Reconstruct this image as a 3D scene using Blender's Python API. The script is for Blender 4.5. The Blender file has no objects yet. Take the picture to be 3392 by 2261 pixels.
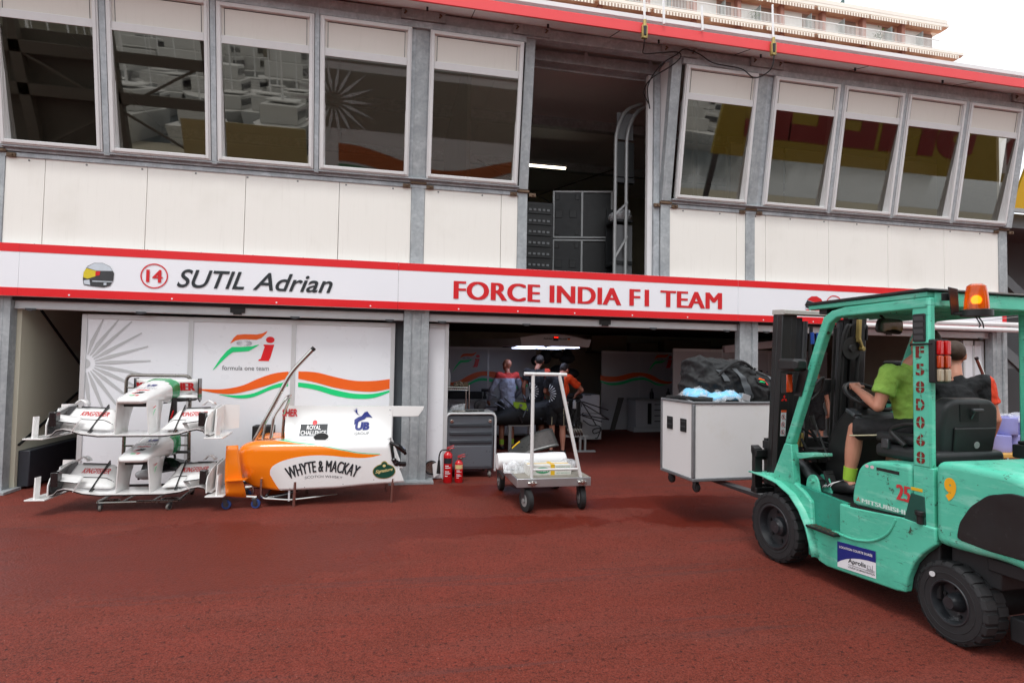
import bpy, bmesh, math, random
from mathutils import Vector, Matrix, Euler, noise as mnoise
from mathutils.bvhtree import BVHTree
random.seed(7)
R = math.radians
scene = bpy.context.scene
COL = scene.collection
PI = math.pi

# ------------------------------------------------------------------ materials
def lin(h):
    if isinstance(h, (tuple, list)): return tuple(h[:3]) + (1,)
    h = h.lstrip('#'); c = [int(h[i:i+2], 16)/255 for i in (0, 2, 4)]
    return tuple(x/12.92 if x <= .04045 else ((x+.055)/1.055)**2.4 for x in c) + (1,)

class NT:
    def __init__(s, name):
        s.m = bpy.data.materials.new(name); s.m.use_nodes = True
        s.t = s.m.node_tree; s.n = s.t.nodes; s.l = s.t.links
        s.b = s.n['Principled BSDF']; s._tc = None
    def tc(s):
        if not s._tc: s._tc = s.n.new('ShaderNodeTexCoord')
        return s._tc.outputs['Object']
    def link(s, a, b): s.l.new(a, b)
    def map(s, scale=(1, 1, 1), rot=(0, 0, 0), src=None):
        n = s.n.new('ShaderNodeMapping'); n.inputs['Scale'].default_value = scale; n.inputs['Rotation'].default_value = rot
        s.link(src or s.tc(), n.inputs['Vector']); return n.outputs[0]
    def noise(s, scale, detail=4, rough=.55, vec=None, dist=0):
        n = s.n.new('ShaderNodeTexNoise'); n.inputs['Scale'].default_value = scale; n.inputs['Detail'].default_value = detail
        n.inputs['Roughness'].default_value = rough; n.inputs['Distortion'].default_value = dist
        s.link(vec or s.tc(), n.inputs['Vector']); return n.outputs['Fac']
    def voro(s, scale, vec=None, out='Distance', feat='F1'):
        n = s.n.new('ShaderNodeTexVoronoi'); n.inputs['Scale'].default_value = scale; n.feature = feat
        s.link(vec or s.tc(), n.inputs['Vector']); return n.outputs[out]
    def ramp(s, fac, stops):
        n = s.n.new('ShaderNodeValToRGB'); e = n.color_ramp.elements
        while len(e) < len(stops): e.new(.5)
        for el, (p, c) in zip(e, stops):
            el.position = p; el.color = (c, c, c, 1) if isinstance(c, (int, float)) else lin(c)
        s.link(fac, n.inputs[0]); return n.outputs[0]
    def mix(s, fac, a, b, mode='MIX'):
        n = s.n.new('ShaderNodeMix'); n.data_type = 'RGBA'; n.blend_type = mode
        for i, v in ((0, fac), (6, a), (7, b)):
            if hasattr(v, 'node'): s.link(v, n.inputs[i])
            elif i == 0: n.inputs[0].default_value = v
            else: n.inputs[i].default_value = lin(v)
        return n.outputs[2]
    def math(s, op, a, b=None, clamp=False):
        n = s.n.new('ShaderNodeMath'); n.operation = op; n.use_clamp = clamp
        for i, v in ((0, a), (1, b)):
            if v is None: continue
            if hasattr(v, 'node'): s.link(v, n.inputs[i])
            else: n.inputs[i].default_value = v
        return n.outputs[0]
    def sep(s, vec=None):
        n = s.n.new('ShaderNodeSeparateXYZ'); s.link(vec or s.tc(), n.inputs[0]); return n.outputs
    def curve(s, val, pts, lo, hi):
        # piecewise-linear function of val over [lo,hi] through (x, y)
        mr = s.n.new('ShaderNodeMapRange'); mr.inputs[1].default_value = lo; mr.inputs[2].default_value = hi
        s.link(val, mr.inputs[0])
        y0 = min(p[1] for p in pts); y1 = max(p[1] for p in pts)
        fc = s.n.new('ShaderNodeFloatCurve'); c = fc.mapping.curves[0]
        P = sorted(((x-lo)/(hi-lo), (y-y0)/(y1-y0)) for x, y in pts)
        while len(c.points) < len(P): c.points.new(.5, .5)
        for q, (a, b) in zip(c.points, P): q.location = (a, b)
        fc.mapping.update(); s.link(mr.outputs[0], fc.inputs['Value'])
        return s.math('ADD', s.math('MULTIPLY', fc.outputs[0], y1-y0), y0)
    def bump(s, h, strength=.3, dist=.01):
        n = s.n.new('ShaderNodeBump'); n.inputs['Strength'].default_value = strength; n.inputs['Distance'].default_value = dist
        s.link(h, n.inputs['Height']); s.link(n.outputs[0], s.b.inputs['Normal']); return n
    def set(s, **k):
        for a, v in k.items():
            i = s.b.inputs[a.replace('_', ' ')]
            if hasattr(v, 'node'): s.link(v, i)
            else: i.default_value = lin(v) if isinstance(v, str) or (isinstance(v, tuple) and len(v) == 3) else v
        return s

MATS = {}
def mat(name, col='808080', rough=.5, metal=0, var=.08, scale=6, bump=0, bscale=40, spec=None, coat=0, emit=None, estr=0, rvar=.1, grime=0):
    if name in MATS: return MATS[name]
    t = NT(name); c = lin(col)
    n = t.noise(scale, 5, .6)
    base = t.mix(n, tuple(x*(1-var) for x in c[:3]), tuple(min(1, x*(1+var)) for x in c[:3]))
    if grime:
        g = t.ramp(t.noise(scale*2.3, 8, .7), [(.5, 0), (.75, grime)])
        base = t.mix(g, base, tuple(x*.35 for x in c[:3]))
    t.set(Base_Color=base, Metallic=metal)
    r = t.math('ADD', t.math('MULTIPLY', t.math('SUBTRACT', t.noise(scale*3, 3), .5), rvar*2), rough, True)
    t.set(Roughness=r)
    if spec is not None: t.set(Specular_IOR_Level=spec)
    if coat: t.set(Coat_Weight=coat, Coat_Roughness=.06)
    if bump: t.bump(t.noise(bscale, 4), bump, .004)
    if emit: t.set(Emission_Color=emit, Emission_Strength=estr)
    MATS[name] = t.m; return t.m

def galvanised(name, col, dark):
    t = NT(name)
    v = t.voro(26, out='Color'); sv = t.sep(v)[0]
    n = t.noise(5, 6, .65); st = t.noise(3, 5, .6, t.map((6, 6, .7)))
    a = t.mix(t.math('MULTIPLY', sv, .5), col, dark)
    a = t.mix(t.ramp(n, [(.35, 0), (.7, .75)]), a, dark)
    a = t.mix(t.ramp(st, [(.55, 0), (.8, .5)]), a, 'c9cccd')
    t.set(Base_Color=a, Metallic=.15, Roughness=t.ramp(n, [(.3, .42), (.7, .62)]))
    t.bump(t.noise(60, 3), .06, .003)
    MATS[name] = t.m; return t.m

def cladding(name, col):
    t = NT(name); o = t.sep()
    rib = t.math('SINE', t.math('MULTIPLY', o[0], 2*PI/.1)); rib = t.ramp(rib, [(.0, 0), (.12, 1)])
    rib = t.math('ABSOLUTE', t.math('SINE', t.math('MULTIPLY', o[0], PI/.1)))
    ribm = t.ramp(rib, [(.0, 0), (.1, 1)])
    st = t.noise(4, 6, .65, t.map((5, 5, .35)))
    blot = t.noise(1.1, 4, .6)
    c = t.mix(t.ramp(st, [(.56, 0), (.9, .35)]), col, 'c4bfb4')
    c = t.mix(t.ramp(blot, [(.55, 0), (.8, .3)]), c, 'cfcbc0')
    c = t.mix(ribm, t.mix(.05, c, '9a978f'), c)
    t.set(Base_Color=c, Roughness=.42); t.bump(ribm, .12, .003)
    MATS[name] = t.m; return t.m

def chipped(name, col, dark, worn=.5, rust='4a2a18', light=None):
    # worn paint: sun-faded areas, scratches, chips down to primer and rust on the edges, grime low down
    t = NT(name); o = t.sep()
    big = t.noise(1.7, 5, .6)
    c = t.mix(t.ramp(big, [(.35, 0), (.65, .7)]), col, dark)
    if light: c = t.mix(t.ramp(t.noise(4, 6, .7, t.map((1, .6, 3))), [(.52, 0), (.75, .55)]), c, light)
    gr = t.ramp(t.math('ADD', t.math('MULTIPLY', o[2], -1.1), t.noise(5, 7, .7)), [(.12, 0), (.55, .55*worn)])
    c = t.mix(gr, c, tuple(x*.28 for x in lin(dark)[:3]))
    scr = t.ramp(t.noise(7, 9, .75, t.map((1, 1, 8))), [(.59, 0), (.63, worn*.6)])
    c = t.mix(scr, c, tuple(x*.22 for x in lin(dark)[:3]))
    chip = t.ramp(t.noise(13, 10, .80), [(.598, 0), (.618, worn)])
    c = t.mix(chip, c, rust)
    t.set(Base_Color=c, Roughness=t.ramp(t.noise(6, 6), [(.3, .32), (.7, .55)]), Coat_Weight=.1, Coat_Roughness=.2)
    t.bump(t.math('SUBTRACT', t.noise(3, 3), t.math('MULTIPLY', chip, .3)), .15, .006)
    MATS[name] = t.m; return t.m

def glass_pane(name, tint=(.30, .29, .26), ior=1.75):
    t = NT(name); n = t.n
    tr = n.new('ShaderNodeBsdfTransparent'); tr.inputs[0].default_value = tint+(1,)
    gl = n.new('ShaderNodeBsdfGlossy'); gl.inputs['Roughness'].default_value = .015; gl.inputs[0].default_value = (.92, .88, .80, 1)
    bm_ = n.new('ShaderNodeBump'); bm_.inputs['Strength'].default_value = .012; bm_.inputs['Distance'].default_value = .02
    t.link(t.noise(1.3, 2), bm_.inputs['Height']); t.link(bm_.outputs[0], gl.inputs['Normal'])
    fr = n.new('ShaderNodeFresnel'); fr.inputs[0].default_value = ior
    mx = n.new('ShaderNodeMixShader'); t.link(fr.outputs[0], mx.inputs[0]); t.link(tr.outputs[0], mx.inputs[1]); t.link(gl.outputs[0], mx.inputs[2])
    t.link(mx.outputs[0], n['Material Output'].inputs[0]); MATS[name] = t.m; return t.m

def film(name, col=(.9, .93, .96), alpha=.35):
    # wrinkled clear plastic wrap
    t = NT(name); n = t.n
    tr = n.new('ShaderNodeBsdfTransparent')
    t.set(Base_Color=tuple(col), Roughness=.18, Specular_IOR_Level=.8)
    t.bump(t.noise(22, 6, .65, dist=.6), .8, .02)
    mx = n.new('ShaderNodeMixShader'); f = t.ramp(t.noise(16, 6, .7), [(.35, alpha*.4), (.7, min(1, alpha*1.7))])
    t.link(f, mx.inputs[0]); t.link(tr.outputs[0], mx.inputs[1]); t.link(t.b.outputs[0], mx.inputs[2])
    t.link(mx.outputs[0], n['Material Output'].inputs[0]); MATS[name] = t.m; return t.m

# ------------------------------------------------------------------ mesh builder
def sub(a, b): return (a[0]-b[0], a[1]-b[1], a[2]-b[2])
class MB:
    def __init__(s, M=None): s.v = []; s.f = []; s.m = []; s.M = M
    def add(s, v, f, m=0):
        b = len(s.v)
        s.v += [tuple(s.M @ Vector(p)) for p in v] if s.M else [tuple(p) for p in v]
        s.f += [[i+b for i in q] for q in f]; s.m += [m]*len(f); return s
    def box(s, x0, x1, y0, y1, z0, z1, m=0):
        v = [(x0, y0, z0), (x1, y0, z0), (x1, y1, z0), (x0, y1, z0), (x0, y0, z1), (x1, y0, z1), (x1, y1, z1), (x0, y1, z1)]
        return s.add(v, [(3, 2, 1, 0), (4, 5, 6, 7), (0, 1, 5, 4), (1, 2, 6, 5), (2, 3, 7, 6), (3, 0, 4, 7)], m)
    def cbox(s, c, d, rot=(0, 0, 0), m=0):
        E = Euler(rot).to_matrix(); C = Vector(c)
        v = [C + E @ Vector((sx*d[0]/2, sy*d[1]/2, sz*d[2]/2)) for sz in (-1, 1) for sx, sy in ((-1, -1), (1, -1), (1, 1), (-1, 1))]
        return s.add(v, [(3, 2, 1, 0), (4, 5, 6, 7), (0, 1, 5, 4), (1, 2, 6, 5), (2, 3, 7, 6), (3, 0, 4, 7)], m)
    def bar(s, p0, p1, w, h, m=0, up=(0, 0, 1)):
        # square bar between two points, w sideways, h along up
        a, b = Vector(p0), Vector(p1); d = (b-a).normalized(); u = Vector(up)
        if abs(d.dot(u)) > .98: u = Vector((0, 1, 0))
        x = d.cross(u).normalized(); u = x.cross(d)
        v = [p + x*(sx*w/2) + u*(su*h/2) for p in (a, b) for sx, su in ((-1, -1), (1, -1), (1, 1), (-1, 1))]
        return s.add(v, [(3, 2, 1, 0), (4, 5, 6, 7), (0, 1, 5, 4), (1, 2, 6, 5), (2, 3, 7, 6), (3, 0, 4, 7)], m)
    def tube(s, pts, r, n=10, m=0, closed=False, caps=True):
        P = [Vector(p) for p in pts]; rs = r if isinstance(r, (list, tuple)) else [r]*len(P)
        N = len(P); rings = []; u = None
        if len(rs) != N:
            q = rs; rs = [q[min(len(q)-1, int(i*(len(q)-1)/max(1, N-1)+.5))] for i in range(N)]
        for i, p in enumerate(P):
            if closed: d = (P[(i+1) % N]-P[i-1])
            else: d = (P[min(i+1, N-1)]-P[max(i-1, 0)])
            d.normalize()
            if u is None:
                u = d.orthogonal().normalized()
            else:
                u = (u - d*u.dot(d))
                u = u.normalized() if u.length > 1e-6 else d.orthogonal().normalized()
            w = d.cross(u)
            rings.append([p + (u*math.cos(2*PI*k/n) + w*math.sin(2*PI*k/n))*rs[i] for k in range(n)])
        return s.loft(rings, m, caps and not closed, wrap=closed)
    def loft(s, rings, m=0, caps=True, wrap=False, open_ring=False):
        n = len(rings[0]); v = [p for r in rings for p in r]; f = []
        R_ = len(rings)
        for i in range(R_ if wrap else R_-1):
            j = (i+1) % R_
            for k in range(n-1 if open_ring else n):
                l = (k+1) % n
                f.append((i*n+k, i*n+l, j*n+l, j*n+k))
        if caps: f.append(tuple(range(n-1, -1, -1))); f.append(tuple((R_-1)*n+k for k in range(n)))
        return s.add(v, f, m)
    def cyl(s, p0, p1, r0, r1=None, n=20, m=0, caps=True):
        return s.tube([p0, p1], [r0, r0 if r1 is None else r1], n, m, caps=caps)
    def prism(s, poly, ax, a, b, m=0):
        def pt(q, t): return {'x': (t, q[0], q[1]), 'y': (q[0], t, q[1]), 'z': (q[0], q[1], t)}[ax]
        n = len(poly); v = [pt(q, a) for q in poly] + [pt(q, b) for q in poly]
        f = [tuple(range(n-1, -1, -1)), tuple(range(n, 2*n))] + [(k, (k+1) % n, n+(k+1) % n, n+k) for k in range(n)]
        return s.add(v, f, m)
    def lathe(s, prof, o, d, n=24, m=0, closed=False, caps=True):
        # prof: (r, h) along axis d from o
        o = Vector(o); d = Vector(d).normalized(); u = d.orthogonal().normalized(); w = d.cross(u)
        rings = [[o + d*h + (u*math.cos(2*PI*k/n)+w*math.sin(2*PI*k/n))*max(r, 1e-4) for k in range(n)] for r, h in prof]
        return s.loft(rings, m, caps and not closed, wrap=closed)
    def ell(s, c, rx, ry, rz, n=14, k=9, m=0, rot=(0, 0, 0)):
        E = Euler(rot).to_matrix(); C = Vector(c); rings = []
        for i in range(k+1):
            a = -PI/2 + PI*i/k; cr = max(math.cos(a), 1e-3)
            rings.append([C + E @ Vector((rx*cr*math.cos(2*PI*j/n), ry*cr*math.sin(2*PI*j/n), rz*math.sin(a))) for j in range(n)])
        return s.loft(rings, m, True)
    def poly(s, pts, m=0): return s.add(pts, [tuple(range(len(pts)))], m)
    def strip(s, top, bot, m=0):
        n = len(top); return s.add(list(top)+list(bot), [(i, i+1, n+i+1, n+i) for i in range(n-1)], m)
    def grid(s, fn, nu, nv, m=0):
        v = [fn(i/nu, j/nv) for j in range(nv+1) for i in range(nu+1)]
        f = [(j*(nu+1)+i, j*(nu+1)+i+1, (j+1)*(nu+1)+i+1, (j+1)*(nu+1)+i) for j in range(nv) for i in range(nu)]
        return s.add(v, f, m)
    def build(s, name, mats, parent=None, bevel=0, smooth=35, solid=0, subsurf=0, seg=2, fixn=True, local=False):
        if not isinstance(mats, (list, tuple)): mats = [mats]
        me = bpy.data.meshes.new(name); me.from_pydata(s.v, [], s.f)
        for q in mats: me.materials.append(q)
        me.polygons.foreach_set('material_index', s.m)
        if fixn:
            b = bmesh.new(); b.from_mesh(me); bmesh.ops.recalc_face_normals(b, faces=b.faces); b.to_mesh(me); b.free()
        if smooth:
            me.polygons.foreach_set('use_smooth', [True]*len(me.polygons))
            me.set_sharp_from_angle(angle=R(smooth))
        me.update()
        o = bpy.data.objects.new(name, me); COL.objects.link(o)
        if parent:
            o.parent = parent
            if not local: o.matrix_parent_inverse = world_of(parent).inverted()
        if solid:
            q = o.modifiers.new('thickness', 'SOLIDIFY'); q.thickness = solid; q.offset = 0
        if bevel:
            q = o.modifiers.new('bevel', 'BEVEL'); q.width = bevel; q.segments = seg; q.limit_method = 'ANGLE'; q.angle_limit = R(40)
        if subsurf:
            q = o.modifiers.new('subdivision', 'SUBSURF'); q.levels = subsurf; q.render_levels = subsurf
        return o

def world_of(o):
    M = Matrix.Translation(o.location) @ o.rotation_euler.to_matrix().to_4x4()
    if o.parent: M = world_of(o.parent) @ o.matrix_parent_inverse @ M
    return M
def tag(o, label, cat, group=None, kind=None):
    o['label'] = label; o['category'] = cat
    if group: o['group'] = group
    if kind: o['kind'] = kind
    return o
def thing(name, label, cat, loc=(0, 0, 0), rotz=0, group=None):
    o = bpy.data.objects.new(name, None); COL.objects.link(o); o.empty_display_size = .2
    o.location = loc; o.rotation_euler = (0, 0, rotz); return tag(o, label, cat, group)
def dup(o, loc, label, group=None, rotz=None):
    c = o.copy(); COL.objects.link(c); c.location = loc
    if rotz is not None: c.rotation_euler = (0, 0, rotz)
    c['label'] = label
    if group: c['group'] = group
    def kids(a, b):
        for ch in [q for q in bpy.data.objects if q.parent == a]:
            d = ch.copy(); COL.objects.link(d); d.parent = b; d.matrix_parent_inverse = ch.matrix_parent_inverse.copy(); kids(ch, d)
    kids(o, c); return c

_T = {}
def text2d(s, shear=0, bold=0, space=1.0):
    k = (s, shear, bold, space)
    if k in _T: return _T[k]
    cu = bpy.data.curves.new('lettering', 'FONT'); cu.body = s; cu.size = 1; cu.shear = shear; cu.offset = bold; cu.space_character = space
    cu.resolution_u = 6; cu.fill_mode = 'FRONT' if False else 'BOTH'
    o = bpy.data.objects.new('lettering', cu); COL.objects.link(o)
    dg = bpy.context.evaluated_depsgraph_get(); me = o.evaluated_get(dg).to_mesh()
    v = [(p.co.x, p.co.y) for p in me.vertices]; f = [tuple(q.vertices) for q in me.polygons]
    o.evaluated_get(dg).to_mesh_clear(); bpy.data.objects.remove(o); bpy.data.curves.remove(cu)
    x0 = min(p[0] for p in v); x1 = max(p[0] for p in v); y0 = min(p[1] for p in v); y1 = max(p[1] for p in v)
    v = [((a-x0)/(x1-x0), (b-y0)/(y1-y0)) for a, b in v]
    _T[k] = (v, f); return _T[k]
def text_into(mb, s, fn, u0, u1, v0, v1, shear=0, bold=0, space=1.0, m=0):
    v, f = text2d(s, shear, bold, space)
    mb.add([fn(u0+(u1-u0)*a, v0+(v1-v0)*b) for a, b in v], f, m); return mb
def heavy(m, s, fo, u0, u1, v0, v1, w, shear=0, space=1.0, n=5):
    # fo(off) gives the surface function lifted by off; strikes are stacked 0.3 mm apart
    for i in range(n):
        d = (i-(n-1)/2)*w/(n-1); text_into(m, s, (lambda u, v, f=fo(.0003*i), d=d: f(u+d, v)), u0+w/2, u1-w/2, v0, v1, shear, 0, space)
    return m
def lift(y): return lambda off: front(y-off)
def front(y): return lambda u, v: (u, y, v)      # a sheet facing -Y

def bez(pts, n=8):
    # smooth Catmull-Rom through points
    out = []; P = [Vector(p) for p in pts]
    for i in range(len(P)-1):
        a, b, c, d = P[max(i-1, 0)], P[i], P[i+1], P[min(i+2, len(P)-1)]
        for k in range(n):
            t = k/n; out.append(tuple(.5*((2*b)+(c-a)*t+(2*a-5*b+4*c-d)*t*t+(3*b-a-3*c+d)*t**3)))
    out.append(tuple(P[-1])); return out
def fillet(pts, r, n=6):
    # round the inner corners of a polyline
    P = [Vector(p) for p in pts]; out = [P[0]]
    for i in range(1, len(P)-1):
        a = (P[i-1]-P[i]); b = (P[i+1]-P[i]); ra = min(r, a.length*.48, b.length*.48)
        p, q = P[i]+a.normalized()*ra, P[i]+b.normalized()*ra
        for k in range(n+1):
            t = k/n; out.append(p*(1-t)**2 + P[i]*2*t*(1-t) + q*t*t)
    out.append(P[-1]); return [tuple(x) for x in out]

def lerp(a, b, t): return a+(b-a)*t
# shared materials
galvanised('galvanised_steel', 'b2b7b9', '888e92')
galvanised('galvanised_beam', 'bec4c8', '8f969b')
G = MATS['galvanised_steel']; GB = MATS['galvanised_beam']
CLAD = cladding('white_cladding', 'edebe4')
ALU = mat('brushed_aluminium', 'b4b8bb', .34, .75, .1, 8)
ALUM = mat('matt_aluminium', 'a6a8a8', .5, .45, .12, 8)
CHROME = mat('polished_steel', 'c4c2bd', .16, 1, .06, 5, rvar=.05)
STEEL = mat('dark_steel', '55575a', .4, .7, .15, 10)
WHITEM = mat('white_frame_metal', 'dcdcdc', .4, 0, .04, 5, grime=.08)
WHITE = mat('white_paint', 'e9e9e9', .35, 0, .03, 4)
WGLOSS = mat('white_gloss_paint', 'f0f0ee', .16, 0, .02, 3, coat=.6)
RED = mat('red_vinyl', 'e0121c', .35, 0, .06, 2)
FASC = mat('red_fascia_paint', 'e8464a', .5, 0, .08, 1.5)
BLACK = mat('black_plastic', '1b1c1d', .45, 0, .15, 8)
BLACKM = mat('matt_black', '121314', .7, 0, .2, 10)
CARBON = mat('carbon_fibre', '17181a', .25, 0, .2, 60, coat=.5)
RUBBER = mat('black_rubber', '232425', .75, 0, .25, 12, bump=.15, bscale=60, grime=.4)
DARKTXT = mat('dark_lettering', '20262b', .5, 0, .05)
REDTXT = mat('red_lettering', 'd3131c', .4, 0, .05)
ORANGE = mat('orange_print', 'f26312', .4, 0, .04)
GREENP = mat('green_print', '0fd47c', .4, 0, .04)
GREYP = mat('grey_print', 'bdbfc0', .45, 0, .03)
DGREYP = mat('dark_grey_print', '6b6d70', .45, 0, .03)
NAVY = mat('navy_print', '1c2a7c', .4, 0, .05)
PANELW = mat('white_display_panel', 'eceef2', .3, 0, .015, 2)
PANELF = mat('panel_frame_aluminium', 'cfd0d1', .4, .25, .04, 5)
# ------------------------------------------------------------------ people
FO = Vector((3.829, 4.354, 0)); FR = R(2.5)
SKIN = mat('skin', 'c68a72', .5, 0, .07, 9); SKIN2 = mat('skin_tanned', '9c6650', .5, 0, .07, 9)
HAIRB = mat('brown_hair', '3d2c20', .7, 0, .3, 40, bump=.6, bscale=70); HAIRD = mat('dark_hair', '1f1813', .7, 0, .3, 40, bump=.6, bscale=70); STUB = mat('cropped_grey_hair', '6b5a4e', .7, 0, .15, 60)
SHOEB = mat('black_shoe', '1d1e1f', .5, 0, .2, 9); SOCKG = mat('lime_sock', '9ac43a', .8, 0, .1, 20); EYEW = mat('eye', '2a1f1a', .2)
SHORTB = mat('black_shorts_cloth', '17181a', .8, 0, .2, 8, bump=.25, bscale=30); TRIM = mat('cream_trim', 'cfc8a8', .6)
def cloth(name, base, side=None, side_x=None, yoke=None, yoke_z=None, burst=None, sign=1):
    t = NT(name); o = t.sep(); n = t.noise(7, 5, .6); c = t.mix(t.ramp(n, [(.3, 0), (.7, 1)]), tuple(x*.82 for x in lin(base)[:3]), base)
    if side: c = t.mix(t.math('GREATER_THAN', t.math('MULTIPLY', o[0], sign), side_x), c, side)
    if yoke: c = t.mix(t.math('GREATER_THAN', o[2], yoke_z), c, yoke)
    if burst:
        cx, cz, r0, r1 = burst; dx = t.math('SUBTRACT', o[0], cx); dz = t.math('SUBTRACT', o[2], cz)
        rad = t.math('POWER', t.math('ADD', t.math('MULTIPLY', dx, dx), t.math('MULTIPLY', dz, dz)), .5)
        ang = t.math('ARCTAN2', dz, dx); ray = t.math('GREATER_THAN', t.math('COSINE', t.math('MULTIPLY', ang, 20)), .55)
        k = t.math('MULTIPLY', ray, t.math('MULTIPLY', t.math('GREATER_THAN', rad, r0), t.math('LESS_THAN', rad, r1))); k = t.math('MULTIPLY', k, t.math('LESS_THAN', o[1], .02)); c = t.mix(k, c, 'd8d8d4')
    t.set(Base_Color=c, Roughness=.85); t.bump(t.math('ADD', t.noise(9, 5, .6, t.map((1, 1, .6)), dist=.8), t.math('MULTIPLY', t.noise(160, 2), .08)), .6, .03); return t.m
def remesh(mb, name, mats, parent, vox=.012, it=3, wr=0):
    o = mb.build(name, mats, parent, local=True, smooth=0, fixn=True)
    r = o.modifiers.new('remesh', 'REMESH'); r.mode = 'VOXEL'; r.voxel_size = vox
    s = o.modifiers.new('smooth', 'SMOOTH'); s.factor = .5; s.iterations = it
    dg = bpy.context.evaluated_depsgraph_get(); me = bpy.data.meshes.new_from_object(o.evaluated_get(dg))
    o.modifiers.clear(); old = o.data; o.data = me; bpy.data.meshes.remove(old); me.name = name
    me.materials.clear()
    for q in (mats if isinstance(mats, (list, tuple)) else [mats]): me.materials.append(q)
    if wr:
        co = [v.co.copy() for v in me.vertices]; no = [v.normal.copy() for v in me.vertices]
        me.vertices.foreach_set('co', [q for c, n in zip(co, no) for q in c+n*wr*(mnoise.noise(c*14)+.6*mnoise.noise(c*31))])
    me.polygons.foreach_set('use_smooth', [True]*len(me.polygons)); me.update(); return o
def limb(m, a, b, ra, rb, mid=None, grow=0):
    a, b = Vector(a), Vector(b); n = 7; pts = []; rs = []
    for i in range(n+1):
        t = i/n; pts.append(a.lerp(b, t)); r = lerp(ra, rb, t)
        if mid: r += mid*math.sin(PI*min(1, t*1.25))
        rs.append(r+grow)
    m.tube(pts, rs, 14); m.ell(a, ra+grow, ra+grow, ra+grow, 14, 8); m.ell(b, rb+grow, rb+grow, rb+grow, 14, 8)
def hand(m, w, d, nrm, side, curl=.7, s=1.0, spread=.0):
    # wrist, finger direction, back-of-hand normal; side = +1 thumb towards d x nrm
    d = Vector(d).normalized(); nrm = Vector(nrm); nrm = (nrm-d*nrm.dot(d)).normalized(); lat = d.cross(nrm)*side; w = Vector(w)
    c = w+d*.05*s
    for q in (-.028, -.01, .01, .028): m.tube([w+lat*q*.6*s, w+d*.088*s+lat*q*s], [.015*s, .0135*s], 8); m.ell(w+d*.088*s+lat*q*s, .0135*s, .0135*s, .0135*s, 8, 6)
    m.ell(c, .03*s, .03*s, .03*s, 10, 7)
    for q, L in ((-.030, .062), (-.010, .076), (.010, .082), (.030, .074)):
        p = w+d*.088*s+lat*q*s; pts = [p]; cd_, cn_ = d.copy(), nrm.copy()
        for k, f in enumerate((.45, .32, .26)):
            a_ = curl*(.75, 1.0, .8)[k]; cd_, cn_ = cd_*math.cos(a_)-cn_*math.sin(a_), cn_*math.cos(a_)+cd_*math.sin(a_)
            p = p+cd_*L*f*s; pts.append(p)
        m.tube(pts, [.0095*s, .009*s, .0085*s, .0075*s], 8)
        m.ell(pts[-1], .0075*s, .0075*s, .0075*s, 8, 5)
        for pp in pts[1:3]: m.ell(pp, .0092*s, .0092*s, .0092*s, 8, 5)
    p0 = w+d*.03*s+lat*.025*s; p1 = p0+(d*.6+lat*.7-nrm*.2).normalized()*.042*s; p2 = p1+(d*.8+lat*.15-nrm*.6*curl).normalized()*.034*s; p3 = p2+(d*.7-lat*.1-nrm*.8*curl).normalized()*.026*s
    m.tube([p0, p1, p2, p3], [.014*s, .012*s, .0105*s, .009*s], 8); m.ell(p3, .009*s, .009*s, .009*s, 8, 5)
def head(m, c, yaw, pitch, s=1.0):
    # c: centre of skull; faces +Y at yaw 0
    E = (Matrix.Rotation(yaw, 3, 'Z') @ Matrix.Rotation(pitch, 3, 'X')); c = Vector(c)
    def P(x, y, z): return c+E @ (Vector((x, y, z))*s)
    def e(p, a, b, d): 
        M_ = Matrix.Translation(P(*p)) @ E.to_4x4(); k = MB(M_); k.ell((0, 0, 0), a*s, b*s, d*s, 18, 12); m.add(k.v, k.f)
    e((0, -.005, .025), .077, .097, .09); e((0, .03, -.05), .058, .062, .062); e((0, .055, -.085), .035, .03, .025)
    e((0, .02, -.02), .068, .075, .08); e((0, .098, -.02), .014, .02, .02); e((0, .09, .0), .01, .015, .03); e((0, .088, -.06), .024, .01, .008)
    e((.03, .083, .022), .022, .012, .008); e((-.03, .083, .022), .022, .012, .008)
    for sx in (-1, 1): e((sx*.078, -.008, -.015), .012, .022, .034); e((sx*.084, -.012, .005), .007, .02, .018)
    return P, E
def hair(t, P, E, mt, s=1.0, vox=.008, crop=.0, c=(0, -.012, .035)):
    m = MB()
    k = MB(Matrix.Translation(P(*c)) @ E.to_4x4()); rr_ = []
    n, kk = 26, 13
    for i in range(kk+1):
        a = -PI/2*.62+(PI/2+PI/2*.62)*i/kk; ring = []
        for j in range(n):
            b = 2*PI*j/n; fr = max(0, math.sin(b)); cr = math.cos(a)
            low = a < .35*fr+.12*fr
            rad = 1.0 if not (fr > .25 and a < .42) else .80
            rad *= 1+.03*mnoise.noise(Vector((math.cos(b)*5, math.sin(b)*5, a*6)))
            ring.append((.0865*cr*math.cos(b)*rad*s, .106*cr*math.sin(b)*rad*s, .098*math.sin(a)*s))
        rr_.append(ring)
    k.loft(rr_); m.add(k.v, k.f); return remesh(m, 'hair', mt, t, vox, 1, .004)
def eyes(t, P, E):
    m = MB()
    for sx in (-1, 1):
        k = MB(Matrix.Translation(P(sx*.031, .088, .004)) @ E.to_4x4()); k.ell((0, 0, 0), .010, .006, .006, 10, 6); m.add(k.v, k.f)
    m.build('eyes', EYEW, t, local=True)
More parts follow.
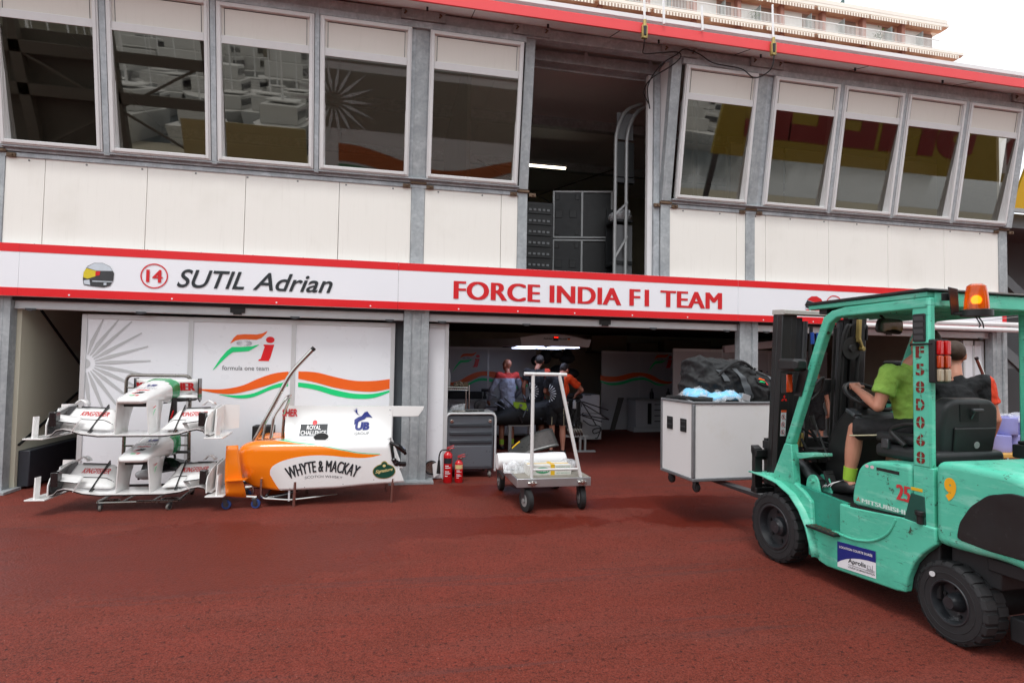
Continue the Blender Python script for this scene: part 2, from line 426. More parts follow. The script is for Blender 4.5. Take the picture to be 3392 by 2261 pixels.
def person(label, loc, rotz, J, shirt, shorts=SHORTB, skin=SKIN, hairm=HAIRB, sleeve=.55, hyaw=0, hpitch=0, sock=None, shoe=SHOEB, vox=.012, hands=None, longsleeve=False, bulk=1.0, shortlen=.85, group=None, trim=False):
    t = thing('person', label, 'person', loc, rotz, group); V = {k: Vector(v) for k, v in J.items()}
    m = MB(); b = bulk
    limb(m, V['pel'], V['che'], .125*b, .14*b); limb(m, V['che'], V['nec'], .11*b, .055)
    m.ell(V['pel'], .16*b, .115*b, .12, 18, 10); m.ell(V['pel'].lerp(V['che'], .75), .17*b, .115*b, .17, 18, 10)
    limb(m, V['nec'], V['hea']-Vector((0, 0, .05)), .054, .05)
    P, E = head(m, V['hea'], hyaw, hpitch)
    for s in 'lr':
        sg = -1 if s == 'l' else 1
        limb(m, V['che']+Vector((0, 0, .06)), V[s+'sh'], .09, .065); limb(m, V[s+'sh'], V[s+'el'], .052, .040, .006); limb(m, V[s+'el'], V[s+'wr'], .042, .027, .004)
        limb(m, V[s+'hi'], V[s+'kn'], .088*b, .056); limb(m, V[s+'kn'], V[s+'an'], .054, .036, .012); limb(m, V[s+'an']+Vector((0, -.02, -.03)), V[s+'to'], .035, .03)
        if hands and s in hands: hand(m, V[s+'wr'], *hands[s])
        else: hand(m, V[s+'wr'], (V[s+'wr']-V[s+'el']).normalized(), Vector((sg, -.3, 0)), sg, .5)
    remesh(m, 'body', skin, t, vox, 2)
    eyes(t, P, E)
    if hairm: hair(t, P, E, hairm)
    # shirt
    m = MB(); g = .014
    limb(m, V['pel']+Vector((0, 0, -.04)), V['che'], .137*b, .15*b, grow=g*.4); m.ell(V['pel'].lerp(V['che'], .75), .185*b, .13*b, .18, 18, 10); m.ell(V['pel']+Vector((0, 0, .0)), .175*b, .13*b, .12, 18, 10)
    limb(m, V['che'], V['nec']+Vector((0, -.0, -.04)), .12*b, .07)
    for s in 'lr':
        limb(m, V['che']+Vector((0, 0, .06)), V[s+'sh'], .10, .078); e_ = V[s+'sh'].lerp(V[s+'el'], sleeve)
        if longsleeve: limb(m, V[s+'sh'], V[s+'el'], .07, .056); limb(m, V[s+'el'], V[s+'el'].lerp(V[s+'wr'], .92), .054, .04)
        else:
            d = (V[s+'el']-V[s+'sh']); m.tube([V[s+'sh'], V[s+'sh'].lerp(V[s+'el'], sleeve*.5), e_, e_-d*.01], [.072, .073, .075, .055], 16)
    remesh(m, 'shirt', shirt, t, .011, 3, .010)
    m = MB(); m.ell(V['pel']+Vector((0, 0, -.02)), .172*b, .128*b, .13, 18, 10)
    for s in 'lr':
        k = V[s+'hi'].lerp(V[s+'kn'], shortlen); d = V[s+'kn']-V[s+'hi']; m.tube([V[s+'hi']-d*.1, V[s+'hi'].lerp(V[s+'kn'], .4), k, k-d*.012], [.105*b, .10*b, .092, .07], 18)
        m.ell(V[s+'hi'], .104*b, .104*b, .104*b, 14, 8)
    so_ = remesh(m, 'shorts', shorts, t, .011, 2, .009)
    if trim:
        for s in 'lr': m = MB(); m.tube([V[s+'hi'].lerp(V[s+'kn'], q)+trim[s] for q in (.05, .4, .85)], .005, 6); m.build('trim_stripe', TRIM, so_, local=True)
    for s in 'lr':
        if sock:
            m = MB(); m.tube([V[s+'an'].lerp(V[s+'kn'], .0), V[s+'an'].lerp(V[s+'kn'], .25)], [.045, .05], 14); m.build('sock', sock, t, local=True)
        m = MB(); limb(m, V[s+'an']+Vector((0, 0, -.045)), V[s+'to'], .048, .04); d = (V[s+'to']-V[s+'an']); d.z = 0; limb(m, V[s+'an']-d.normalized()*.04+Vector((0, 0, -.06)), V[s+'to']+Vector((0, 0, -.005)), .042, .036); o = remesh(m, 'shoe', shoe, t, .010, 2)
    return t, V
def stand(h=1.76, **k):
    q = h/1.76
    J = dict(pel=(0, 0, .93), che=(0, .0, 1.30), nec=(0, .0, 1.50), hea=(0, .03, 1.65), lsh=(-.18, 0, 1.44), rsh=(.18, 0, 1.44), lel=(-.25, .0, 1.16), rel=(.25, 0, 1.16), lwr=(-.22, .14, .94), rwr=(.22, .14, .94),
             lhi=(-.09, 0, .88), rhi=(.09, 0, .88), lkn=(-.10, .02, .48), rkn=(.10, .02, .48), lan=(-.11, -.02, .10), ran=(.11, -.02, .10), lto=(-.13, .14, .035), rto=(.13, .14, .035))
    J.update(k); return {a: tuple(x*q for x in b) for a, b in J.items()}
# bald man in grey shirt
person('bald man in grey long sleeved shirt with red shoulders, back turned', (2.22, 11.0, 0), R(12), stand(1.74, lel=(-.31, .05, 1.17), rel=(.33, .06, 1.18), lwr=(-.30, .22, .95), rwr=(.30, .28, 1.0)),
       cloth('grey_shirt', '9da3b5', yoke='b8342e', yoke_z=1.375), hairm=None, longsleeve=True, sock=SOCKG, skin=SKIN2, hyaw=R(25))
person('mechanic in black sunburst shirt standing between the bald man and bending mechanic', (2.80, 10.95, 0), R(-10), stand(1.84, hea=(.05, .06, 1.64), rel=(.27, .14, 1.17), rwr=(.2, .36, 1.08)),
       cloth('burst_shirt', '17181b', side='b03a22', side_x=.15, burst=(-.14, 1.13, .04, .17)), hairm=HAIRD, skin=SKIN2, bulk=1.02)
person('mechanic in black shirt with orange side and sleeve bending over the engine', (3.05, 10.35, 0), R(-18), stand(1.74, che=(.03, .06, 1.29), nec=(.06, .13, 1.48), hea=(.12, .24, 1.57), lsh=(-.16, .06, 1.42), rsh=(.22, .10, 1.42), rel=(.46, .22, 1.20), rwr=(.36, .44, 1.10), lel=(-.24, .14, 1.16), lwr=(-.10, .36, 1.05)),
       cloth('orange_side_shirt', '1f2023', side='e2480f', side_x=.12, burst=(-.19, 1.12, .04, .17)), hairm=HAIRD, hpitch=R(-30), hyaw=R(-35), bulk=1.08, trim={'l': Vector((.0, -.10, 0)), 'r': Vector((.03, -.103, 0))}, sleeve=.7)
person('man in dark shirt glimpsed through the forklift mast inside the third bay', (7.95, 9.6, 0), R(160), stand(1.60), cloth('dark_shirt', '1c1d20'), hairm=HAIRD)
person('man in black shirt with red right sleeve standing right behind the forklift seat', (4.86, 4.15, 0), R(-42), stand(1.92, hea=(0, .04, 1.66)), cloth('black_team_shirt', '17191c', side='d5401f', side_x=.235, burst=(-.25, 1.12, .06, .22)), hyaw=R(-8), bulk=1.06, sleeve=.6)
# driver: sits in the forklift frame
DJ = dict(pel=(-.02, -.74, 1.28), che=(-.06, -.725, 1.53), nec=(-.05, -.75, 1.715), hea=(.0, -.82, 1.855), lsh=(-.225, -.735, 1.645), rsh=(.09, -.69, 1.645), lel=(-.30, -.70, 1.40), rel=(.27, -.60, 1.42), lwr=(-.205, -.415, 1.515), rwr=(.20, -.46, 1.52),
          lhi=(-.11, -.80, 1.24), rhi=(.11, -.80, 1.24), lkn=(-.23, -.43, 1.20), rkn=(.17, -.44, 1.21), lan=(-.25, -.38, .79), ran=(.16, -.34, .78), lto=(-.27, -.22, .70), rto=(.17, -.18, .70))
LIME = cloth('lime_shirt', '97c455')
dt, DV = person('forklift driver in lime green t-shirt and black shorts with both hands on the wheel', FO, FR, DJ, LIME, sock=SOCKG, sleeve=.62, shortlen=.97, vox=.0075, bulk=.74, hyaw=R(-6), hands={'l': (Vector((.5, .72, .42)), Vector((-.35, -.35, .87)), 1, 1.0), 'r': (Vector((-.45, .72, .45)), Vector((.4, -.3, .85)), -1, 1.0)}, trim=None)
m = MB(); V = DV
m.tube([V['lhi']+Vector((-.10, .05, -.04)), V['lhi'].lerp(V['lkn'], .5)+Vector((-.095, 0, -.045)), V['lhi'].lerp(V['lkn'], .95)+Vector((-.085, 0, -.05))], .005, 6); m.build('trim_stripe', TRIM, dt, local=True)
m = MB()
for k in range(4): m.tube(bez([(-.27+.05-.0, -.32+.03*k, .775-.015*k), (-.31, -.30+.03*k, .755-.012*k), (-.325, -.27+.03*k, .72-.01*k)], 4), .004, 5)
m.build('shoe_stripe', WHITE, dt, local=True)
m = MB(); text_into(m, 'Reebok', lambda u, v: (-.335+.0*u, -.80+u, v), .0, .09, 1.50, 1.52) if False else None
# ------------------------------------------------------------------ ground
def make_ground():
    t = NT('red_asphalt'); o = t.tc()
    big = t.noise(.45, 5, .6); mid = t.noise(2.2, 6, .62); fine = t.noise(70, 4, .7)
    ag = t.voro(120); ag2 = t.voro(52, out='Distance')
    c = t.mix(t.ramp(big, [(.3, 0), (.7, 1)]), '6d2f28', '7f3c35')
    c = t.mix(t.ramp(mid, [(.45, 0), (.58, .6)]), c, '55261d')
    c = t.mix(t.ramp(t.noise(.9, 7, .68, t.map((.6, 1.6, 1), (0, 0, -.15))), [(.46, 0), (.56, .55)]), c, '5f281e')
    sc_ = t.noise(1.3, 6, .65, t.map((.5, 2.2, 1), (0, 0, .22)))
    c = t.mix(t.ramp(sc_, [(.50, 0), (.62, .5)]), c, '6b3d37')
    c = t.mix(t.ramp(fine, [(.36, .85), (.60, 0)]), c, '3a1511')
    c = t.mix(t.ramp(ag, [(.25, 0), (.7, .5)]), c, '8f4f47')
    pits = t.ramp(t.math('MULTIPLY', t.noise(30, 6, .74), 1), [(.33, 1), (.43, 0)])
    c = t.mix(t.math('MULTIPLY', pits, .95), c, '230f0c')
    # pale grit, and thin grey tyre marks
    spk = t.ramp(t.voro(21, out='Distance'), [(.0, 1), (.028, 1), (.04, 0)])
    c = t.mix(t.math('MULTIPLY', spk, .8), c, 'cbb9ae')
    tyre = t.noise(1.0, 3, .5, t.map((.16, 2.6, 1), (0, 0, -.09)))
    c = t.mix(t.ramp(tyre, [(.575, 0), (.60, .38), (.625, 0)]), c, '4c3534')
    # damp patches in front of the garages
    xyz = t.sep()
    def blob(cx, cy, rx, ry):
        a = t.math('POWER', t.math('DIVIDE', t.math('SUBTRACT', xyz[0], cx), rx), 2)
        b = t.math('POWER', t.math('DIVIDE', t.math('SUBTRACT', xyz[1], cy), ry), 2)
        return t.math('ADD', a, b)
    d = None
    for q in ((-1.6, 5.4, 1.7, .9), (-3.6, 6.1, .8, .35), (1.2, 7.5, .5, .35), (.7, 5.9, 1.6, .35), (4.2, 5.9, 1.5, .5), (3.3, 6.6, 1.2, .3), (-3.0, 4.9, .9, .3)):
        e = blob(*q); d = e if d is None else t.math('MINIMUM', d, e)
    d = t.math('ADD', d, t.math('MULTIPLY', t.math('SUBTRACT', t.noise(2.6, 9, .74), .5), 3.6))
    wet = t.ramp(t.math('MULTIPLY', d, .5), [(.40, 1), (.49, .85), (.53, .3), (.61, 0)])
    c = t.mix(t.math('MULTIPLY', wet, .55), c, t.mix(fine, '531b15', '6a2820'))
    hv = t.n.new('ShaderNodeHueSaturation'); hv.inputs['Hue'].default_value = .502; hv.inputs['Saturation'].default_value = 1.13; hv.inputs['Value'].default_value = .95; t.link(c, hv.inputs['Color']); c = hv.outputs[0]
    t.set(Base_Color=c, Roughness=t.ramp(wet, [(0, .82), (1, .5)]), Specular_IOR_Level=.35)
    h = t.math('ADD', t.math('MULTIPLY', t.noise(60, 5, .7), .8), t.math('MULTIPLY', ag2, -.4))
    t.bump(t.math('ADD', h, t.math('MULTIPLY', pits, -.5)), .75, .012)
    mb = MB(); mb.grid(lambda u, v: (-150+300*u, -150+300*v, 0), 6, 6)
    g = mb.build('ground', t.m, smooth=0); g['kind'] = 'structure'
    tag(g, 'worn red asphalt of the pit lane with damp dark patches', 'ground', kind='structure')
make_ground()

# ------------------------------------------------------------------ pit building
SOFFIT = mat('grey_soffit_sheet', 'e6e6e6', .6, 0, .08, 1.2)
CEIL = mat('ceiling_sheet', 'e2e3e4', .6, 0, .08, 1)
INWALL = mat('interior_sheet', 'a9a592', .6, 0, .12, 1.5, grime=.2)
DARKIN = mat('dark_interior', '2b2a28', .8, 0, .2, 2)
GLASS = glass_pane('window_glass', (.52, .50, .46), ior=2.6)
BLIND = cladding('blind_panel', 'dcd8d0')
SHUT = mat('shutter_aluminium', 'd2d6d8', .36, .2, .14, 3)
RUST = mat('rusty_bracket', '6e5a48', .7, .3, .35, 14)
bld = thing('pit_building', 'two storey white and grey pit garage building with slanted windows and red roof edge', 'building', (3, 8.1, 0))
YF = 8.10
COLX = [(-4.92, -4.575), (.155, .50), (5.36, 5.68), (10.30, 10.61)]
for i, (a, b) in enumerate(COLX):
    m = MB(); w = b-a
    m.box(a, a+w*.30, YF, YF+.14, 0, 2.42); m.box(b-w*.30, b, YF, YF+.14, 0, 2.42)
    m.box(a+w*.30, b-w*.30, YF+.02, YF+.12, 0, 2.42)
    for q in (a+w*.22, b-w*.25): m.box(q, q+w*.03, YF-.006, YF, 0, 2.42)
    m.box(a+w*.33, b-w*.33, YF-.01, YF+.02, .02, .04)
    m.box(a-.16 if i else a, b+.10, YF-.14, YF+.2, 0, .035)
    m.build('column', G, bld, .004)
for a, b in ((-4.92, -4.70), (.215, .40), (1.745, 1.885), (3.99, 4.145), (5.45, 5.61), (10.44, 10.62)):
    m = MB(); m.box(a, b, YF-.015, YF+.12, 3.0, 4.2)
    # slanted upper post
    m.add([(a, 8.06, 4.2), (b, 8.06, 4.2), (b, 8.18, 4.2), (a, 8.18, 4.2), (a, 7.72, 6.3), (b, 7.72, 6.3), (b, 7.84, 6.3), (a, 7.84, 6.3)],
          [(3, 2, 1, 0), (4, 5, 6, 7), (0, 1, 5, 4), (1, 2, 6, 5), (2, 3, 7, 6), (3, 0, 4, 7)])
    m.build('upper_post', G, bld, .004)
    k = MB(); k.box(a-.02, b+.02, YF-.045, YF+.0, 4.155, 4.19); k.box(a-.12, a-.02, YF-.04, YF, 4.10, 4.15); k.box(b+.02, b+.12, YF-.04, YF, 4.10, 4.15)
    for q in (a-.09, b+.05): k.cyl((q+.03, YF-.06, 4.125), (q+.03, YF-.03, 4.125), .014, n=8)
    k.build('bracket', RUST, bld, .003)
    k = MB(); k.box(a-.20, b+.20, 7.655, 7.70, 6.26, 6.40); k.box(a-.02, b+.02, 7.655, 7.70, 6.40, 6.44)
    k.build('beam_joint', G, bld, .004)
    k = MB()
    for q in (a-.15, b+.13): k.tube([(q, 7.65, 6.36), (q+.02, 7.635, 6.34), (q-.01, 7.645, 6.31)], .012, 6)
    k.build('bolt', RUST, bld)
m = MB(); m.box(-6, 11.0, 7.70, 7.86, 6.245, 6.395); m.build('eaves_beam', GB, bld, .006)
m = MB()
for a, b in ((-4.70, 1.745), (4.145, 10.44)):
    m.box(a, b, YF-.02, YF+.06, 4.105, 4.16); m.box(a, b, YF-.035, YF+.10, 4.17, 4.225); m.box(a, b, YF, YF+.1, 4.16, 4.17)
m.build('sill_rail', GB, bld, .006)
# cladding panels, a hair of gap between neighbours
for a, b in ((-4.70, -4.277), (-4.272, -3.13), (-3.125, -1.953), (-1.948, -.759), (-.754, .213), (.402, 1.497), (1.502, 1.743), (4.147, 5.29), (5.295, 5.448), (5.612, 5.81), (5.815, 6.978), (6.983, 8.13), (8.135, 9.278), (9.283, 10.438)):
    m = MB(); m.box(a+.0005, b-.0005, YF, YF+.05, 3.0, 4.107); m.build('cladding_panel', CLAD, bld, .003)
SCREW = mat('screw_head', '7d7f80', .4, .6)
for i in range(24):
    x = -4.45+i*.63
    if 1.75 < x < 4.15: continue
    for xx, z in ((x, 4.075), (x+.1, 3.035)): m = MB(); m.ell((xx, YF-.004, z), .012, .008, .012, 8, 5); m.build('screw', SCREW, bld)
# windows: tilted outward from sill to eaves
WIN = [(-4.713, -3.604), (-3.519, -2.356), (-2.276, -1.091), (-1.017, .167), (.41, 1.712), (4.194, 5.404), (5.692, 6.864), (6.938, 8.082), (8.142, 9.301), (9.375, 10.489)]
WB, WT = Vector((0, 8.045, 4.235)), Vector((0, 7.73, 6.17))
def wp(x, t, d=0):
    dr = (WT-WB).normalized(); nrm = Vector((0, -dr.z, dr.y))
    p = WB+(WT-WB)*t+nrm*d; return (x, p.y, p.z)
def wbox(m, x0, x1, t0, t1, d0, d1, mi=0):
    v = [wp(x, t, d) for d in (d0, d1) for x, t in ((x0, t0), (x1, t0), (x1, t1), (x0, t1))]
    m.add(v, [(3, 2, 1, 0), (4, 5, 6, 7), (0, 1, 5, 4), (1, 2, 6, 5), (2, 3, 7, 6), (3, 0, 4, 7)], mi)
H = (WT-WB).length
for i, (a, b) in enumerate(WIN):
    m = MB(); f = .062; h = f/H
    for d, dd, k, wd in ((0, .05, 0, 1), (.05, .068, .018, .62)):
        kk = k/H
        wbox(m, a+k, a+f*wd+k, kk, 1-kk, d, dd); wbox(m, b-f*wd-k, b-k, kk, 1-kk, d, dd)
        wbox(m, a+f*wd+k, b-f*wd-k, kk, h*wd+kk, d, dd); wbox(m, a+f*wd+k, b-f*wd-k, 1-h*wd-kk, 1-kk, d, dd)
    wbox(m, a+f, b-f, .745, .795, 0, .05)
    for q in ((a+f*.5, a+f+.004, h*.4, .76), (b-f-.004, b-f*.5, h*.4, .76), (a+f, b-f, h*.3, h+.004)): wbox(m, *q, -.10, .002)
    w = m.build('window', WHITEM, bld, .004)
    g = MB(); g.add([wp(a+f-.01, h*.8, -.062), wp(b-f+.01, h*.8, -.062), wp(b-f+.01, .75, .046), wp(a+f-.01, .75, .046)], [(0, 1, 2, 3)])
    g.build('pane', GLASS, w, smooth=0, fixn=False)
    g = MB(); wbox(g, a+f-.005, b-f+.005, .79, 1-h*.9, .0, .025); g.build('blind_panel', BLIND, w)
    g = MB(); e = .012
    for q in ((a+f+.03, a+f+.03+e*.5, .80, .965), (b-f-.03-e*.5, b-f-.03, .80, .965), (a+f+.03, b-f-.03, .962, .966)): wbox(g, *q, .024, .028)
    g.build('gasket', DARKTXT, w, smooth=0)
    # mullion strip beside the window
m = MB()
for (a, b), (c, d) in zip(WIN[:-1], WIN[1:]):
    if c-b < .12: wbox(m, b+.008, c-.008, -.02, 1.04, -.01, .045)
for (a, b), (c, d) in zip(WIN[:-1], WIN[1:]):
    if c-b < 1: wbox(m, b-.012, c+.012, .0, 1.0, -.06, -.012)
wbox(m, WIN[-1][1]+.01, 10.62, -.02, 1.04, -.1, .05)
for a, b in ((-4.72, 1.745), (4.145, 10.49)): wbox(m, a, b, 1.003, 1.045, -.03, .04); wbox(m, a, b, -.012, -.002, -.02, .045)
m.build('mullion', GB, bld, .004)
# roof: soffit, fascia, sloping deck
roof = MB().box(-7, 11.4, 7.32, 16, 6.50, 6.56).build('roof', SOFFIT, bld)
m = MB(); m.add([(-7, 7.30, 6.285), (11.4, 7.30, 6.285), (11.4, 7.75, 6.43), (-7, 7.75, 6.43), (-7, 7.30, 6.31), (11.4, 7.30, 6.31), (11.4, 7.75, 6.50), (-7, 7.75, 6.50)],
                [(3, 2, 1, 0), (4, 5, 6, 7), (0, 1, 5, 4), (1, 2, 6, 5), (2, 3, 7, 6), (3, 0, 4, 7)])
m.build('soffit', SOFFIT, roof)
m = MB(); m.box(-7, 11.4, 7.27, 7.297, 6.275, 6.42); m.build('fascia', FASC, roof, .004)
m = MB()
for i in range(9): m.box(-5+i*2.02, -4.992+i*2.02, 7.31, 7.70, 6.281, 6.29) if False else m.bar((-5.1+i*2.02, 7.32, 6.289), (-5.1+i*2.02, 7.70, 6.409), .008, .006)
m.build('soffit_joint', DARKTXT, roof)
m = MB()
for i in range(9): m.cyl((-4.6+i*1.65, 7.5, 6.30), (-4.6+i*1.65, 7.5, 6.35), .015, n=8)
m.build('soffit_bolt', DARKTXT, roof)
# interior shell
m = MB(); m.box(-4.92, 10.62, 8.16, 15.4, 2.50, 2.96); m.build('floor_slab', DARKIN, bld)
m = MB(); m.box(-4.92, 10.62, 15.4, 15.5, 0, 6.5); m.box(10.56, 10.62, 8.25, 15.4, 0, 2.5); m.box(10.56, 10.62, 8.2, 15.4, 2.96, 6.5); m.box(-4.92, -4.86, 8.2, 15.4, 2.96, 6.5)
m.build('rear_wall', INWALL, bld)
m = MB(); m.box(-4.60, -4.53, 8.25, 15.4, 0, 2.5)
lw = m.build('side_wall', cladding('garage_side_sheet', 'd6d2bd'), bld)
m = MB(); m.box(-4.529, -4.40, 8.3, 15.3, .03, .48); m.build('skirting', mat('black_skirting', '30333a', .5, 0, .2, 3), lw, .01)
m = MB(); m.bar((-4.52, 8.35, 2.45), (-4.52, 10.0, 1.30), .02, .03, up=(1, 0, 0)); m.bar((-4.52, 10.0, 1.30), (-4.52, 8.28, .55), .02, .03, up=(1, 0, 0)); m.build('wall_brace', BLACKM, lw)
m = MB(); m.box(-.02, .32, 8.42, 8.46, 0, 2.3); m.box(.16, .24, 8.46, 8.9, 0, 2.5); m.box(5.44, 5.52, 8.24, 15, 0, 2.5) if False else None
m.build('jamb_sheet', mat('dark_grey_sheet', '5f666b', .5, .1), bld)
# upstairs room
m = MB(); m.box(1.6, 4.4, 8.0, 15.3, 6.46, 6.49); m.build('upper_ceiling', CEIL, bld)
m = MB()
m.box(1.76, 3.99, 8.16, 8.34, 6.20, 6.36); m.box(1.76, 3.99, 8.34, 8.36, 6.17, 6.20)
for x in (2.75, 3.8): m.box(x, x+.06, 8.15, 8.16, 6.2, 6.40)
m.box(-4.8, 10.5, 10.6, 10.75, 6.28, 6.46); m.box(-4.8, 10.5, 13.0, 13.15, 6.28, 6.46)
m.build('roof_beam', GB, bld, .006)
m = MB()
m.tube([(1.8, 12.9, 5.0), (5.2, 12.9, 6.4)], .012, 6); m.tube([(1.8, 12.85, 6.3), (5.2, 12.85, 4.6)], .012, 6)
m.build('bracing_cable', BLACKM, bld)
m = MB(); m.box(1.0, 1.06, 8.3, 12.4, 2.97, 6.4); m.build('upper_partition', INWALL, bld)
m = MB()
for a, b in ((5.95, 7.05), (7.10, 8.2), (8.25, 9.3), (9.35, 10.5)): m.box(a, b, 9.3, 9.34, 2.97, 5.75)
m.build('upper_partition', mat('cream_partition', 'e6e0cd', .5, 0, .05, 1), bld)
m = MB(); m.box(4.78, 4.84, 8.5, 8.56, 2.97, 6.2); m.box(5.9, 5.95, 9.29, 9.36, 2.97, 5.85); m.box(5.95, 10.5, 9.29, 9.36, 5.75, 5.85); m.build('partition_post', ALUM, bld)
# open bay: jamb profiles and the triangular cheek beside the slanted window
m = MB(); m.box(3.80, 3.885, 8.16, 8.24, 2.97, 6.18); m.build('door_frame', WHITEM, bld, .004)
m = MB(); m.box(3.89, 3.985, 8.12, 8.24, 2.97, 6.22); m.build('door_post', GB, bld, .004)
m = MB(); m.prism([(8.15, 4.05), (8.15, 6.3), (7.84, 6.3), (8.14, 4.05)], 'x', 3.992, 4.01); m.build('cheek_panel', WHITE, bld)
# shutters rolled up behind the name board
for a, b in ((-4.57, .15), (.505, 5.355), (5.685, 10.295)):
    m = MB(); m.box(a, b, 8.17, 8.23, 2.24, 2.345); m.box(a, b, 8.162, 8.17, 2.245, 2.262); m.box(a, b, 8.163, 8.17, 2.335, 2.345)
    s = m.build('shutter_rail', SHUT, bld, .003)
    m = MB(); c = (a+b)/2+.2
    m.box(c-.09, c+.09, 8.14, 8.165, 2.275, 2.345); m.box(c-.05, c+.05, 8.135, 8.165, 2.25, 2.275)
    m.build('shutter_lock', BLACK, s, .004)
    for q in (a+.12, a+1.35, b-.25, b-1.5): m = MB(); m.box(q, q+.12, 8.15, 8.162, 2.225, 2.25); m.box(q+.03, q+.09, 8.14, 8.15, 2.215, 2.245); m.build('shutter_clip', STEEL, s, .003)
    m = MB()
    for k in range(2): m.cyl((a, 8.13, 2.355+.024*k), (b, 8.13, 2.355+.024*k), .012, n=10)
    m.build('shutter_roll', mat('shutter_dark_slats', '3a3d40', .4, .4), s)
# name board
SIGNW = mat('white_sign_sheet', 'eff1f6', .35, 0, .02, 1.2)
sgn = thing('name_board', 'long white garage name board with red borders and red and black lettering', 'sign', (3, 8.05, 2.4))
def board(a, b):
    m = MB(); m.box(a, b, 8.0, 8.06, 2.383, 3.026); m.build('board', SIGNW, sgn, .002)
    m = MB(); m.box(a, b, 7.996, 7.9995, 2.922, 3.024); m.box(a, b, 7.996, 7.9995, 2.385, 2.486); m.build('red_border', RED, sgn, smooth=0)
for a, b in ((-6.5, -4.452), (-4.45, .063), (.066, 5.258), (5.262, 10.38)): board(a, b)
m = MB(); m.box(10.38, 10.47, 7.995, 8.06, 2.383, 3.026); m.build('red_border', RED, sgn, .002)
for x in (-3.9, -2.75, -1.5, -.3, .9, 1.75, 2.6, 3.5, 4.4, 5.7, 6.6): m = MB(); m.cyl((x, 7.992, 2.415), (x, 7.997, 2.415), .011, n=8); m.build('rivet', WHITE, sgn)
m = MB(); heavy(m, 'FORCE INDIA F1 TEAM', lift(7.994), .823, 4.981, 2.555, 2.81, .034, space=1.06); m.build('lettering', REDTXT, sgn, smooth=0)
m = MB(); text_into(m, 'SUTIL', front(7.993), -2.70, -1.90, 2.565, 2.80, shear=.33, bold=.012); text_into(m, 'Adrian', front(7.993), -1.80, -.80, 2.565, 2.80, shear=.33, bold=.012)
m.build('lettering', DARKTXT, sgn, smooth=0)
m = MB()
NR = 40; ring = [(math.cos(2*PI*i/NR), math.sin(2*PI*i/NR)) for i in range(NR+1)]
m.strip([(-2.963+.158*a, 7.993, 2.695+.158*b) for a, b in ring], [(-2.963+.143*a, 7.993, 2.695+.143*b) for a, b in ring])
heavy(m, '14', lift(7.9925), -3.055, -2.865, 2.615, 2.775, .016)
m.build('number_roundel', REDTXT, sgn, smooth=0)
m = MB(); text_into(m, 'LIUZZI', front(7.993), 7.10, 7.85, 2.58, 2.80, shear=.33, bold=.012); text_into(m, 'Vitantonio', front(7.993), 7.95, 9.58, 2.58, 2.80, shear=.33, bold=.012); m.build('lettering', DARKTXT, sgn, smooth=0)
# printed helmets
def helmet_print(cx, cz, mir, cols):
    out = [(-.16, -.06), (-.155, .02), (-.12, .10), (-.05, .145), (.04, .15), (.12, .11), (.165, .03), (.16, -.06), (.13, -.13), (.06, -.155), (-.06, -.145), (-.15, -.13)]
    def S(p, y): return [(cx+mir*x*1.05, y, cz+z) for x, z in p]
    m = MB(); m.poly(S(out, 7.993), 0)
    m.poly(S([(-.13, .085), (-.05, .14), (.04, .146), (.12, .105), (.15, .055), (-.02, .05)], 7.9915), 1)
    m.poly(S([(-.155, .025), (-.125, .075), (-.02, .045), (-.03, -.02), (-.11, -.055), (-.155, -.04)], 7.9915), 2)
    m.poly(S([(-.03, .04), (.02, .045), (.015, -.005), (-.03, -.015)], 7.9905), 3)
    m.poly(S([(-.06, -.075), (.155, -.075), (.155, -.085), (-.06, -.088)], 7.9915), 1)
    m.poly(S([(-.15, -.075), (-.09, -.065), (-.08, -.13), (-.145, -.12)], 7.9915), 1)
    m.poly(S([(.06, -.10), (.09, -.095), (.09, -.125), (.06, -.125)], 7.9915), 1)
    m.build('helmet_picture', cols, sgn, smooth=0)
YEL = mat('yellow_print', 'd9c427', .4, 0, .2, 20); SIL = mat('silver_print', 'c9d2da', .4, 0, .15, 15)
helmet_print(-3.59, 2.68, 1, [mat('helmet_dark_print', '3b3c3e', .4, 0, .3, 14), SIL, YEL, REDTXT])
helmet_print(6.62, 2.68, 1, [SIL, REDTXT, DARKTXT, RED])
m = MB(); m.strip([(6.99+.158*a, 7.993, 2.695+.158*b) for a, b in ring], [(6.99+.143*a, 7.993, 2.695+.143*b) for a, b in ring]); heavy(m, '15', lift(7.9925), 6.90, 7.08, 2.615, 2.775, .016); m.build('number_roundel', REDTXT, sgn, smooth=0)
# aerials on the roof edge
BRASS = mat('brass_fitting', 'a8945a', .45, .5, .2, 20)
def aerial(x, z0, z1, base, label):
    t = thing('aerial', label, 'aerial', (x, 7.24, 6.3), group='white rod aerials along the roof edge')
    m = MB(); m.cyl((x, 7.24, z0), (x-.012, 7.24, z1), .017, .013, 10); m.build('rod', WHITE, t)
    if base:
        m = MB(); m.cyl((x, 7.235, z0-.1), (x, 7.235, z0+.02), .03, .022, 12); m.box(x-.035, x+.035, 7.22, 7.27, z0-.24, z0-.2); m.box(x-.04, x-.02, 7.22, 7.268, z0-.24, z0-.06); m.box(x+.02, x+.04, 7.22, 7.268, z0-.24, z0-.06)
        m.build('base_clamp', BRASS, t, .004)
        m = MB(); m.cyl((x, 7.225, z0-.2), (x, 7.225, z0-.08), .02, .026, 10); m.build('plug', BLACK, t)
aerial(3.31, 6.42, 6.95, True, 'white rod aerial with brass clamp above the open upstairs bay')
aerial(3.60, 6.42, 6.86, False, 'thin white rod aerial just right of the open bay clamp aerial')
aerial(4.19, 6.41, 6.76, False, 'short plain white rod aerial midway between the two clamped aerials')
aerial(5.32, 6.44, 6.95, True, 'white rod aerial with brass clamp furthest right on the roof edge')
m = MB()
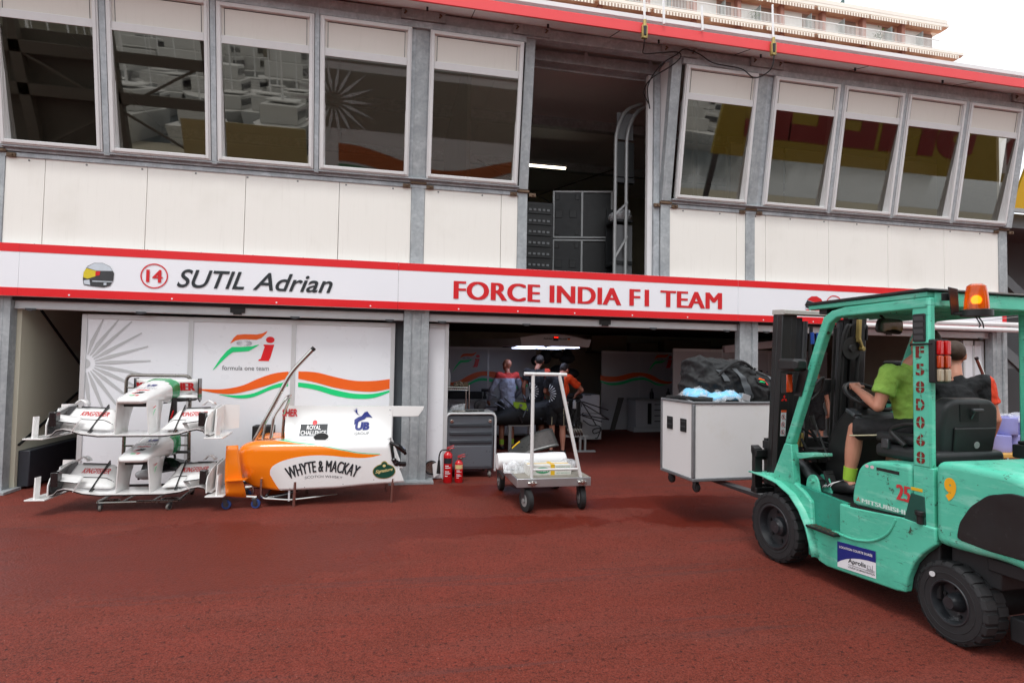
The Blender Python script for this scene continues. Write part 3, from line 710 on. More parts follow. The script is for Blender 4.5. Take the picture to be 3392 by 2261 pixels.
m.tube(bez([(3.31, 7.22, 6.22), (3.33, 7.3, 6.10), (3.45, 7.55, 6.15), (3.75, 7.62, 6.24), (4.0, 7.62, 6.28), (4.06, 7.62, 6.22), (3.95, 7.66, 6.1), (3.72, 7.9, 5.98), (3.68, 8.05, 5.85), (3.78, 8.1, 5.7)]), .009, 8)
tag(m.build('aerial_cable', BLACK), 'black cable drooping from clamped aerial into the open upstairs bay', 'cable')
m = MB()
m.tube(bez([(5.32, 7.22, 6.20), (5.32, 7.3, 6.02), (5.2, 7.5, 5.98), (5.05, 7.62, 6.16), (4.6, 7.62, 6.19), (4.35, 7.62, 6.3), (4.12, 7.62, 6.34), (4.0, 7.63, 6.25), (3.8, 7.75, 6.12), (3.70, 7.95, 5.9), (3.80, 8.1, 5.62)]), .009, 8)
tag(m.build('aerial_cable', BLACK), 'black cable looping along the eaves beam from the right hand clamped aerial', 'cable')
# upstairs contents
LIT = mat('lit_tube', 'ffffff', .4, emit='fff3d8', estr=4)
def tubelight(x, y, z, l, label, st=LIT):
    t = thing('tube_light', label, 'light fitting', (x+l/2, y, z))
    m = MB(); m.box(x, x+l, y-.06, y+.06, z+.03, z+.08); m.build('fitting', WHITE, t, .005)
    m = MB(); m.cyl((x+.03, y-.02, z+.01), (x+l-.03, y-.02, z+.01), .028, n=10); m.build('tube', st, t)
tubelight(2.72, 12.0, 5.95, .95, 'lit strip light hanging inside the open upstairs bay')
tubelight(8.0, 13.5, 5.0, .6, 'small lit strip light seen through the window right of the open bay')
# flight cases and rack upstairs
BLKCASE = mat('dark_flight_case', '1a1b1c', .45, 0, .15, 6, grime=.3)
GRYCASE = mat('grey_flight_case', '232527', .5, 0, .1, 4, grime=.3)
def upcase(z0, z1, label):
    t = thing('flight_case', label, 'flight case', (3.2, 9.6, z0), group='flight cases stacked upstairs')
    m = MB(); Mx = Matrix.Translation((3.23, 9.55, 0)) @ Matrix.Rotation(R(-14), 4, 'Z'); m.M = Mx
    m.box(-.52, .0, 0, .8, z0+.02, z1-.02, 0); m.build('shell', [GRYCASE], t, .005)
    m = MB(Mx)
    m.box(.0, .5, .02, .8, z0+.02, z1-.02); m.build('shell', BLKCASE, t, .005)
    m = MB(Mx)
    for x in (-.53, -.03, .49):
        m.box(x, x+.035, -.012, .02, z0, z1)
    for z in (z0, z1-.03): m.box(-.53, .525, -.011, .02, z, z+.03)
    m.build('edge_trim', ALUM, t, .003)
    m = MB(Mx)
    for zx in (-.42, -.17):
        m.box(zx-.06, zx+.06, -.01, 0, (z0+z1)/2-.06, (z0+z1)/2+.08)
    for zx in (-.45, -.1): m.box(zx-.035, zx+.035, -.01, 0, z1-.16, z1-.06); m.box(zx-.035, zx+.035, -.01, 0, z0+.06, z0+.16)
    m.build('handle', BLACK, t, .004)
upcase(2.97, 3.86, 'grey flight case at the bottom of the upstairs stack'); upcase(3.88, 4.72, 'grey flight case on top of the upstairs stack')
t = thing('equipment_rack', 'black rack of electronics with small lights left of the upstairs flight cases', 'equipment rack', (2.4, 9.6, 2.97))
m = MB(); m.box(2.16, 2.68, 9.5, 10.1, 2.97, 4.45); m.build('cabinet', BLKCASE, t, .01)
for k in range(7):
    z = 3.1+k*.19
    m = MB(); m.box(2.2, 2.64, 9.48, 9.5, z, z+.15); m.build('rack_unit', BLACK, t, .004)
    for q in range(5): m = MB(); m.box(2.24+q*.08, 2.285+q*.08, 9.47, 9.48, z+.05, z+.085); m.build('button', mat('pale_button', '8b8f92', .4), t)
t = thing('display_stand', 'tall curved silver framed stand with dark screen inside the upstairs bay', 'stand', (4.1, 9.0, 2.97))
for y0 in (8.65,):
    for x in (3.47, 3.66):
        m = MB(); m.tube(fillet([(x, y0, 2.98), (x, y0, 5.45), (x+.18, y0+.05, 5.85), (x+.5, y0+.1, 6.0)], .25), .03, 8); m.build('frame_tube', ALUM, t)
m = MB(); m.box(3.50, 3.80, 8.66, 8.70, 4.72, 5.3); m.build('screen', BLACK, t, .006)
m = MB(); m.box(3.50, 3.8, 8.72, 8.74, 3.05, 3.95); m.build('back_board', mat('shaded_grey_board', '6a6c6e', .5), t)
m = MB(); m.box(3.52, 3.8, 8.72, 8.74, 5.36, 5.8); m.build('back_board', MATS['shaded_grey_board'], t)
m = MB(); m.box(3.49, 3.8, 8.64, 8.72, 4.62, 4.70); m.box(3.48, 3.8, 8.7, 9.1, 4.0, 4.04); m.box(3.48, 3.8, 8.7, 9.1, 3.3, 3.36); m.box(3.5, 3.8, 9.1, 9.14, 3.0, 4.3); m.build('shelf', GRYCASE, t, .004)
m = MB(); m.bar((3.47, 8.64, 3.4), (3.68, 8.64, 3.75), .04, .03); m.bar((3.47, 8.64, 4.1), (3.68, 8.64, 4.3), .04, .03); m.build('brace', ALUM, t)
m = MB(); m.ell((3.66, 8.9, 4.12), .2, .18, .1, 12, 8); m.ell((3.72, 8.85, 4.18), .1, .14, .07, 10, 7); tag(m.build('plastic_bag', film('clear_bag', alpha=.6)), 'crumpled clear plastic bag on the shelf of the curved upstairs stand', 'bag')
m = MB(); m.lathe([(.02, 0), (.12, .02), (.11, .2), (.06, .32), (.0, .35)], (3.7, 8.85, 3.362), (0, 0, 1), 14); tag(m.build('domed_cover', BLACKM), 'dark rounded cover on the lowest shelf of the curved upstairs stand', 'cover')

# neighbouring structure on the right
NG = mat('grey_stair_steel', '6a6d70', .55, .2, .12, 3); ND = mat('dark_hall_sheet', '5a5d60', .7, 0, .1, 1)
t = thing('stair_tower', 'grey steel outside stair with sloping stringers right of the garage building', 'staircase', (12, 9.5, 0))
m = MB(); m.box(10.75, 16, 10.2, 10.3, 0, 5.2); m.build('back_panel', ND, t)
for z0, z1, y in ((3.95, 2.9, 9.2), (2.55, 1.6, 9.3), (1.0, .1, 9.4)):
    m = MB(); m.bar((10.9, y, z0+.4), (14.4, y, z1-1.2), .08, .2); m.build('stringer', NG, t, .005)
m = MB(); m.box(10.8, 16, 9.3, 9.5, 1.72, 1.90); m.box(10.8, 16, 8.5, 8.7, 4.35, 4.55); m.build('landing_beam', NG, t, .005)
m = MB(); m.box(10.9, 10.96, 8.4, 8.46, 0, 1.2); m.build('post', ALUM, t)
m = MB(); m.box(10.80, 18, 8.5, 12, 4.55, 4.62); m.box(10.85, 18, 9.6, 9.7, 3.2, 3.25) ; m.build('landing', NG, t)
sb = thing('yellow_hoarding', 'bright yellow hoarding at the right edge beside the slanted windows', 'hoarding', (12.5, 8.4, 4.6))
m = MB()
m.add([(10.95, 8.28, 4.62), (18, 8.28, 4.75), (18, 7.8, 6.4), (11.2, 7.8, 6.4)], [(0, 1, 2, 3)]); m.build('sheet', mat('yellow_sheet', 'f2c21a', .4, 0, .04, 1), sb, smooth=0, solid=.04)
m = MB(); m.bar((10.95, 8.26, 4.6), (18, 8.26, 4.72), .05, .07); m.build('edge', ALUM, sb)
# ------------------------------------------------------------------ graphics shared by display walls
WAVE_T = [(-2.62, 1.262), (-2.48, 1.26), (-2.20, 1.26), (-1.96, 1.31), (-1.77, 1.40), (-1.59, 1.47), (-1.43, 1.50), (-1.27, 1.51), (-1.02, 1.50), (-.77, 1.44), (-.51, 1.39), (-.24, 1.39), (.0, 1.42)]
WAVE_M = [(-2.62, 1.261), (-2.48, 1.245), (-2.26, 1.205), (-2.07, 1.20), (-1.85, 1.25), (-1.60, 1.33), (-1.42, 1.40), (-1.27, 1.41), (-1.02, 1.36), (-.76, 1.29), (-.50, 1.25), (-.24, 1.24), (.0, 1.285)]
GRN_T = [(-2.26, 1.192), (-2.01, 1.18), (-1.81, 1.21), (-1.59, 1.31), (-1.42, 1.36), (-1.27, 1.36), (-1.02, 1.33), (-.76, 1.26), (-.50, 1.21), (-.24, 1.21), (.0, 1.265)]
GRN_B = [(-2.26, 1.19), (-2.00, 1.14), (-1.81, 1.16), (-1.59, 1.26), (-1.42, 1.30), (-1.27, 1.30), (-1.02, 1.26), (-.76, 1.18), (-.50, 1.14), (-.24, 1.15), (.0, 1.24)]
def resamp(p, xs):
    q = bez([(a, 0, b) for a, b in p], 8); out = []
    for x in xs:
        for (a, _, b), (c, _, d) in zip(q[:-1], q[1:]):
            if a <= x <= c+1e-9: out.append((x, b+(d-b)*(x-a)/max(c-a, 1e-6))); break
        else: out.append((x, q[-1][2] if x > q[-1][0] else q[0][2]))
    return out
def wave(parent, fn, x0, x1, gap=None):
    xs = [x0+(x1-x0)*i/60 for i in range(61)]
    for T, B, mt, nm in ((WAVE_T, WAVE_M, ORANGE, 'orange_wave'), (GRN_T, GRN_B, GREENP, 'green_wave')):
        X = [x for x in xs if x >= T[0][0]]; m = MB()
        runs = [X] if gap is None else [[x for x in X if x < gap[0]], [x for x in X if x > gap[1]]]
        for r in runs:
            if len(r) > 1: m.strip([fn(*q) for q in resamp(T, r)], [fn(*q) for q in resamp(B, r)])
        m.build(nm, mt, parent, smooth=0)
def fi_logo(parent, fn, s=1.0, tag_line=True):
    # fn(u, v) in logo units: u 0..1 wide, v 0..~.72
    m = MB(); m.strip([fn(*q) for q in ((.27, .50), (.32, .60), (.38, .66), (.50, .675), (.70, .675), (.80, .70), (.88, .745))], [fn(*q) for q in ((.27, .495), (.36, .555), (.44, .575), (.52, .58), (.70, .575), (.78, .61), (.86, .70))])
    m.build('orange_swoosh', ORANGE, parent, smooth=0)
    m = MB(); m.strip([fn(*q) for q in ((0, .0), (.12, .22), (.22, .36), (.30, .43), (.45, .435), (.62, .45), (.75, .49))], [fn(*q) for q in ((.01, .0), (.16, .18), (.25, .28), (.32, .335), (.45, .345), (.58, .36), (.71, .45))])
    m.build('green_swoosh', GREENP, parent, smooth=0)
    m = MB(); m.poly([fn(*q) for q in ((.82, .49), (1.0, .49), (.94, .24), (.92, .2), (.92, .18), (.74, .18), (.745, .205), (.78, .22), (.84, .45), (.82, .47))])
    m.poly([fn(.93+.072*math.cos(a*PI/12), .58+.06*math.sin(a*PI/12)) for a in range(24)]); m.build('red_letter', RED, parent, smooth=0)
    m = MB()
    for k in range(24):
        a = 2*PI*k/24; c, s_ = math.cos(a), math.sin(a)
        m.poly([fn(.50+.03*c, .505+.02*s_), fn(.50+.13*c-.004*s_, .505+.06*s_+.003), fn(.50+.13*c, .505+.06*s_-.003)])
    m.build('wheel_emblem', DGREYP, parent, smooth=0)
    if tag_line:
        m = MB(); text_into(m, 'formula one team', fn, .15, .92, .0, .085); m.build('lettering', DGREYP, parent, smooth=0)

# ------------------------------------------------------------------ big white display wall in the left bay
dw = thing('display_wall', 'white display wall with grey sunburst, team logo and orange green wave in the left bay', 'display wall', (-1.9, 8.3, 0))
m = MB(); m.box(-3.885, .03, 8.31, 8.36, .01, 2.2); m.build('panel', PANELW, dw, .003)
m = MB()
for x in (-3.89, -2.64, -1.35, -.02): m.box(x, x+.06, 8.297, 8.312, 0, 2.21)
m.box(-3.83, .0, 8.298, 8.312, 2.15, 2.212); m.build('panel_frame', PANELF, dw, .004)
m = MB(); m.box(-3.83, 0, 8.299, 8.311, 0, .03); m.build('base_strip', BLACK, dw)
wave(dw, front(8.306), -2.58, .0, (-1.36, -1.285))
fi_logo(dw, lambda u, v: (-2.33+.76*u, 8.306, 1.515+.72*v))
m = MB(); cx_, cz_ = -3.84, 1.575
for k in range(16):
    a = R(90)-k*R(180)/12.5
    if k > 13: continue
    c, s_ = math.cos(a), math.sin(a)
    def q(r, w): return (cx_+r*c-w*s_, cz_+r*s_+w*c)
    P = [q(.115, -.006), q(.115, .006), q(.29, .024), q(.76, .008), q(.76, -.008), q(.29, -.024)]
    P = [(max(x, -3.828), min(z, 2.148)) for x, z in P]
    m.poly([(x, 8.306, z) for x, z in P])
m.poly([(max(-3.828, cx_+.062*math.cos(a)), 8.306, cz_+.062*math.sin(a)) for a in [R(-90+i*12) for i in range(16)]])
m.build('sunburst', GREYP, dw, smooth=0)
nw = thing('display_wall', 'narrow blank white panel right of the pillar beside the tool cabinet', 'display wall', (.63, 8.3, 0))
m = MB(); m.box(.515, .80, 8.30, 8.34, .01, 2.215); m.build('panel', PANELW, nw, .003)
m = MB(); m.box(.745, .80, 8.285, 8.30, 0, 2.22); m.box(.52, .745, 8.286, 8.30, 2.15, 2.22); m.build('panel_frame', PANELF, nw, .004)

# ------------------------------------------------------------------ front wings with nose cones
CHROMED = mat('satin_steel_tube', '8d8a84', .28, .9, .1, 8)
NOSEG = mat('green_gloss_paint', '1c9a5c', .18, 0, .06, 4, coat=.5)
SILVER = mat('silver_shade_paint', 'd4d6d8', .2, 0, .05, 3, coat=.4)
WTEXT = mat('red_script', 'cf1d24', .4)
def wing_parts(t, deflt=True):
    B = lambda m, n, mt, p=t, **k: m.build(n, mt, p, local=True, **k)
    # main plane: thin blade, curling up before each end plate
    xs = [-.80, -.76, -.72, -.66, -.58, -.48, -.32, 0, .32, .48, .58, .66, .72, .76, .80]
    zz = {.80: .0, .76: .01, .72: .055, .66: .07, .58: .055, .48: .02, .32: 0, 0: 0}
    for side, mt, off in (('top', WGLOSS, 0), ('under', CARBON, -.014)):
        m = MB(); rings = []
        for x in xs:
            z = zz[abs(x)]+off; rings.append([(x, -.02, z+.004), (x, .10, z+.012), (x, .26, z+.02), (x, .26, z+.012), (x, .10, z), (x, -.02, z-.006)])
        m.loft(rings); B(m, 'main_plane', mt, smooth=50)
    for s in (-1, 1):
        # flap, inner end rounded down onto the main plane
        def fl(u, v, lift=0):
            x = s*(.25+.47*u); rise = min(1, (u/.22))**.5 if u < .22 else 1
            prof = .045+.20*(v**.8)*rise; y = .06+.30*v+.03*(1-rise)
            return (x, y, prof+.02*u+lift)
        m = MB().grid(lambda u, v: fl(u, v), 24, 8); f = B(m, 'flap', WGLOSS, solid=.008, smooth=60)
        m = MB().grid(lambda u, v: fl(u, .34+.035*v, .006), 20, 1); B(m, 'slot_edge', CARBON, f, smooth=0)
        m = MB().tube([fl(.35+.05*i, 1.0, .008) for i in range(12)], .007, 6); B(m, 'trailing_edge', CARBON, f)
        m = MB(); tx = 'KINGFISHER'
        flo = lambda off: (lambda u, v: (lambda p: (p[0], p[1]-.006-off, p[2]+.006+off))(fl(1-u if s < 0 else u, v)))
        heavy(m, tx, flo, .22 if s < 0 else .34, .80 if s < 0 else .90, .54, .78, .004, .1, n=3)
        B(m, 'lettering', WTEXT, f, smooth=0)
        # black fence across flap
        m = MB(); m.add([(s*.42-.006, -.01, .03), (s*.42+.006, -.01, .03), (s*.40+.006, .36, .30), (s*.40-.006, .36, .30), (s*.42-.006, .05, .02), (s*.42+.006, .05, .02), (s*.40+.006, .38, .21), (s*.40-.006, .38, .21)],
                        [(0, 1, 2, 3), (4, 7, 6, 5), (0, 4, 5, 1), (3, 2, 6, 7), (0, 3, 7, 4), (1, 5, 6, 2)]); B(m, 'fence', CARBON, smooth=0)
        # little cascade wing between fence and end plate
        m = MB().grid(lambda u, v: (s*(.52+.22*u), -.04+.12*v, .13+.03*u+.05*v*v), 8, 4); c = B(m, 'cascade', WGLOSS, solid=.008)
        m = MB().tube([(s*(.52+.022*i), -.042, .128+.003*i) for i in range(11)], .006, 6); B(m, 'leading_edge', CARBON, c)
        m = MB(); m.add([(s*.52, -.04, .125), (s*.53, .03, .13), (s*.585, .05, .03), (s*.575, -.02, .03)], [(0, 1, 2, 3)]); B(m, 'cascade_strut', WGLOSS, solid=.006, smooth=0)
        # end plate: black inside, white outside and edge, wide foot, turning fin
        m = MB(); m.prism([(-.10, .01), (.40, .01), (.46, .10), (.44, .30), (.30, .30), (.06, .24), (-.06, .19), (-.10, .12)], 'x', s*.765, s*.775); e = B(m, 'end_plate', WGLOSS, bevel=.002)
        m = MB(); m.prism([(-.085, .02), (.39, .02), (.44, .10), (.42, .28), (.30, .28), (.06, .225), (-.05, .175), (-.085, .11)], 'x', s*.755, s*.764); B(m, 'inner_skin', CARBON, e)
        m = MB(); m.box(min(s*.69, s*.76), max(s*.69, s*.76), -.08, .0, .10, .25); B(m, 'inner_vane', CARBON, bevel=.006)
        m = MB(); m.prism([(s*.77, -.14), (s*.96, -.14), (s*.95, .05), (s*.90, .44), (s*.77, .44)], 'z', -.03, -.015); B(m, 'foot_plate', WGLOSS, e, bevel=.003)
        m = MB(); m.add([(s*.88, -.12, -.015), (s*.89, -.02, -.015), (s*.895, .0, .20), (s*.885, -.10, .205)], [(0, 1, 2, 3)]); B(m, 'fin', WGLOSS, e, solid=.014, smooth=0)
        m = MB(); m.add([(s*.80, .10, .0), (s*.80, .44, .0), (s*.95, .50, .02), (s*.95, .50, .29), (s*.80, .44, .30), (s*.80, .16, .27)], [(0, 1, 4, 5), (1, 2, 3, 4)]); B(m, 'outer_blade', WGLOSS, e, solid=.012, smooth=0)
        m = MB().grid(lambda u, v: (s*(.60+.12*u), .30+.1*v, .30+.05*math.sin(PI*u)), 6, 2); B(m, 'winglet', WGLOSS, solid=.01)
        # pylon under the nose
        m = MB(); R_ = []
        for k in range(9):
            v = k/8; z = .01+.36*v; hw = .012+.004*v; x = s*(.168-.022*v); y0 = .00-.02*v; y1 = .30+.14*v*v
            R_.append([(x-hw*.3, y0, z), (x-hw, y0+.05, z), (x-hw, y1-.04, z), (x, y1, z), (x+hw, y1-.04, z), (x+hw, y0+.05, z), (x+hw*.3, y0, z)])
        m.loft(R_); p = B(m, 'pylon', WGLOSS, smooth=60)
        if s > 0:
            fi_ = lambda u, v: (s*.165+.0, .05+.0+.09*u, .20+.12*v)
            m = MB(); m.poly([(.185+.0, .06, .20), (.185, .09, .25), (.182, .13, .27), (.182, .10, .27), (.184, .07, .24)]); B(m, 'green_mark', GREENP, p, smooth=0)
            m = MB(); m.poly([(.181, .06, .28), (.181, .13, .30), (.181, .13, .31), (.181, .07, .295)]); B(m, 'red_mark', RED, p, smooth=0)
    # nose cone
    n = 28; secs = []
    for k in range(22):
        v = k/21; y = -.06+.80*v; e = min(1, (v/.06)**.5) if v < .06 else 1
        hw = (.152+.045*v)*(.70+.30*e); zt = .395+.195*(v**.9); zb = .335-.02*v-.03*v*v; zc = (zt+zb)/2; hh = (zt-zb)/2*(.5+.5*e)
        r = []
        for i in range(n):
            a = 2*PI*i/n; ca, sa = math.cos(a), math.sin(a); p = 3.6
            r.append((hw*math.copysign(abs(ca)**(2/p), ca)*(1 if sa < 0 else 1-.10*sa*sa), y, zc+hh*math.copysign(abs(sa)**(2/p), sa)))
        secs.append(r)
    m = MB(); m.loft(secs, 0)
    for i, f in enumerate(m.f):
        if len(f) == 4:
            c = [sum(m.v[j][q] for j in f)/4 for q in range(3)]
            if c[1] > .56+.5*max(0, .14-abs(c[0])): m.m[i] = 1
    no = B(m, 'nose_cone', [WGLOSS, NOSEG], smooth=70)
    m = MB(); m.prism([(-.11, .05), (.11, .05), (.12, .60), (-.12, .60)], 'z', .300, .325); B(m, 'nose_underside', BLACK, no)
    top = lambda u, v: (u, v, .395+.195*(max(0, (v+.06)/.80)**.9)+.004-abs(u)**3*1.2)
    m = MB(); m.poly([top(-.05, .02), top(-.005, .02), top(.005, .035), top(-.045, .035)]); B(m, 'green_mark', GREENP, no, smooth=0)
    m = MB(); m.poly([top(.01, .015), top(.03, .015), top(.045, .05), top(.025, .05)]); m.poly([top(-.03, .05), top(.01, .05), top(.015, .06), top(-.02, .06)]); B(m, 'red_mark', RED, no, smooth=0)
    m = MB(); text_into(m, 'B', top, -.035, .055, .10, .16, shear=.3, bold=.05); B(m, 'emblem', DARKTXT, no, smooth=0)
    m = MB(); m.poly([top(-.06, .10), top(-.035, .10), top(.0, .145), top(-.02, .145)]); text_into(m, '~~', top, -.06, .07, .20, .235, bold=.03); B(m, 'emblem', RED, no, smooth=0)
    m = MB(); text_into(m, 'WHYTE & MACKAY', top, -.115, .115, .27, .31); B(m, 'lettering', DGREYP, no, smooth=0)
    m = MB(); text_into(m, 'UB', top, -.03, .07, .38, .44, bold=.05, shear=.2); text_into(m, 'GROUP', top, -.03, .07, .34, .365); B(m, 'lettering', NAVY, no, smooth=0)
    m = MB(); m.box(.185, .32, .62, .70, .33, .355); m.box(-.32, -.185, .62, .70, .33, .355); B(m, 'mounting_bracket', BLACK, bevel=.006)
    m = MB(); text_into(m, 'www.forceindiaf1.com', lambda u, v: (u, .03+v, .0165), -.13, .13, .0, .018); B(m, 'lettering', DGREYP, smooth=0)
wu = thing('front_wing', 'white front wing with green tipped nose, the upper one on the rack', 'front wing', (-2.73, 6.93, .83), R(-2), 'white front wings on the rack')
wing_parts(wu)
dup(wu, (-2.71, 6.97, .195), 'white front wing with green tipped nose, the lower one on the rack near the ground', 'white front wings on the rack')
# the rack
rk = thing('wing_rack', 'polished steel tube rack on castors holding two front wings', 'rack', (-2.73, 7.3, 0))
m = MB(); m.tube(fillet([(-3.13, 7.75, .14), (-3.13, 7.75, 1.45), (-2.42, 7.75, 1.45), (-2.42, 7.75, .85), (-2.40, 7.75, .14)], .08), .02, 10); m.build('hoop', CHROMED, rk)
m = MB()
for z in (1.30, 1.16, .72, .60): m.tube([(-3.13, 7.75, z), (-2.42, 7.75, z)], .012, 8)
m.build('cross_bar', CHROMED, rk)
m = MB(); m.tube(fillet([(-2.7, 7.06, .085), (-3.10, 7.06, .085), (-3.12, 7.75, .085), (-2.32, 7.75, .085), (-2.28, 7.04, .085), (-2.7, 7.06, .085)], .06), .016, 8)
for x in (-2.85, -2.55): m.tube([(x, 7.06, .085), (x, 7.75, .085)], .012, 8)
for x in (-3.0, -2.4): m.tube([(x+.09*math.cos(a), 7.16+.05*math.sin(a), .085) for a in [2*PI*i/16 for i in range(16)]], .008, 6, closed=True)
m.build('base_frame', CHROMED, rk)
m = MB(); m.tube([(-2.62, 7.7, .3), (-2.68, 7.45, .95), (-2.66, 7.5, 1.1)], .016, 8); m.tube([(-2.52, 7.72, .2), (-2.56, 7.72, .5)], .014, 8); m.build('upright', BLACK, rk)
def castor(parent, x, y, r=.045, h=.11, w=.03, rim=BLACK, tyre=RUBBER, rot=0.0, name='castor'):
    M_ = Matrix.Translation((x, y, 0)) @ Matrix.Rotation(rot, 4, 'Z')
    m = MB(M_); m.lathe([(r*.55, -w/2), (r*.92, -w/2), (r, -w/2+.006), (r, w/2-.006), (r*.92, w/2), (r*.55, w/2)], (0, 0, r), (1, 0, 0), 22)
    o = m.build(name, tyre, parent)
    m = MB(M_); m.cyl((-w/2-.002, 0, r), (w/2+.002, 0, r), r*.55, n=14); m.cyl((-w/2-.014, 0, r), (w/2+.014, 0, r), r*.2, n=8); m.build('rim', rim, o)
    m = MB(M_)
    for s in (-1, 1): m.prism([(-.2*r, r*.8), (.3*r, r*.8), (.75*r, h-.015), (-.1*r-.01, h-.015)], 'x', s*(w/2+.006), s*(w/2+.010))
    m.box(-w/2-.012, w/2+.012, -.2*r, .85*r, h-.018, h-.008); m.cyl((0, r*.3, h-.01), (0, r*.3, h), r*.4, n=10); m.build('fork', STEEL, o, .002)
    return o
GREYRUB = mat('grey_castor_rubber', '6e6b66', .6)
castor(rk, -3.05, 7.04, .033, .08, .026, rot=.3, tyre=GREYRUB); castor(rk, -2.36, 7.0, .033, .08, .026, rot=-.5, tyre=GREYRUB); castor(rk, -3.1, 7.75, .033, .08); castor(rk, -2.36, 7.75, .033, .08)
rw = thing('rear_wing', 'white rear wing with red lettering hung behind the upper nose cone', 'rear wing', (-2.65, 7.85, 1.18))
m = MB().grid(lambda u, v: (-2.98+.68*u, 7.70-.05*v, 1.24+.17*v), 4, 3); e = m.build('flap', WGLOSS, rw, solid=.012)
m = MB(); heavy(m, 'KINGFISHER', lambda off: (lambda u, v: (u, 7.68-off-.05*(v-1.24)/.17, v)), -2.98, -2.34, 1.27, 1.37, .016); m.build('lettering', WTEXT, e, smooth=0)
m = MB().grid(lambda u, v: (-2.98+.68*u, 7.62+.1*v, 1.19+.035*v), 4, 2); m.build('lower_flap', WGLOSS, rw, solid=.015)
for x in (-2.995, -2.295): m = MB(); m.prism([(7.63, 1.42), (7.74, 1.42), (7.76, 1.16), (7.70, 1.13), (7.63, 1.18)], 'x', x-.006, x+.006); m.build('end_plate', CARBON, rw)
m = MB(); m.grid(lambda u, v: (-2.96+.64*u, 7.62+.1*v, 1.165+.01*v-.02*math.sin(PI*u)), 8, 2); m.build('beam_wing', CARBON, rw, solid=.02)
# dark floor pieces stowed on the rack base
t = thing('underfloor_panel', 'dark carbon floor piece stowed behind the lower front wing', 'bodywork panel', (-2.6, 7.6, .2))
m = MB(); m.grid(lambda u, v: (-2.85+.85*u, 7.45+.2*v, .25+.10*math.sin(3*u+v)+.12*v), 10, 4); m.build('panel', CARBON, t, solid=.015)
m = MB(); m.ell((-2.78, 7.5, .3), .12, .08, .06, 12, 8); m.build('cover', SILVER, t)
m = MB(); m.prism([(-2.30, .40), (-1.95, .40), (-1.9, .30), (-2.3, .15)], 'y', 7.7, 7.75); m.build('tray', BLACKM, t)
t = thing('bracing_strut', 'black strut plate with red mark standing behind the upper wing', 'strut', (-2.48, 7.5, .83))
m = MB(); m.prism([(-2.56, .86), (-2.46, .86), (-2.47, 1.2), (-2.52, 1.2)], 'y', 7.45, 7.47); m.build('plate', CARBON, t); m = MB(); m.poly([(-2.53, 7.44, .96), (-2.51, 7.44, .96), (-2.49, 7.44, 1.05), (-2.505, 7.44, 1.05)]); m.build('red_mark', RED, t, smooth=0)

# ------------------------------------------------------------------ engine cover and sidepods on their stand
def px6(x): return -1.65+(x-310)*(1.64/1160)          # side elevation plan of the painted lines
def pz6(z): return .66-(z-1020)*(.46/320)
def body_paint():
    t = NT('bodywork_paint'); o = t.sep(); X, Z = o[0], o[2]
    U = t.curve(X, [(px6(a), pz6(b)) for a, b in ((200, 960), (390, 960), (600, 968), (740, 985), (900, 1003), (1100, 1043), (1300, 1078), (1420, 1084), (1700, 1090))], px6(200), px6(1700))
    L = t.curve(X, [(px6(a), pz6(b)) for a, b in ((200, 1500), (538, 1500), (545, 1190), (590, 1140), (700, 1100), (850, 1079), (1000, 1082), (1150, 1100), (1300, 1106), (1420, 1084), (1700, 1040))], px6(200), px6(1700))
    XB = t.curve(Z, [(pz6(b), px6(a)) for b, a in ((1360, 640), (1340, 615), (1300, 588), (1250, 560), (1200, 541), (1170, 555), (1140, 590), (1120, 660), (1000, 660))], pz6(1360), pz6(1000))
    lo = t.math('GREATER_THAN', Z, L); lf = t.math('LESS_THAN', X, XB)
    low = t.math('LESS_THAN', Z, pz6(1141)); lf = t.math('MULTIPLY', lf, low)
    org = t.math('MULTIPLY', t.math('LESS_THAN', Z, U), t.math('MAXIMUM', lo, lf))
    grn = t.math('MULTIPLY', t.math('LESS_THAN', X, px6(1400)), t.math('MULTIPLY', t.math('LESS_THAN', Z, t.math('ADD', U, .012)), t.math('GREATER_THAN', Z, t.math('ADD', U, .002))))
    c = t.mix(org, 'ededec', 'fa8410'); c = t.mix(grn, c, '58d9a0')
    t.set(Base_Color=c, Roughness=.18, Coat_Weight=.5, Coat_Roughness=.05); return t.m
BODYP = body_paint()
ORG = mat('orange_gloss_paint', 'fa8412', .2, 0, .04, 3, coat=.5)
bw = thing('car_bodywork', 'orange and white racing car engine cover with sidepods resting on a low stand', 'car bodywork', (-.7, 7.3, 0))
YC = 7.46
def interp(tab, x):
    if x <= tab[0][0]: return tab[0][1]
    for (a, b), (c, d) in zip(tab[:-1], tab[1:]):
        if x <= c: return lerp(b, d, (x-a)/(c-a))
    return tab[-1][1]
ZT = [(-1.69, .62), (-1.66, .67), (-1.60, .705), (-1.5, .728), (-1.2, .735), (-.6, .725), (0, .73), (.2, .70)]
ZB = [(-1.69, .40), (-1.66, .33), (-1.60, .27), (-1.5, .22), (-1.24, .185), (-.6, .20), (0, .235), (.2, .25)]
YS = [(-1.69, 7.06), (-1.66, 7.02), (-1.60, 6.985), (-1.5, 6.96), (-1.3, 6.95), (-.6, 6.95), (0, 7.0), (.2, 7.04)]
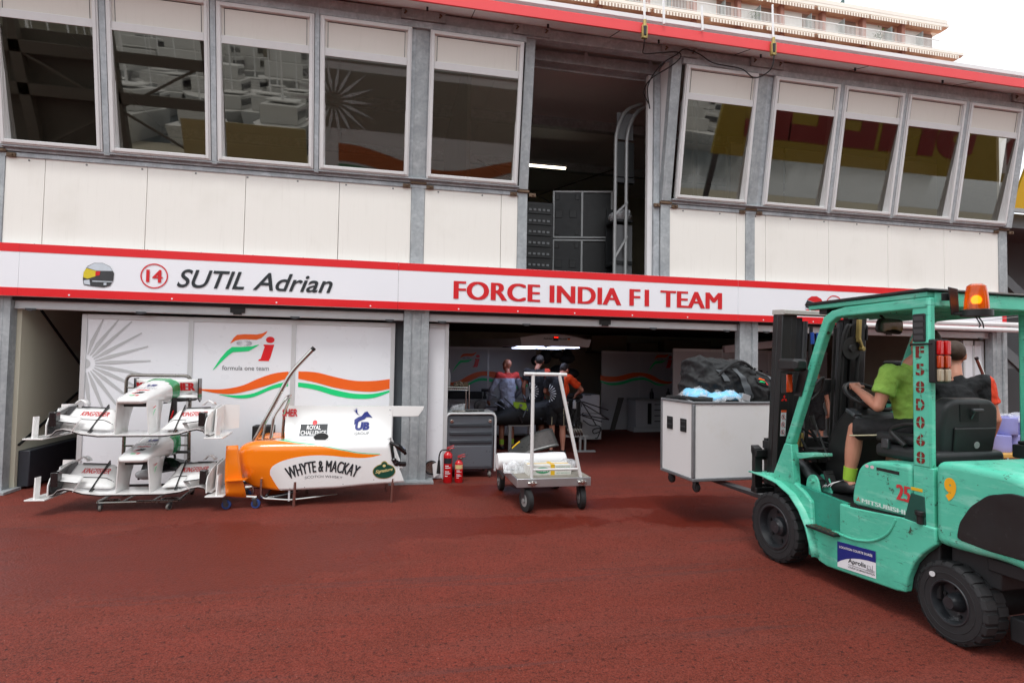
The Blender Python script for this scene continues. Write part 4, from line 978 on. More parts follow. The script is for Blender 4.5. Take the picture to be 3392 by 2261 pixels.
def sidering(x, mir):
    zt, zb, ys = interp(ZT, x), interp(ZB, x), interp(YS, x); h = zt-zb; r = []
    und = max(0, min(1, (-1.15-x)/.45))          # undercut below the inlet
    for k in range(33):
        v = k/32
        if v < .55:
            q = v/.55; z = zb+h*.80*q; y = ys+.02*(1-q)**2+und*.10*(1-min(1, q*1.6))**1.5+.012*q
        elif v < .80:
            a = (v-.55)/.25*PI/2; z = zb+h*.80+h*.20*math.sin(a); y = ys+.012+.11*(1-math.cos(a))
        else:
            q = (v-.80)/.20; y = lerp(ys+.122, YC-.02, q); z = zt-.015*q
        xx = x+(.18*(1-(z-.25)/.48)*max(0, x+.25)/.25 if x > -.25 else 0)
        r.append((xx, y if mir > 0 else 2*YC-y, z))
    return r
XS = [-1.69, -1.68, -1.66, -1.63, -1.60, -1.55, -1.5, -1.42]+[-1.35+.0562*i for i in range(25)]
for mir, nm in ((1, 'sidepod'), (-1, 'sidepod')):
    m = MB(); m.loft([sidering(min(x, -.001), mir) for x in XS], open_ring=True, caps=False)
    sp = m.build(nm, BODYP, bw, smooth=60, solid=.012)
    if mir > 0: SP = sp; BV = BVHTree.FromPolygons([Vector(v) for v in m.v], m.f)
    m = MB(); rr = sidering(-1.665, mir); m.poly([(p[0]+.03, p[1]+(.02 if mir > 0 else -.02), p[2]) for p in rr]+[(-1.6, YC, rr[0][2])]); m.build('inlet', BLACKM, sp, smooth=0)
def onside(u, v, off=.009):
    h = BV.ray_cast(Vector((u, 5, v)), Vector((0, 1, 0)))
    return (u, (h[0].y if h[0] else 6.95)-off, v)
# engine cover with its tall fin
m = MB(); rings = []
for k in range(26):
    x = -1.27+k*1.29/25; w0 = interp([(-1.27, .20), (-.9, .22), (-.4, .17), (.02, .06)], x); r = []
    for i in range(13):
        q = i/12; z = .715+(1.105-.715)*q; r.append((x+.05*(1-q)*(1-k/25), YC-(w0*(1-q)**1.9+.012), z))
    r += [(p[0], 2*YC-p[1], p[2]) for p in reversed(r)]
    rings.append(r)
m.loft(rings, caps=False); ec = m.build('engine_cover', WGLOSS, bw, smooth=60)
EBV = BVHTree.FromPolygons([Vector(v) for v in m.v], m.f)
m = MB(); m.prism([(-.02, 1.104), (.42, 1.10), (.41, 1.06), (.35, .975), (.30, .972), (-.0, .972), (-.07, .955), (-.10, .90)], 'y', YC-.010, YC+.010); m.build('fin_blade', WGLOSS, ec, .004)
m = MB()
for z in (1.06, .99): m.ell((-.005, YC-.014, z), .012, .006, .012, 8, 5)
m.build('rivet', SILVER, ec)
m = MB(); rr = rings[0]; m.poly([(p[0]+.012, p[1], p[2]) for p in rr]); m.build('cover_opening', BLACKM, ec, smooth=0)
def oncover(u, v, off=.008):
    h = EBV.ray_cast(Vector((u, 5, v)), Vector((0, 1, 0)))
    return (u, (h[0].y if h[0] else YC-.02)-off, v)
sc6 = 1.64/1160*1.06
def ex(x): return -1.29+(x-590)*(1.29/890)
def ez(z): return 1.105-(z-712)*(.385/250)
m = MB(); text_into(m, 'SHER', oncover, ex(592), ex(715), ez(795), ez(735), bold=.04); text_into(m, 'UM', oncover, ex(600), ex(620), ez(818), ez(800), bold=.02); m.build('lettering', WTEXT, ec, smooth=0)
m = MB()
def densepoly(fn, pts, k=8):
    out = []
    for a, b in zip(pts, pts[1:]+pts[:1]): out += [fn(lerp(a[0], b[0], i/k), lerp(a[1], b[1], i/k)) for i in range(k)]
    return out
def plaque(m, fn, x0, x1, z0, z1, mi=0, nx=10, nz=6):
    m.grid(lambda u, v: fn(lerp(x0, x1, u), lerp(z0, z1, v)), nx, nz, mi)
pl = MB(); plaque(pl, oncover, ex(740), ex(972), ez(940), ez(846)); pl.build('label_border', SILVER, ec)
oc2 = lambda u, v: oncover(u, v, .011); oc3 = lambda u, v: oncover(u, v, .014)
pl = MB(); plaque(pl, oc2, ex(748), ex(964), ez(934), ez(852)); pl.build('label_ground', DARKTXT, ec)
pl = MB(); pl.poly([oc3(ex(860)+.028*math.cos(a*PI/10), ez(840)+.028*math.sin(a*PI/10)) for a in range(20)]); pl.build('label_seal', RED, ec, smooth=0)
m = MB(); text_into(m, 'ROYAL', oc3, ex(800), ex(912), ez(892), ez(860), bold=.02); text_into(m, 'CHALLENGE', oc3, ex(756), ex(958), ez(930), ez(898), bold=.02); m.build('lettering', WHITE, ec, smooth=0)
m = MB(); text_into(m, 'UB', oncover, ex(1188), ex(1306), ez(900), ez(838), bold=.06, shear=.12)
m.poly([oncover(ex(a), ez(b)) for a, b in ((1180, 820), (1210, 800), (1240, 790), (1262, 762), (1285, 755), (1300, 775), (1330, 805), (1300, 800), (1280, 800), (1265, 815), (1225, 830), (1180, 858))])
for a in range(5): m.poly([oncover(ex(x), ez(y)) for x, y in ((1228-a*6, 792-a*3), (1160+a*9, 738-a*4), (1200-a*2, 775-a*2))])
m.build('winged_emblem', NAVY, ec, smooth=0)
m = MB(); text_into(m, 'GROUP', oncover, ex(1186), ex(1306), ez(934), ez(914)); m.build('lettering', DGREYP, ec, smooth=0)
# arched name on the flank
m = MB()
def arch(u, v, off=.009):
    # u 0..1 along the arc, v 0..1 up
    x = lerp(px6(672), px6(1232), u); mid = 1-(2*u-1)**2
    zb = lerp(pz6(1262), pz6(1205), mid)+.006; zt = lerp(pz6(1175), pz6(1118), mid)
    tilt = (2*u-1)*.045
    return onside(x+tilt*(v-.5)*1.3, lerp(zb-.01, zt, v), off)
heavy(m, 'WHYTE & MACKAY', lambda off: (lambda u, v: arch(u, v, .009+off*2)), 0, 1, 0, 1, .010); m.build('lettering', DARKTXT, SP, smooth=0)
m = MB(); text_into(m, 'SCOTCH WHISKY', lambda u, v: onside(lerp(px6(812), px6(1105), u), pz6(1262)+.016*(1-(2*u-1)**2)-.012*u+v*.028), 0, 1, 0, 1); m.build('lettering', DGREYP, SP, smooth=0)
def ellp(cx, cz, rx, rz, off, tilt=0, n=28): return [onside(cx+rx*math.cos(2*PI*k/n), cz+rz*math.sin(2*PI*k/n)+tilt*rx*math.cos(2*PI*k/n), off) for k in range(n)]
sx_, sz_ = px6(1437), pz6(1220)
m = MB(); m.poly(ellp(sx_, sz_, .132, .088, .010)); m.poly(ellp(sx_, sz_+.075, .04, .045, .010)); m.build('badge_rim', mat('gold_print', 'b59a4c', .4), SP, smooth=0)
m = MB(); m.poly(ellp(sx_, sz_, .125, .081, .013)); m.poly(ellp(sx_, sz_+.07, .034, .04, .013)); m.build('badge_ground', mat('bottle_green_print', '0d4a3a', .4), SP, smooth=0)
m = MB(); text_into(m, 'Signature', lambda u, v: onside(sx_-.10+.20*u, sz_-.035+.05*v+.03*u, .016), 0, 1, 0, 1, shear=.3, bold=.02); m.poly(ellp(sx_, sz_+.065, .018, .016, .016)); m.build('lettering', mat('cream_gold_print', 'e2cf8e', .4), SP, smooth=0)
m = MB()
for x, z in ((812, 1338), (1110, 1322), (1355, 1296), (1565, 1145), (1566, 1220), (700, 1345)): m.ell(onside(px6(x), pz6(z)-.0+.012, .004), .006, .004, .006, 8, 5)
m.build('fixing', DARKTXT, SP)
# exhaust hole and rear duct
m = MB(); m.lathe([(.001, 0), (.055, 0), (.075, .02), (.08, .05)], (-.80, 7.20, .715), (0, -.45, .9), 20); m.build('exhaust_port', BLACKM, bw)
m = MB(); m.lathe([(.085, -.02), (.095, .03), (.085, .045), (.078, .03)], (-.80, 7.205, .72), (0, -.45, .9), 20, closed=True); m.build('exhaust_rim', WGLOSS, bw)
m = MB(); m.tube(fillet([(.0, 7.0, .71), (.10, 7.02, .66), (.17, 7.05, .60), (.19, 7.08, .56)], .05), [.02, .03, .03, .02], 8); m.tube(fillet([(.02, 7.0, .68), (.05, 7.0, .50), (.09, 7.02, .45), (.19, 7.06, .44)], .05), [.02, .03, .035, .03], 8); m.build('rear_duct', CARBON, bw)
# orange turning vane ahead of the sidepod
m = MB(); m.grid(lambda u, v: (-1.77+.11*u+.09*(1-v)*u+.03*max(0, .35-v)*1.2, 6.90+.05*u-.02*math.sin(PI*v), .155+.55*v+(-.03*u if v < .1 else 0)), 4, 10); m.build('turning_vane', ORG, bw, solid=.012)
m = MB(); m.add([(-1.76, 6.84, .33), (-1.55, 6.86, .335), (-1.55, 7.0, .33), (-1.76, 6.98, .325)], [(0, 1, 2, 3)]); m.build('vane_foot', ORG, bw, solid=.012, smooth=0)
m = MB(); m.add([(-1.56, 6.93, .14), (-1.54, 6.93, .70), (-1.50, 7.05, .70), (-1.5, 7.05, .2)], [(0, 1, 2, 3)])
# stand
st = thing('bodywork_stand', 'polished tube stand with small blue wheels and a tall leaning handle under the bodywork', 'stand', (-1.2, 7.2, 0))
BLUEW = mat('blue_rubber', '24407a', .55)
for x, y in ((-1.76, 6.95), (-1.455, 6.95), (-1.66, 7.45)): castor(st, x, y, .05, .12, .035, rim=STEEL, tyre=BLUEW, rot=R(88), name='wheel')
m = MB(); m.tube([(-1.74, 6.97, .14), (-1.45, 6.97, .12)], .02, 8); m.tube([(-1.68, 7.45, .13), (-1.2, 7.45, .13)], .02, 8); m.tube(fillet([(-1.41, 6.98, .32), (-1.41, 6.98, .10), (-1.1, 6.99, .07), (-.6, 7.2, .07)], .06), .014, 8); m.tube([(-1.52, 7.1, .12), (-1.52, 7.1, .35)], .014, 8); m.build('base_tube', CHROME, st)
m = MB()
for x, y in ((-1.055, 6.97), (.035, 7.02), (-.03, 7.6), (-1.0, 7.6)): m = MB(); m.tube([(x+.01, y, .28), (x, y, .0)], .018, 10); m.build('leg', CHROME, st)
m = MB(); m.tube(fillet([(-1.60, 7.25, .62), (-1.17, 7.25, 1.52), (-.93, 7.25, 1.80)], .12), .026, 12); h_ = m.build('handle', CHROME, st)
m = MB(); m.cyl((-.94, 7.25, 1.79), (-.915, 7.25, 1.817), .028, n=12); m.build('end_cap', BLACK, h_)
m = MB(); m.tube(fillet([(-1.36, 7.15, .70), (-1.33, 7.15, 1.0), (-1.20, 7.15, 1.22), (-1.17, 7.3, 1.25), (-1.27, 7.45, 1.02), (-1.28, 7.45, .70)], .06), .018, 10); m.tube([(-1.46, 7.22, .70), (-1.44, 7.24, .90)], .016, 8); m.build('loop', CHROME, st)
t = thing('undertray', 'dark rounded undertray lying beneath the orange sidepod', 'undertray', (-1.2, 7.2, .1))
m = MB(); m.grid(lambda u, v: (-1.38+.42*u, 6.99+.45*v, .10+.10*u*u+.02*v), 10, 4); m.build('tray', CARBON, t, solid=.02)
m = MB(); m.box(-1.12, -1.10, 6.98, 7.0, .06, .22); m.build('flap', SILVER, t)
t = thing('black_box', 'black square box standing behind the inlet of the orange sidepod', 'box', (-1.55, 8.0, 0))
m = MB(); m.box(-1.75, -1.50, 8.0, 8.2, 0, .80); m.build('box', BLACKM, t, .01)

# ------------------------------------------------------------------ platform trolley and load
PLY = mat('worn_deck_board', '8f8a80', .7, 0, .15, 6, grime=.4)
tl = thing('platform_trolley', 'silver platform trolley with white push frame and black castors', 'trolley', (1.84, 7.0, 0))
m = MB(); m.box(1.40, 2.27, 6.30, 7.66, .285, .383); m.build('deck_frame', ALU, tl, .005)
m = MB(); m.box(1.412, 2.258, 6.312, 7.648, .381, .388); m.build('deck', PLY, tl)
m = MB(); m.tube([(1.575, 6.33, .34), (1.575, 6.33, 1.545)], .02, 12); m.tube([(2.165, 6.33, .34), (1.885, 6.33, 1.545)], .02, 12); m.tube([(1.47, 6.33, 1.555), (1.97, 6.33, 1.55)], .021, 12); m.tube([(1.575, 6.33, .475), (2.135, 6.33, .475)], .014, 10)
m.build('push_frame', mat('white_tube_paint', 'dededd', .35, 0, .05, 8, grime=.15), tl)
for x in (1.575, 2.16):
    m = MB(); m.cyl((x, 6.26, .335), (x, 6.30, .335), .028, n=12); m.cyl((x-.05, 6.285, .335), (x+.05, 6.285, .335), .014, n=8); m.cyl((x, 6.25, .335), (x, 6.26, .335), .016, n=6); m.build('frame_clamp', CHROME, tl, .003)
for x, y, r_ in ((1.53, 6.37, .25), (2.20, 6.43, -.1), (1.45, 7.50, 0), (2.2, 7.5, 0)): castor(tl, x, y, .13, .285, .065, rim=ALUM, tyre=RUBBER, rot=r_)
PAPER = mat('white_wrap', 'e6e6e6', .5, 0, .03, 6, bump=.4, bscale=9)
t = thing('foam_roll', 'white wrapped roll lying across the platform trolley', 'roll', (1.7, 6.8, .39))
m = MB(); P = []
for k in range(13):
    u = k/12; x = 1.27+.85*u; rr = .10*(1+.03*math.sin(9*u)); P.append([(x, 6.85+rr*1.15*math.cos(a), .388+rr*.98+rr*.98*math.sin(a)) for a in [2*PI*i/20 for i in range(20)]])
m.loft(P); m.build('roll', PAPER, t, .01, smooth=50)
m = MB(); m.grid(lambda u, v: (1.31+.45*u, 6.62+.12*v-.03*math.sin(5*u), .39+.11*math.sin(PI*.5*v)*(1+.25*math.sin(17*u+3*v))), 18, 8); m.build('wrapping', film('clear_wrap', alpha=.5), t, smooth=60)
t = thing('plastic_bag', 'crumpled clear plastic bag at the right end of the trolley load', 'bag', (2.12, 6.75, .39))
m = MB(); m.ell((2.12, 6.7, .46), .1, .13, .07, 16, 10)
m.v = [(x+.02*mnoise.noise(Vector((x*18, y*18, z*18))), y, z+.03*mnoise.noise(Vector((x*15, y*15, z*15+5)))) for x, y, z in m.v]; m.build('bag', MATS['clear_wrap'], t, smooth=60)
CARD = mat('white_carton', 'dcdcd6', .6, 0, .03, 4)
t = thing('carton', 'white carton with yellow tape and green oval mark on the trolley', 'box', (1.84, 6.55, .39))
m = MB(); m.box(1.56, 2.08, 6.45, 6.66, .388, .505); m.build('box', CARD, t, .004)
YTAPE = mat('yellow_tape', 'e2b51c', .45)
m = MB(); m.box(1.83, 1.88, 6.4475, 6.6625, .386, .5075); m.box(1.57, 2.07, 6.54, 6.565, .505, .508); m.build('tape', YTAPE, t)
m = MB(); m.poly([(1.735+.085*math.cos(a), 6.447, .445+.036*math.sin(a)) for a in [2*PI*i/26 for i in range(26)]]); m.build('oval_mark', mat('green_ink', '1f8f5e', .5), t, smooth=0)
m = MB(); text_into(m, 'AVON', front(6.4455), 1.675, 1.795, .428, .462, bold=.03); m.build('lettering', WHITE, t, smooth=0)
m = MB()
for z, s_ in ((.475, 'BLACK REFUSE SACKS'), (.455, 'POLYTHENE 90 LITRE'), (.435, 'HEAVY DUTY'), (.405, 'QTY 200 SACKS')): text_into(m, s_, front(6.447), 1.90, 2.06, z, z+.012)
m.build('lettering', mat('green_ink', '1f8f5e', .5), t, smooth=0)
t = thing('curved_panel', 'dark curved bodywork panel with a yellow line leaning on the trolley load', 'bodywork panel', (1.75, 7.3, .4))
def cp(u, v):
    a = lerp(R(172), R(97), u); w = lerp(.02, .20, min(1, u*1.25)); r = .82
    return (2.20+.80*math.cos(a), 7.15+.32*v-.1*u, .12+(.70*math.sin(a))*(1-.0*v)-w*(1-v)*.9)
m = MB(); m.grid(lambda u, v: cp(u, v), 22, 8); m.build('panel', mat('dark_grey_bodywork', '3c3d3c', .3, 0, .2, 6, coat=.3), t, solid=.02, smooth=60)
m = MB(); m.strip([cp(.40+.02*i, .99) for i in range(8)], [cp(.40+.02*i, .9) for i in range(8)]); m.v = [(x, y-.02, z+.014) for x, y, z in m.v]; m.build('yellow_line', YTAPE, t, smooth=0)

# ------------------------------------------------------------------ tool cabinet, extinguishers, coil
CABG = mat('dark_grey_cabinet', '5b5f66', .35, .2, .1, 3); CABR = mat('cabinet_rib', '3f4349', .4, .2, .1, 3)
t = thing('tool_cabinet', 'grey rolling tool cabinet with light rounded frame beside the extinguishers', 'tool cabinet', (1.15, 8.5, 0))
m = MB(); m.box(.80, 1.49, 8.32, 8.9, .12, .90); m.build('body', CABG, t, .02)
m = MB(); m.tube(fillet([(.79, 8.30, .10), (.79, 8.30, .93), (1.51, 8.30, .93), (1.51, 8.30, .10)], .08), .016, 8); m.build('frame', PANELF, t)
for z in (.62, .50, .74): 
    m = MB(); m.box(.84, 1.46, 8.30, 8.322, z, z+.05); m.build('drawer_grip', CABR, t, .008)
m = MB(); m.box(.84, 1.46, 8.312, 8.322, .16, .46); m.build('door', mat('cabinet_door', '666a71', .3, .2, .1, 2), t, .006)
for x in (.87, 1.43):
    m = MB(); m.cyl((x, 8.295, .82), (x, 8.32, .82), .026, n=14); m.build('lock', CHROME, t, .003)
m = MB(); m.box(.78, 1.5, 8.3, 8.92, .92, .945); m.build('top', ALUM, t, .006)
for x, y in ((.86, 8.4), (1.44, 8.36), (.86, 8.85), (1.44, 8.85)): castor(t, x, y, .045, .12, .03, rim=CHROME, tyre=GREYRUB)
t = thing('tool_tray', 'scattered spanners and a clear tub on top of the tool cabinet', 'tools', (1.1, 8.5, .945))
m = MB(); m.prism([(.84, .947), (1.06, .947), (1.08, 1.06), (.90, 1.03)], 'y', 8.45, 8.6); m.build('tub', film('clear_tub', (.5, .52, .55), .6), t)
for k in range(4):
    m = MB(); m.cbox((.98+.1*k, 8.38+.03*k, .957), (.2, .03, .02), (0, 0, .3*k-.4)); m.build('spanner', BLACK if k % 2 else CHROMED, t, .004)
EXR = mat('extinguisher_red', 'c8141c', .25, 0, .06, 6, coat=.4)
def extinguisher(x, y, r, h, label, horn):
    t = thing('fire_extinguisher', label, 'fire extinguisher', (x, y, 0), group='red fire extinguishers by the tool cabinet')
    m = MB(); m.lathe([(r*.9, 0), (r, .012), (r, h-.055), (r*.88, h-.03), (r*.45, h-.005), (r*.3, h)], (x, y, 0), (0, 0, 1), 24); m.build('cylinder', EXR, t)
    m = MB(); m.cyl((x, y, h), (x, y, h+.03), r*.28, n=12); m.cyl((x+.02, y-.02, h+.02), (x+.045, y-.035, h+.025), .018, n=12); m.build('valve', CHROMED, t)
    m = MB(); m.bar((x-.02, y, h+.035), (x+.085, y-.02, h+.05), .018, .012); m.bar((x-.02, y, h+.05), (x+.08, y-.02, h+.085), .018, .010); m.build('lever', EXR, t, .003)
    m = MB()
    m.grid(lambda u, v: (x+(r+.0015)*math.sin(lerp(-1.1, .9, u)), y-(r+.0015)*math.cos(lerp(-1.1, .9, u)), lerp(.62, .80, v)*h), 10, 1); m.build('label_plate', DARKTXT if horn else mat('cream_label', 'd8c48c', .5), t)
    m = MB()
    for k, (a, b) in enumerate(((.54, .20), (.48, .3), (.36, .22), (.30, .3), (.22, .15))): m.grid(lambda u, v: (x+(r+.0015)*math.sin(lerp(-.7, -.7+b*4, u)), y-(r+.0015)*math.cos(lerp(-.7, -.7+b*4, u)), (a+.025*v)*h), 6, 1)
    m.build('label_print', PANELW, t)
    if horn:
        m = MB(); m.tube(fillet([(x-.02, y, h+.02), (x-.10, y-.01, h+.02), (x-.125, y-.01, h-.06), (x-.125, y-.01, h-.12)], .04), .010, 8); m.tube([(x-.125, y-.01, h-.12), (x-.128, y-.01, h-.30)], [.016, .03], 10); m.build('hose', BLACK, t)
extinguisher(.80, 8.05, .062, .43, 'taller red fire extinguisher with black hose horn next to the pillar', True)
extinguisher(.955, 8.05, .058, .31, 'shorter red fire extinguisher standing right of the taller one', False)
t = thing('cable_reel', 'small round black ring with a white card hanging on the panel foot', 'reel', (.58, 8.27, .17))
m = MB(); m.lathe([(.085, -.01), (.10, -.01), (.10, .02), (.085, .02)], (.59, 8.27, .17), (0, -1, 0), 24, closed=True); m.build('ring', BLACK, t); m = MB(); m.cyl((.59, 8.285, .17), (.59, 8.275, .17), .08, n=20); m.build('disc', CHROMED, t)
m = MB(); m.poly([(.60, 8.25, .22), (.68, 8.24, .26), (.69, 8.23, .08), (.62, 8.24, .03)]); m.build('card', WHITE, t, solid=.003, smooth=0)
# ------------------------------------------------------------------ forklift (x right, y forward, z up in its own frame)
FO = Vector((3.829, 4.354, 0)); FR = R(2.5)
FM = Matrix.Translation(FO) @ Matrix.Rotation(FR, 4, 'Z')
TEAL = chipped('teal_paint', '5ecdaf', '46b598', .9, '33261a', 'aee9d9')
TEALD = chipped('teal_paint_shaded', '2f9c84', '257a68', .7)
BLKP = chipped('black_worn_paint', '1c1e1f', '121314', .25, '45484a')
TYRE = mat('solid_tyre_rubber', '252628', .7, 0, .3, 9, bump=.2, bscale=45, grime=.3)
RIMB = chipped('black_rim_paint', '2c2f33', '202225', .6, '6a6c6e')
CAST = mat('dark_casting', '2b2c2e', .6, .3, .3, 9, bump=.2)
STENC = mat('stencil_red', '7a1f16', .6, 0, .2, 30)
fk = thing('forklift', 'teal forklift truck with black mast carrying a white flight case', 'forklift', FO, FR)
def F(): return MB()
def fb(m, n, mt, p=None, **k): return m.build(n, mt, p or fk, local=True, **k)
def rr_poly(pts, r=.02, n=4):
    out = []; N = len(pts)
    for i in range(N):
        a, b, c = Vector(pts[i-1]), Vector(pts[i]), Vector(pts[(i+1) % N])
        u, v = (a-b), (c-b); q = min(r, u.length*.45, v.length*.45); p0, p1 = b+u.normalized()*q, b+v.normalized()*q
        out += [tuple(p0*(1-t)**2+b*2*t*(1-t)+p1*t*t) for t in [k/n for k in range(n+1)]]
    return out
def wheel(x, y, r, w, rr, lugs, out, hub, rot=0):
    M_ = Matrix.Translation((x, y, r)) @ Matrix.Rotation(rot, 4, 'Z')
    m = MB(M_); s = out
    prof = [(rr*1.02, -w*.46), (r*.80, -w*.5), (r*.93, -w*.47), (r*.955, -w*.40), (r*.955, w*.40), (r*.93, w*.47), (r*.80, w*.5), (rr*1.10, w*.47), (rr*1.02, w*.40)]
    m.lathe(prof, (0, 0, 0), (1, 0, 0), 56, closed=True)
    for k in range(lugs):
        for side in (-1, 1):
            a0 = 2*PI*(k+(.5 if side > 0 else 0))/lugs; da = 2*PI/lugs*.33
            V = []
            for (rad, xx) in ((r*.90, side*w*.505), (r*.995, side*w*.43), (r*1.0, side*w*.02), (r*.93, side*w*.02)):
                for a in (a0-da, a0+da): V.append((xx, rad*math.cos(a), rad*math.sin(a)))
            m.add(V, [(0, 1, 3, 2), (2, 3, 5, 4), (4, 5, 7, 6), (0, 2, 4, 6), (1, 7, 5, 3)])
    for rad in (.70, .86): m.lathe([(r*rad, w*.495*1), (r*(rad+.012), w*.505), (r*(rad+.024), w*.495)], (0, 0, 0), (s, 0, 0), 48, caps=False)
    m2 = MB(M_); d = hub
    m2.lathe([(rr*1.03, w*.47), (rr*1.0, w*.50), (rr*.94, w*.49), (rr*.90, w*.30), (rr*.86, w*.10), (rr*.45, w*.06), (rr*.40, w*.16+d*.4), (rr*.30, w*.18+d*.7), (rr*.27, w*.2+d), (rr*.0, w*.2+d)], (0, 0, 0), (s, 0, 0), 40, caps=False)
    o = fb(m2, 'wheel', RIMB, smooth=30); fb(m, 'tyre', TYRE, o, smooth=30)
    m3 = MB(M_)
    for k in range(6):
        a = 2*PI*k/6+.3; q = rr*.64; m3.cyl((s*w*.05, q*math.cos(a), q*math.sin(a)), (s*w*.16, q*math.cos(a), q*math.sin(a)), rr*.085, n=6)
    fb(m3, 'wheel_nuts', CAST, o, smooth=30)
    return o
for s in (-1, 1):
    wheel(s*.465, .13, .295, .17, .185, 22, s, .035)
    o = wheel(s*.405, -1.375, .245, .165, .13, 20, s, .05, R(-5))
m = F(); m.v = []; c = [(-.492, -1.375+.135*math.cos(a+2.3)*1.0, .245+.19*math.sin(2.3)) for a in (0,)]
m.cyl((-.4855, -1.265, .385), (-.490, -1.266, .385), .017, n=16); fb(m, 'tyre_sticker', SILVER)
# chassis sides
def arc(cy, cz, ry, rz, a0, a1, n=8): return [(cy+ry*math.cos(R(lerp(a0, a1, i/n))), cz+rz*math.sin(R(lerp(a0, a1, i/n)))) for i in range(n+1)]
for s in (-1, 1):
    side = [(.40, .705), (.20, .695)]+arc(.06, .25, .36, .44, 80, -10, 10)[1:]
    side = [(.40, .715), (.26, .705), (.10, .685), (-.06, .62), (-.17, .52), (-.245, .40), (-.285, .28), (-.30, .20), (-.33, .155), (-.42, .140), (-1.02, .185), (-1.09, .20), (-1.105, .30), (-1.15, .41), (-1.21, .49), (-1.30, .575), (-1.30, .68), (-1.08, .69), (-.66, .655), (-.54, .655), (-.54, .435), (-.27, .405), (-.255, .60), (-.18, .66), (-.06, .715), (.10, .745), (.26, .735)]
    m = F(); m.prism(side, 'x', s*.50, s*.44); b_ = fb(m, 'side_panel', TEAL, bevel=.012, seg=3)
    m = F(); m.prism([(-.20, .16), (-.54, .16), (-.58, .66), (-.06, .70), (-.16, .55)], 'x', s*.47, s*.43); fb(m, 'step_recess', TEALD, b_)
    m = F(); m.tube(bez([(s*.498, -1.02, .66), (s*.502, -.96, .55), (s*.503, -.84, .465), (s*.503, -.68, .425), (s*.50, -.545, .425)], 6), .010, 8); fb(m, 'pressed_ridge', TEAL, b_)
    # fender lip
    m = F(); L_ = [(.44, .715), (.26, .71), (.08, .685), (-.08, .62), (-.19, .52), (-.265, .40), (-.31, .27), (-.335, .19)]
    m.strip([(s*.565, y, z) for y, z in L_], [(s*.33, y, z) for y, z in L_]); fb(m, 'fender', TEAL, solid=.012, smooth=60)
    m = F(); m.box(min(s*.47, s*.56), max(s*.47, s*.56), -.55, -.26, .405, .425); st_ = fb(m, 'step', BLKP, bevel=.004)
    m = F()
    for i in range(3):
        for j in range(6): m.cyl((s*(.485+.027*i), -.52+.046*j, .425), (s*(.485+.027*i), -.52+.046*j, .429), .008, n=8)
    fb(m, 'tread_studs', RUST, st_)
m = F(); m.box(-.44, .44, -1.28, -.05, .22, .64); m.box(-.32, .32, -.05, .2, .3, .62); fb(m, 'chassis', CAST, bevel=.01)
m = F(); m.box(-.46, .46, -.70, -.06, .645, .660); fb(m, 'floor_plate', BLKP, bevel=.004)
# tilt cylinder and bracket beside the floor
for s in (-1, 1):
    m = F(); m.cyl((s*.36, -.16, .745), (s*.34, .16, .90), .045, n=16); m.cyl((s*.34, .16, .90), (s*.33, .28, .96), .025, n=12); m.cyl((s*.36, -.20, .725), (s*.36, -.14, .755), .05, n=16); c = fb(m, 'tilt_cylinder', STEEL)
    m = F()
    for q in (.30, .41): m.prism(rr_poly([(-.27, .64), (-.10, .64), (-.12, .76), (-.16, .80), (-.21, .80), (-.24, .76)], .03), 'x', s*(q-.008), s*(q+.008))
    m.cyl((s*.28, -.185, .75), (s*.44, -.185, .75), .018, n=10); fb(m, 'cylinder_bracket', TEAL, c, bevel=.003)
# hood (engine cover) under the seat
m = F(); hood = rr_poly([(-.64, .672), (-.655, .80), (-.71, .965), (-.80, 1.02), (-1.13, 1.048), (-1.14, .70), (-1.06, .690)], .05, 5)
m.prism(hood, 'x', -.488, .488); hd = fb(m, 'engine_hood', TEAL, bevel=.025, seg=4)
m = F(); m.prism([(-.635, .655), (-1.10, .668), (-1.10, .69), (-.64, .674)], 'x', -.495, .495); fb(m, 'hood_seal', BLACK, hd)
XS_ = -.4895
def sidefn(off=0): return lambda u, v: (XS_-off, -u, v)     # reads left to right from the left side
m = F(); heavy(m, '25', lambda off: sidefn(.001+off), 1.015, 1.125, .795, .90, .014); fb(m, 'number', mat('red_number', 'c63a3c', .4), hd, smooth=0)
m = F(); heavy(m, 'MITSUBISHI', lambda off: (lambda u, v: (XS_-.001-off, -u, v)), .735, 1.085, .708, .738, .007); fb(m, 'lettering', mat('pale_lettering', 'd4efe6', .4), hd, smooth=0)
def tri_emblem(m, fn, s):
    for k in range(3):
        a = R(90+120*k); c, q = math.cos(a), math.sin(a)
        P = [(0, 0), (.5, .30), (1, 0), (.5, -.30)]
        m.poly([fn((x*c-y*q)*s, (x*q+y*c)*s) for x, y in P])
REDE = mat('red_emblem', 'd8261f', .4)
m = F(); tri_emblem(m, lambda u, v: (XS_-.001, -.705-u, .722+v), .02); fb(m, 'emblem', REDE, hd, smooth=0)
m = F(); m.poly([(-.4895, -.86, .985), (-.4895, -1.04, .985), (-.4895, -1.04, .962), (-.4895, -.86, .965)]); fb(m, 'data_plate', BLACK, hd, smooth=0)
m = F()
for y in (-.78, -.825): m.poly([(-.4893, y+.016*math.cos(a), .978+.012*math.sin(a)) for a in [2*PI*i/14 for i in range(14)]])
fb(m, 'round_sticker', mat('pink_white_sticker', 'e3c3cc', .5), hd, smooth=0)
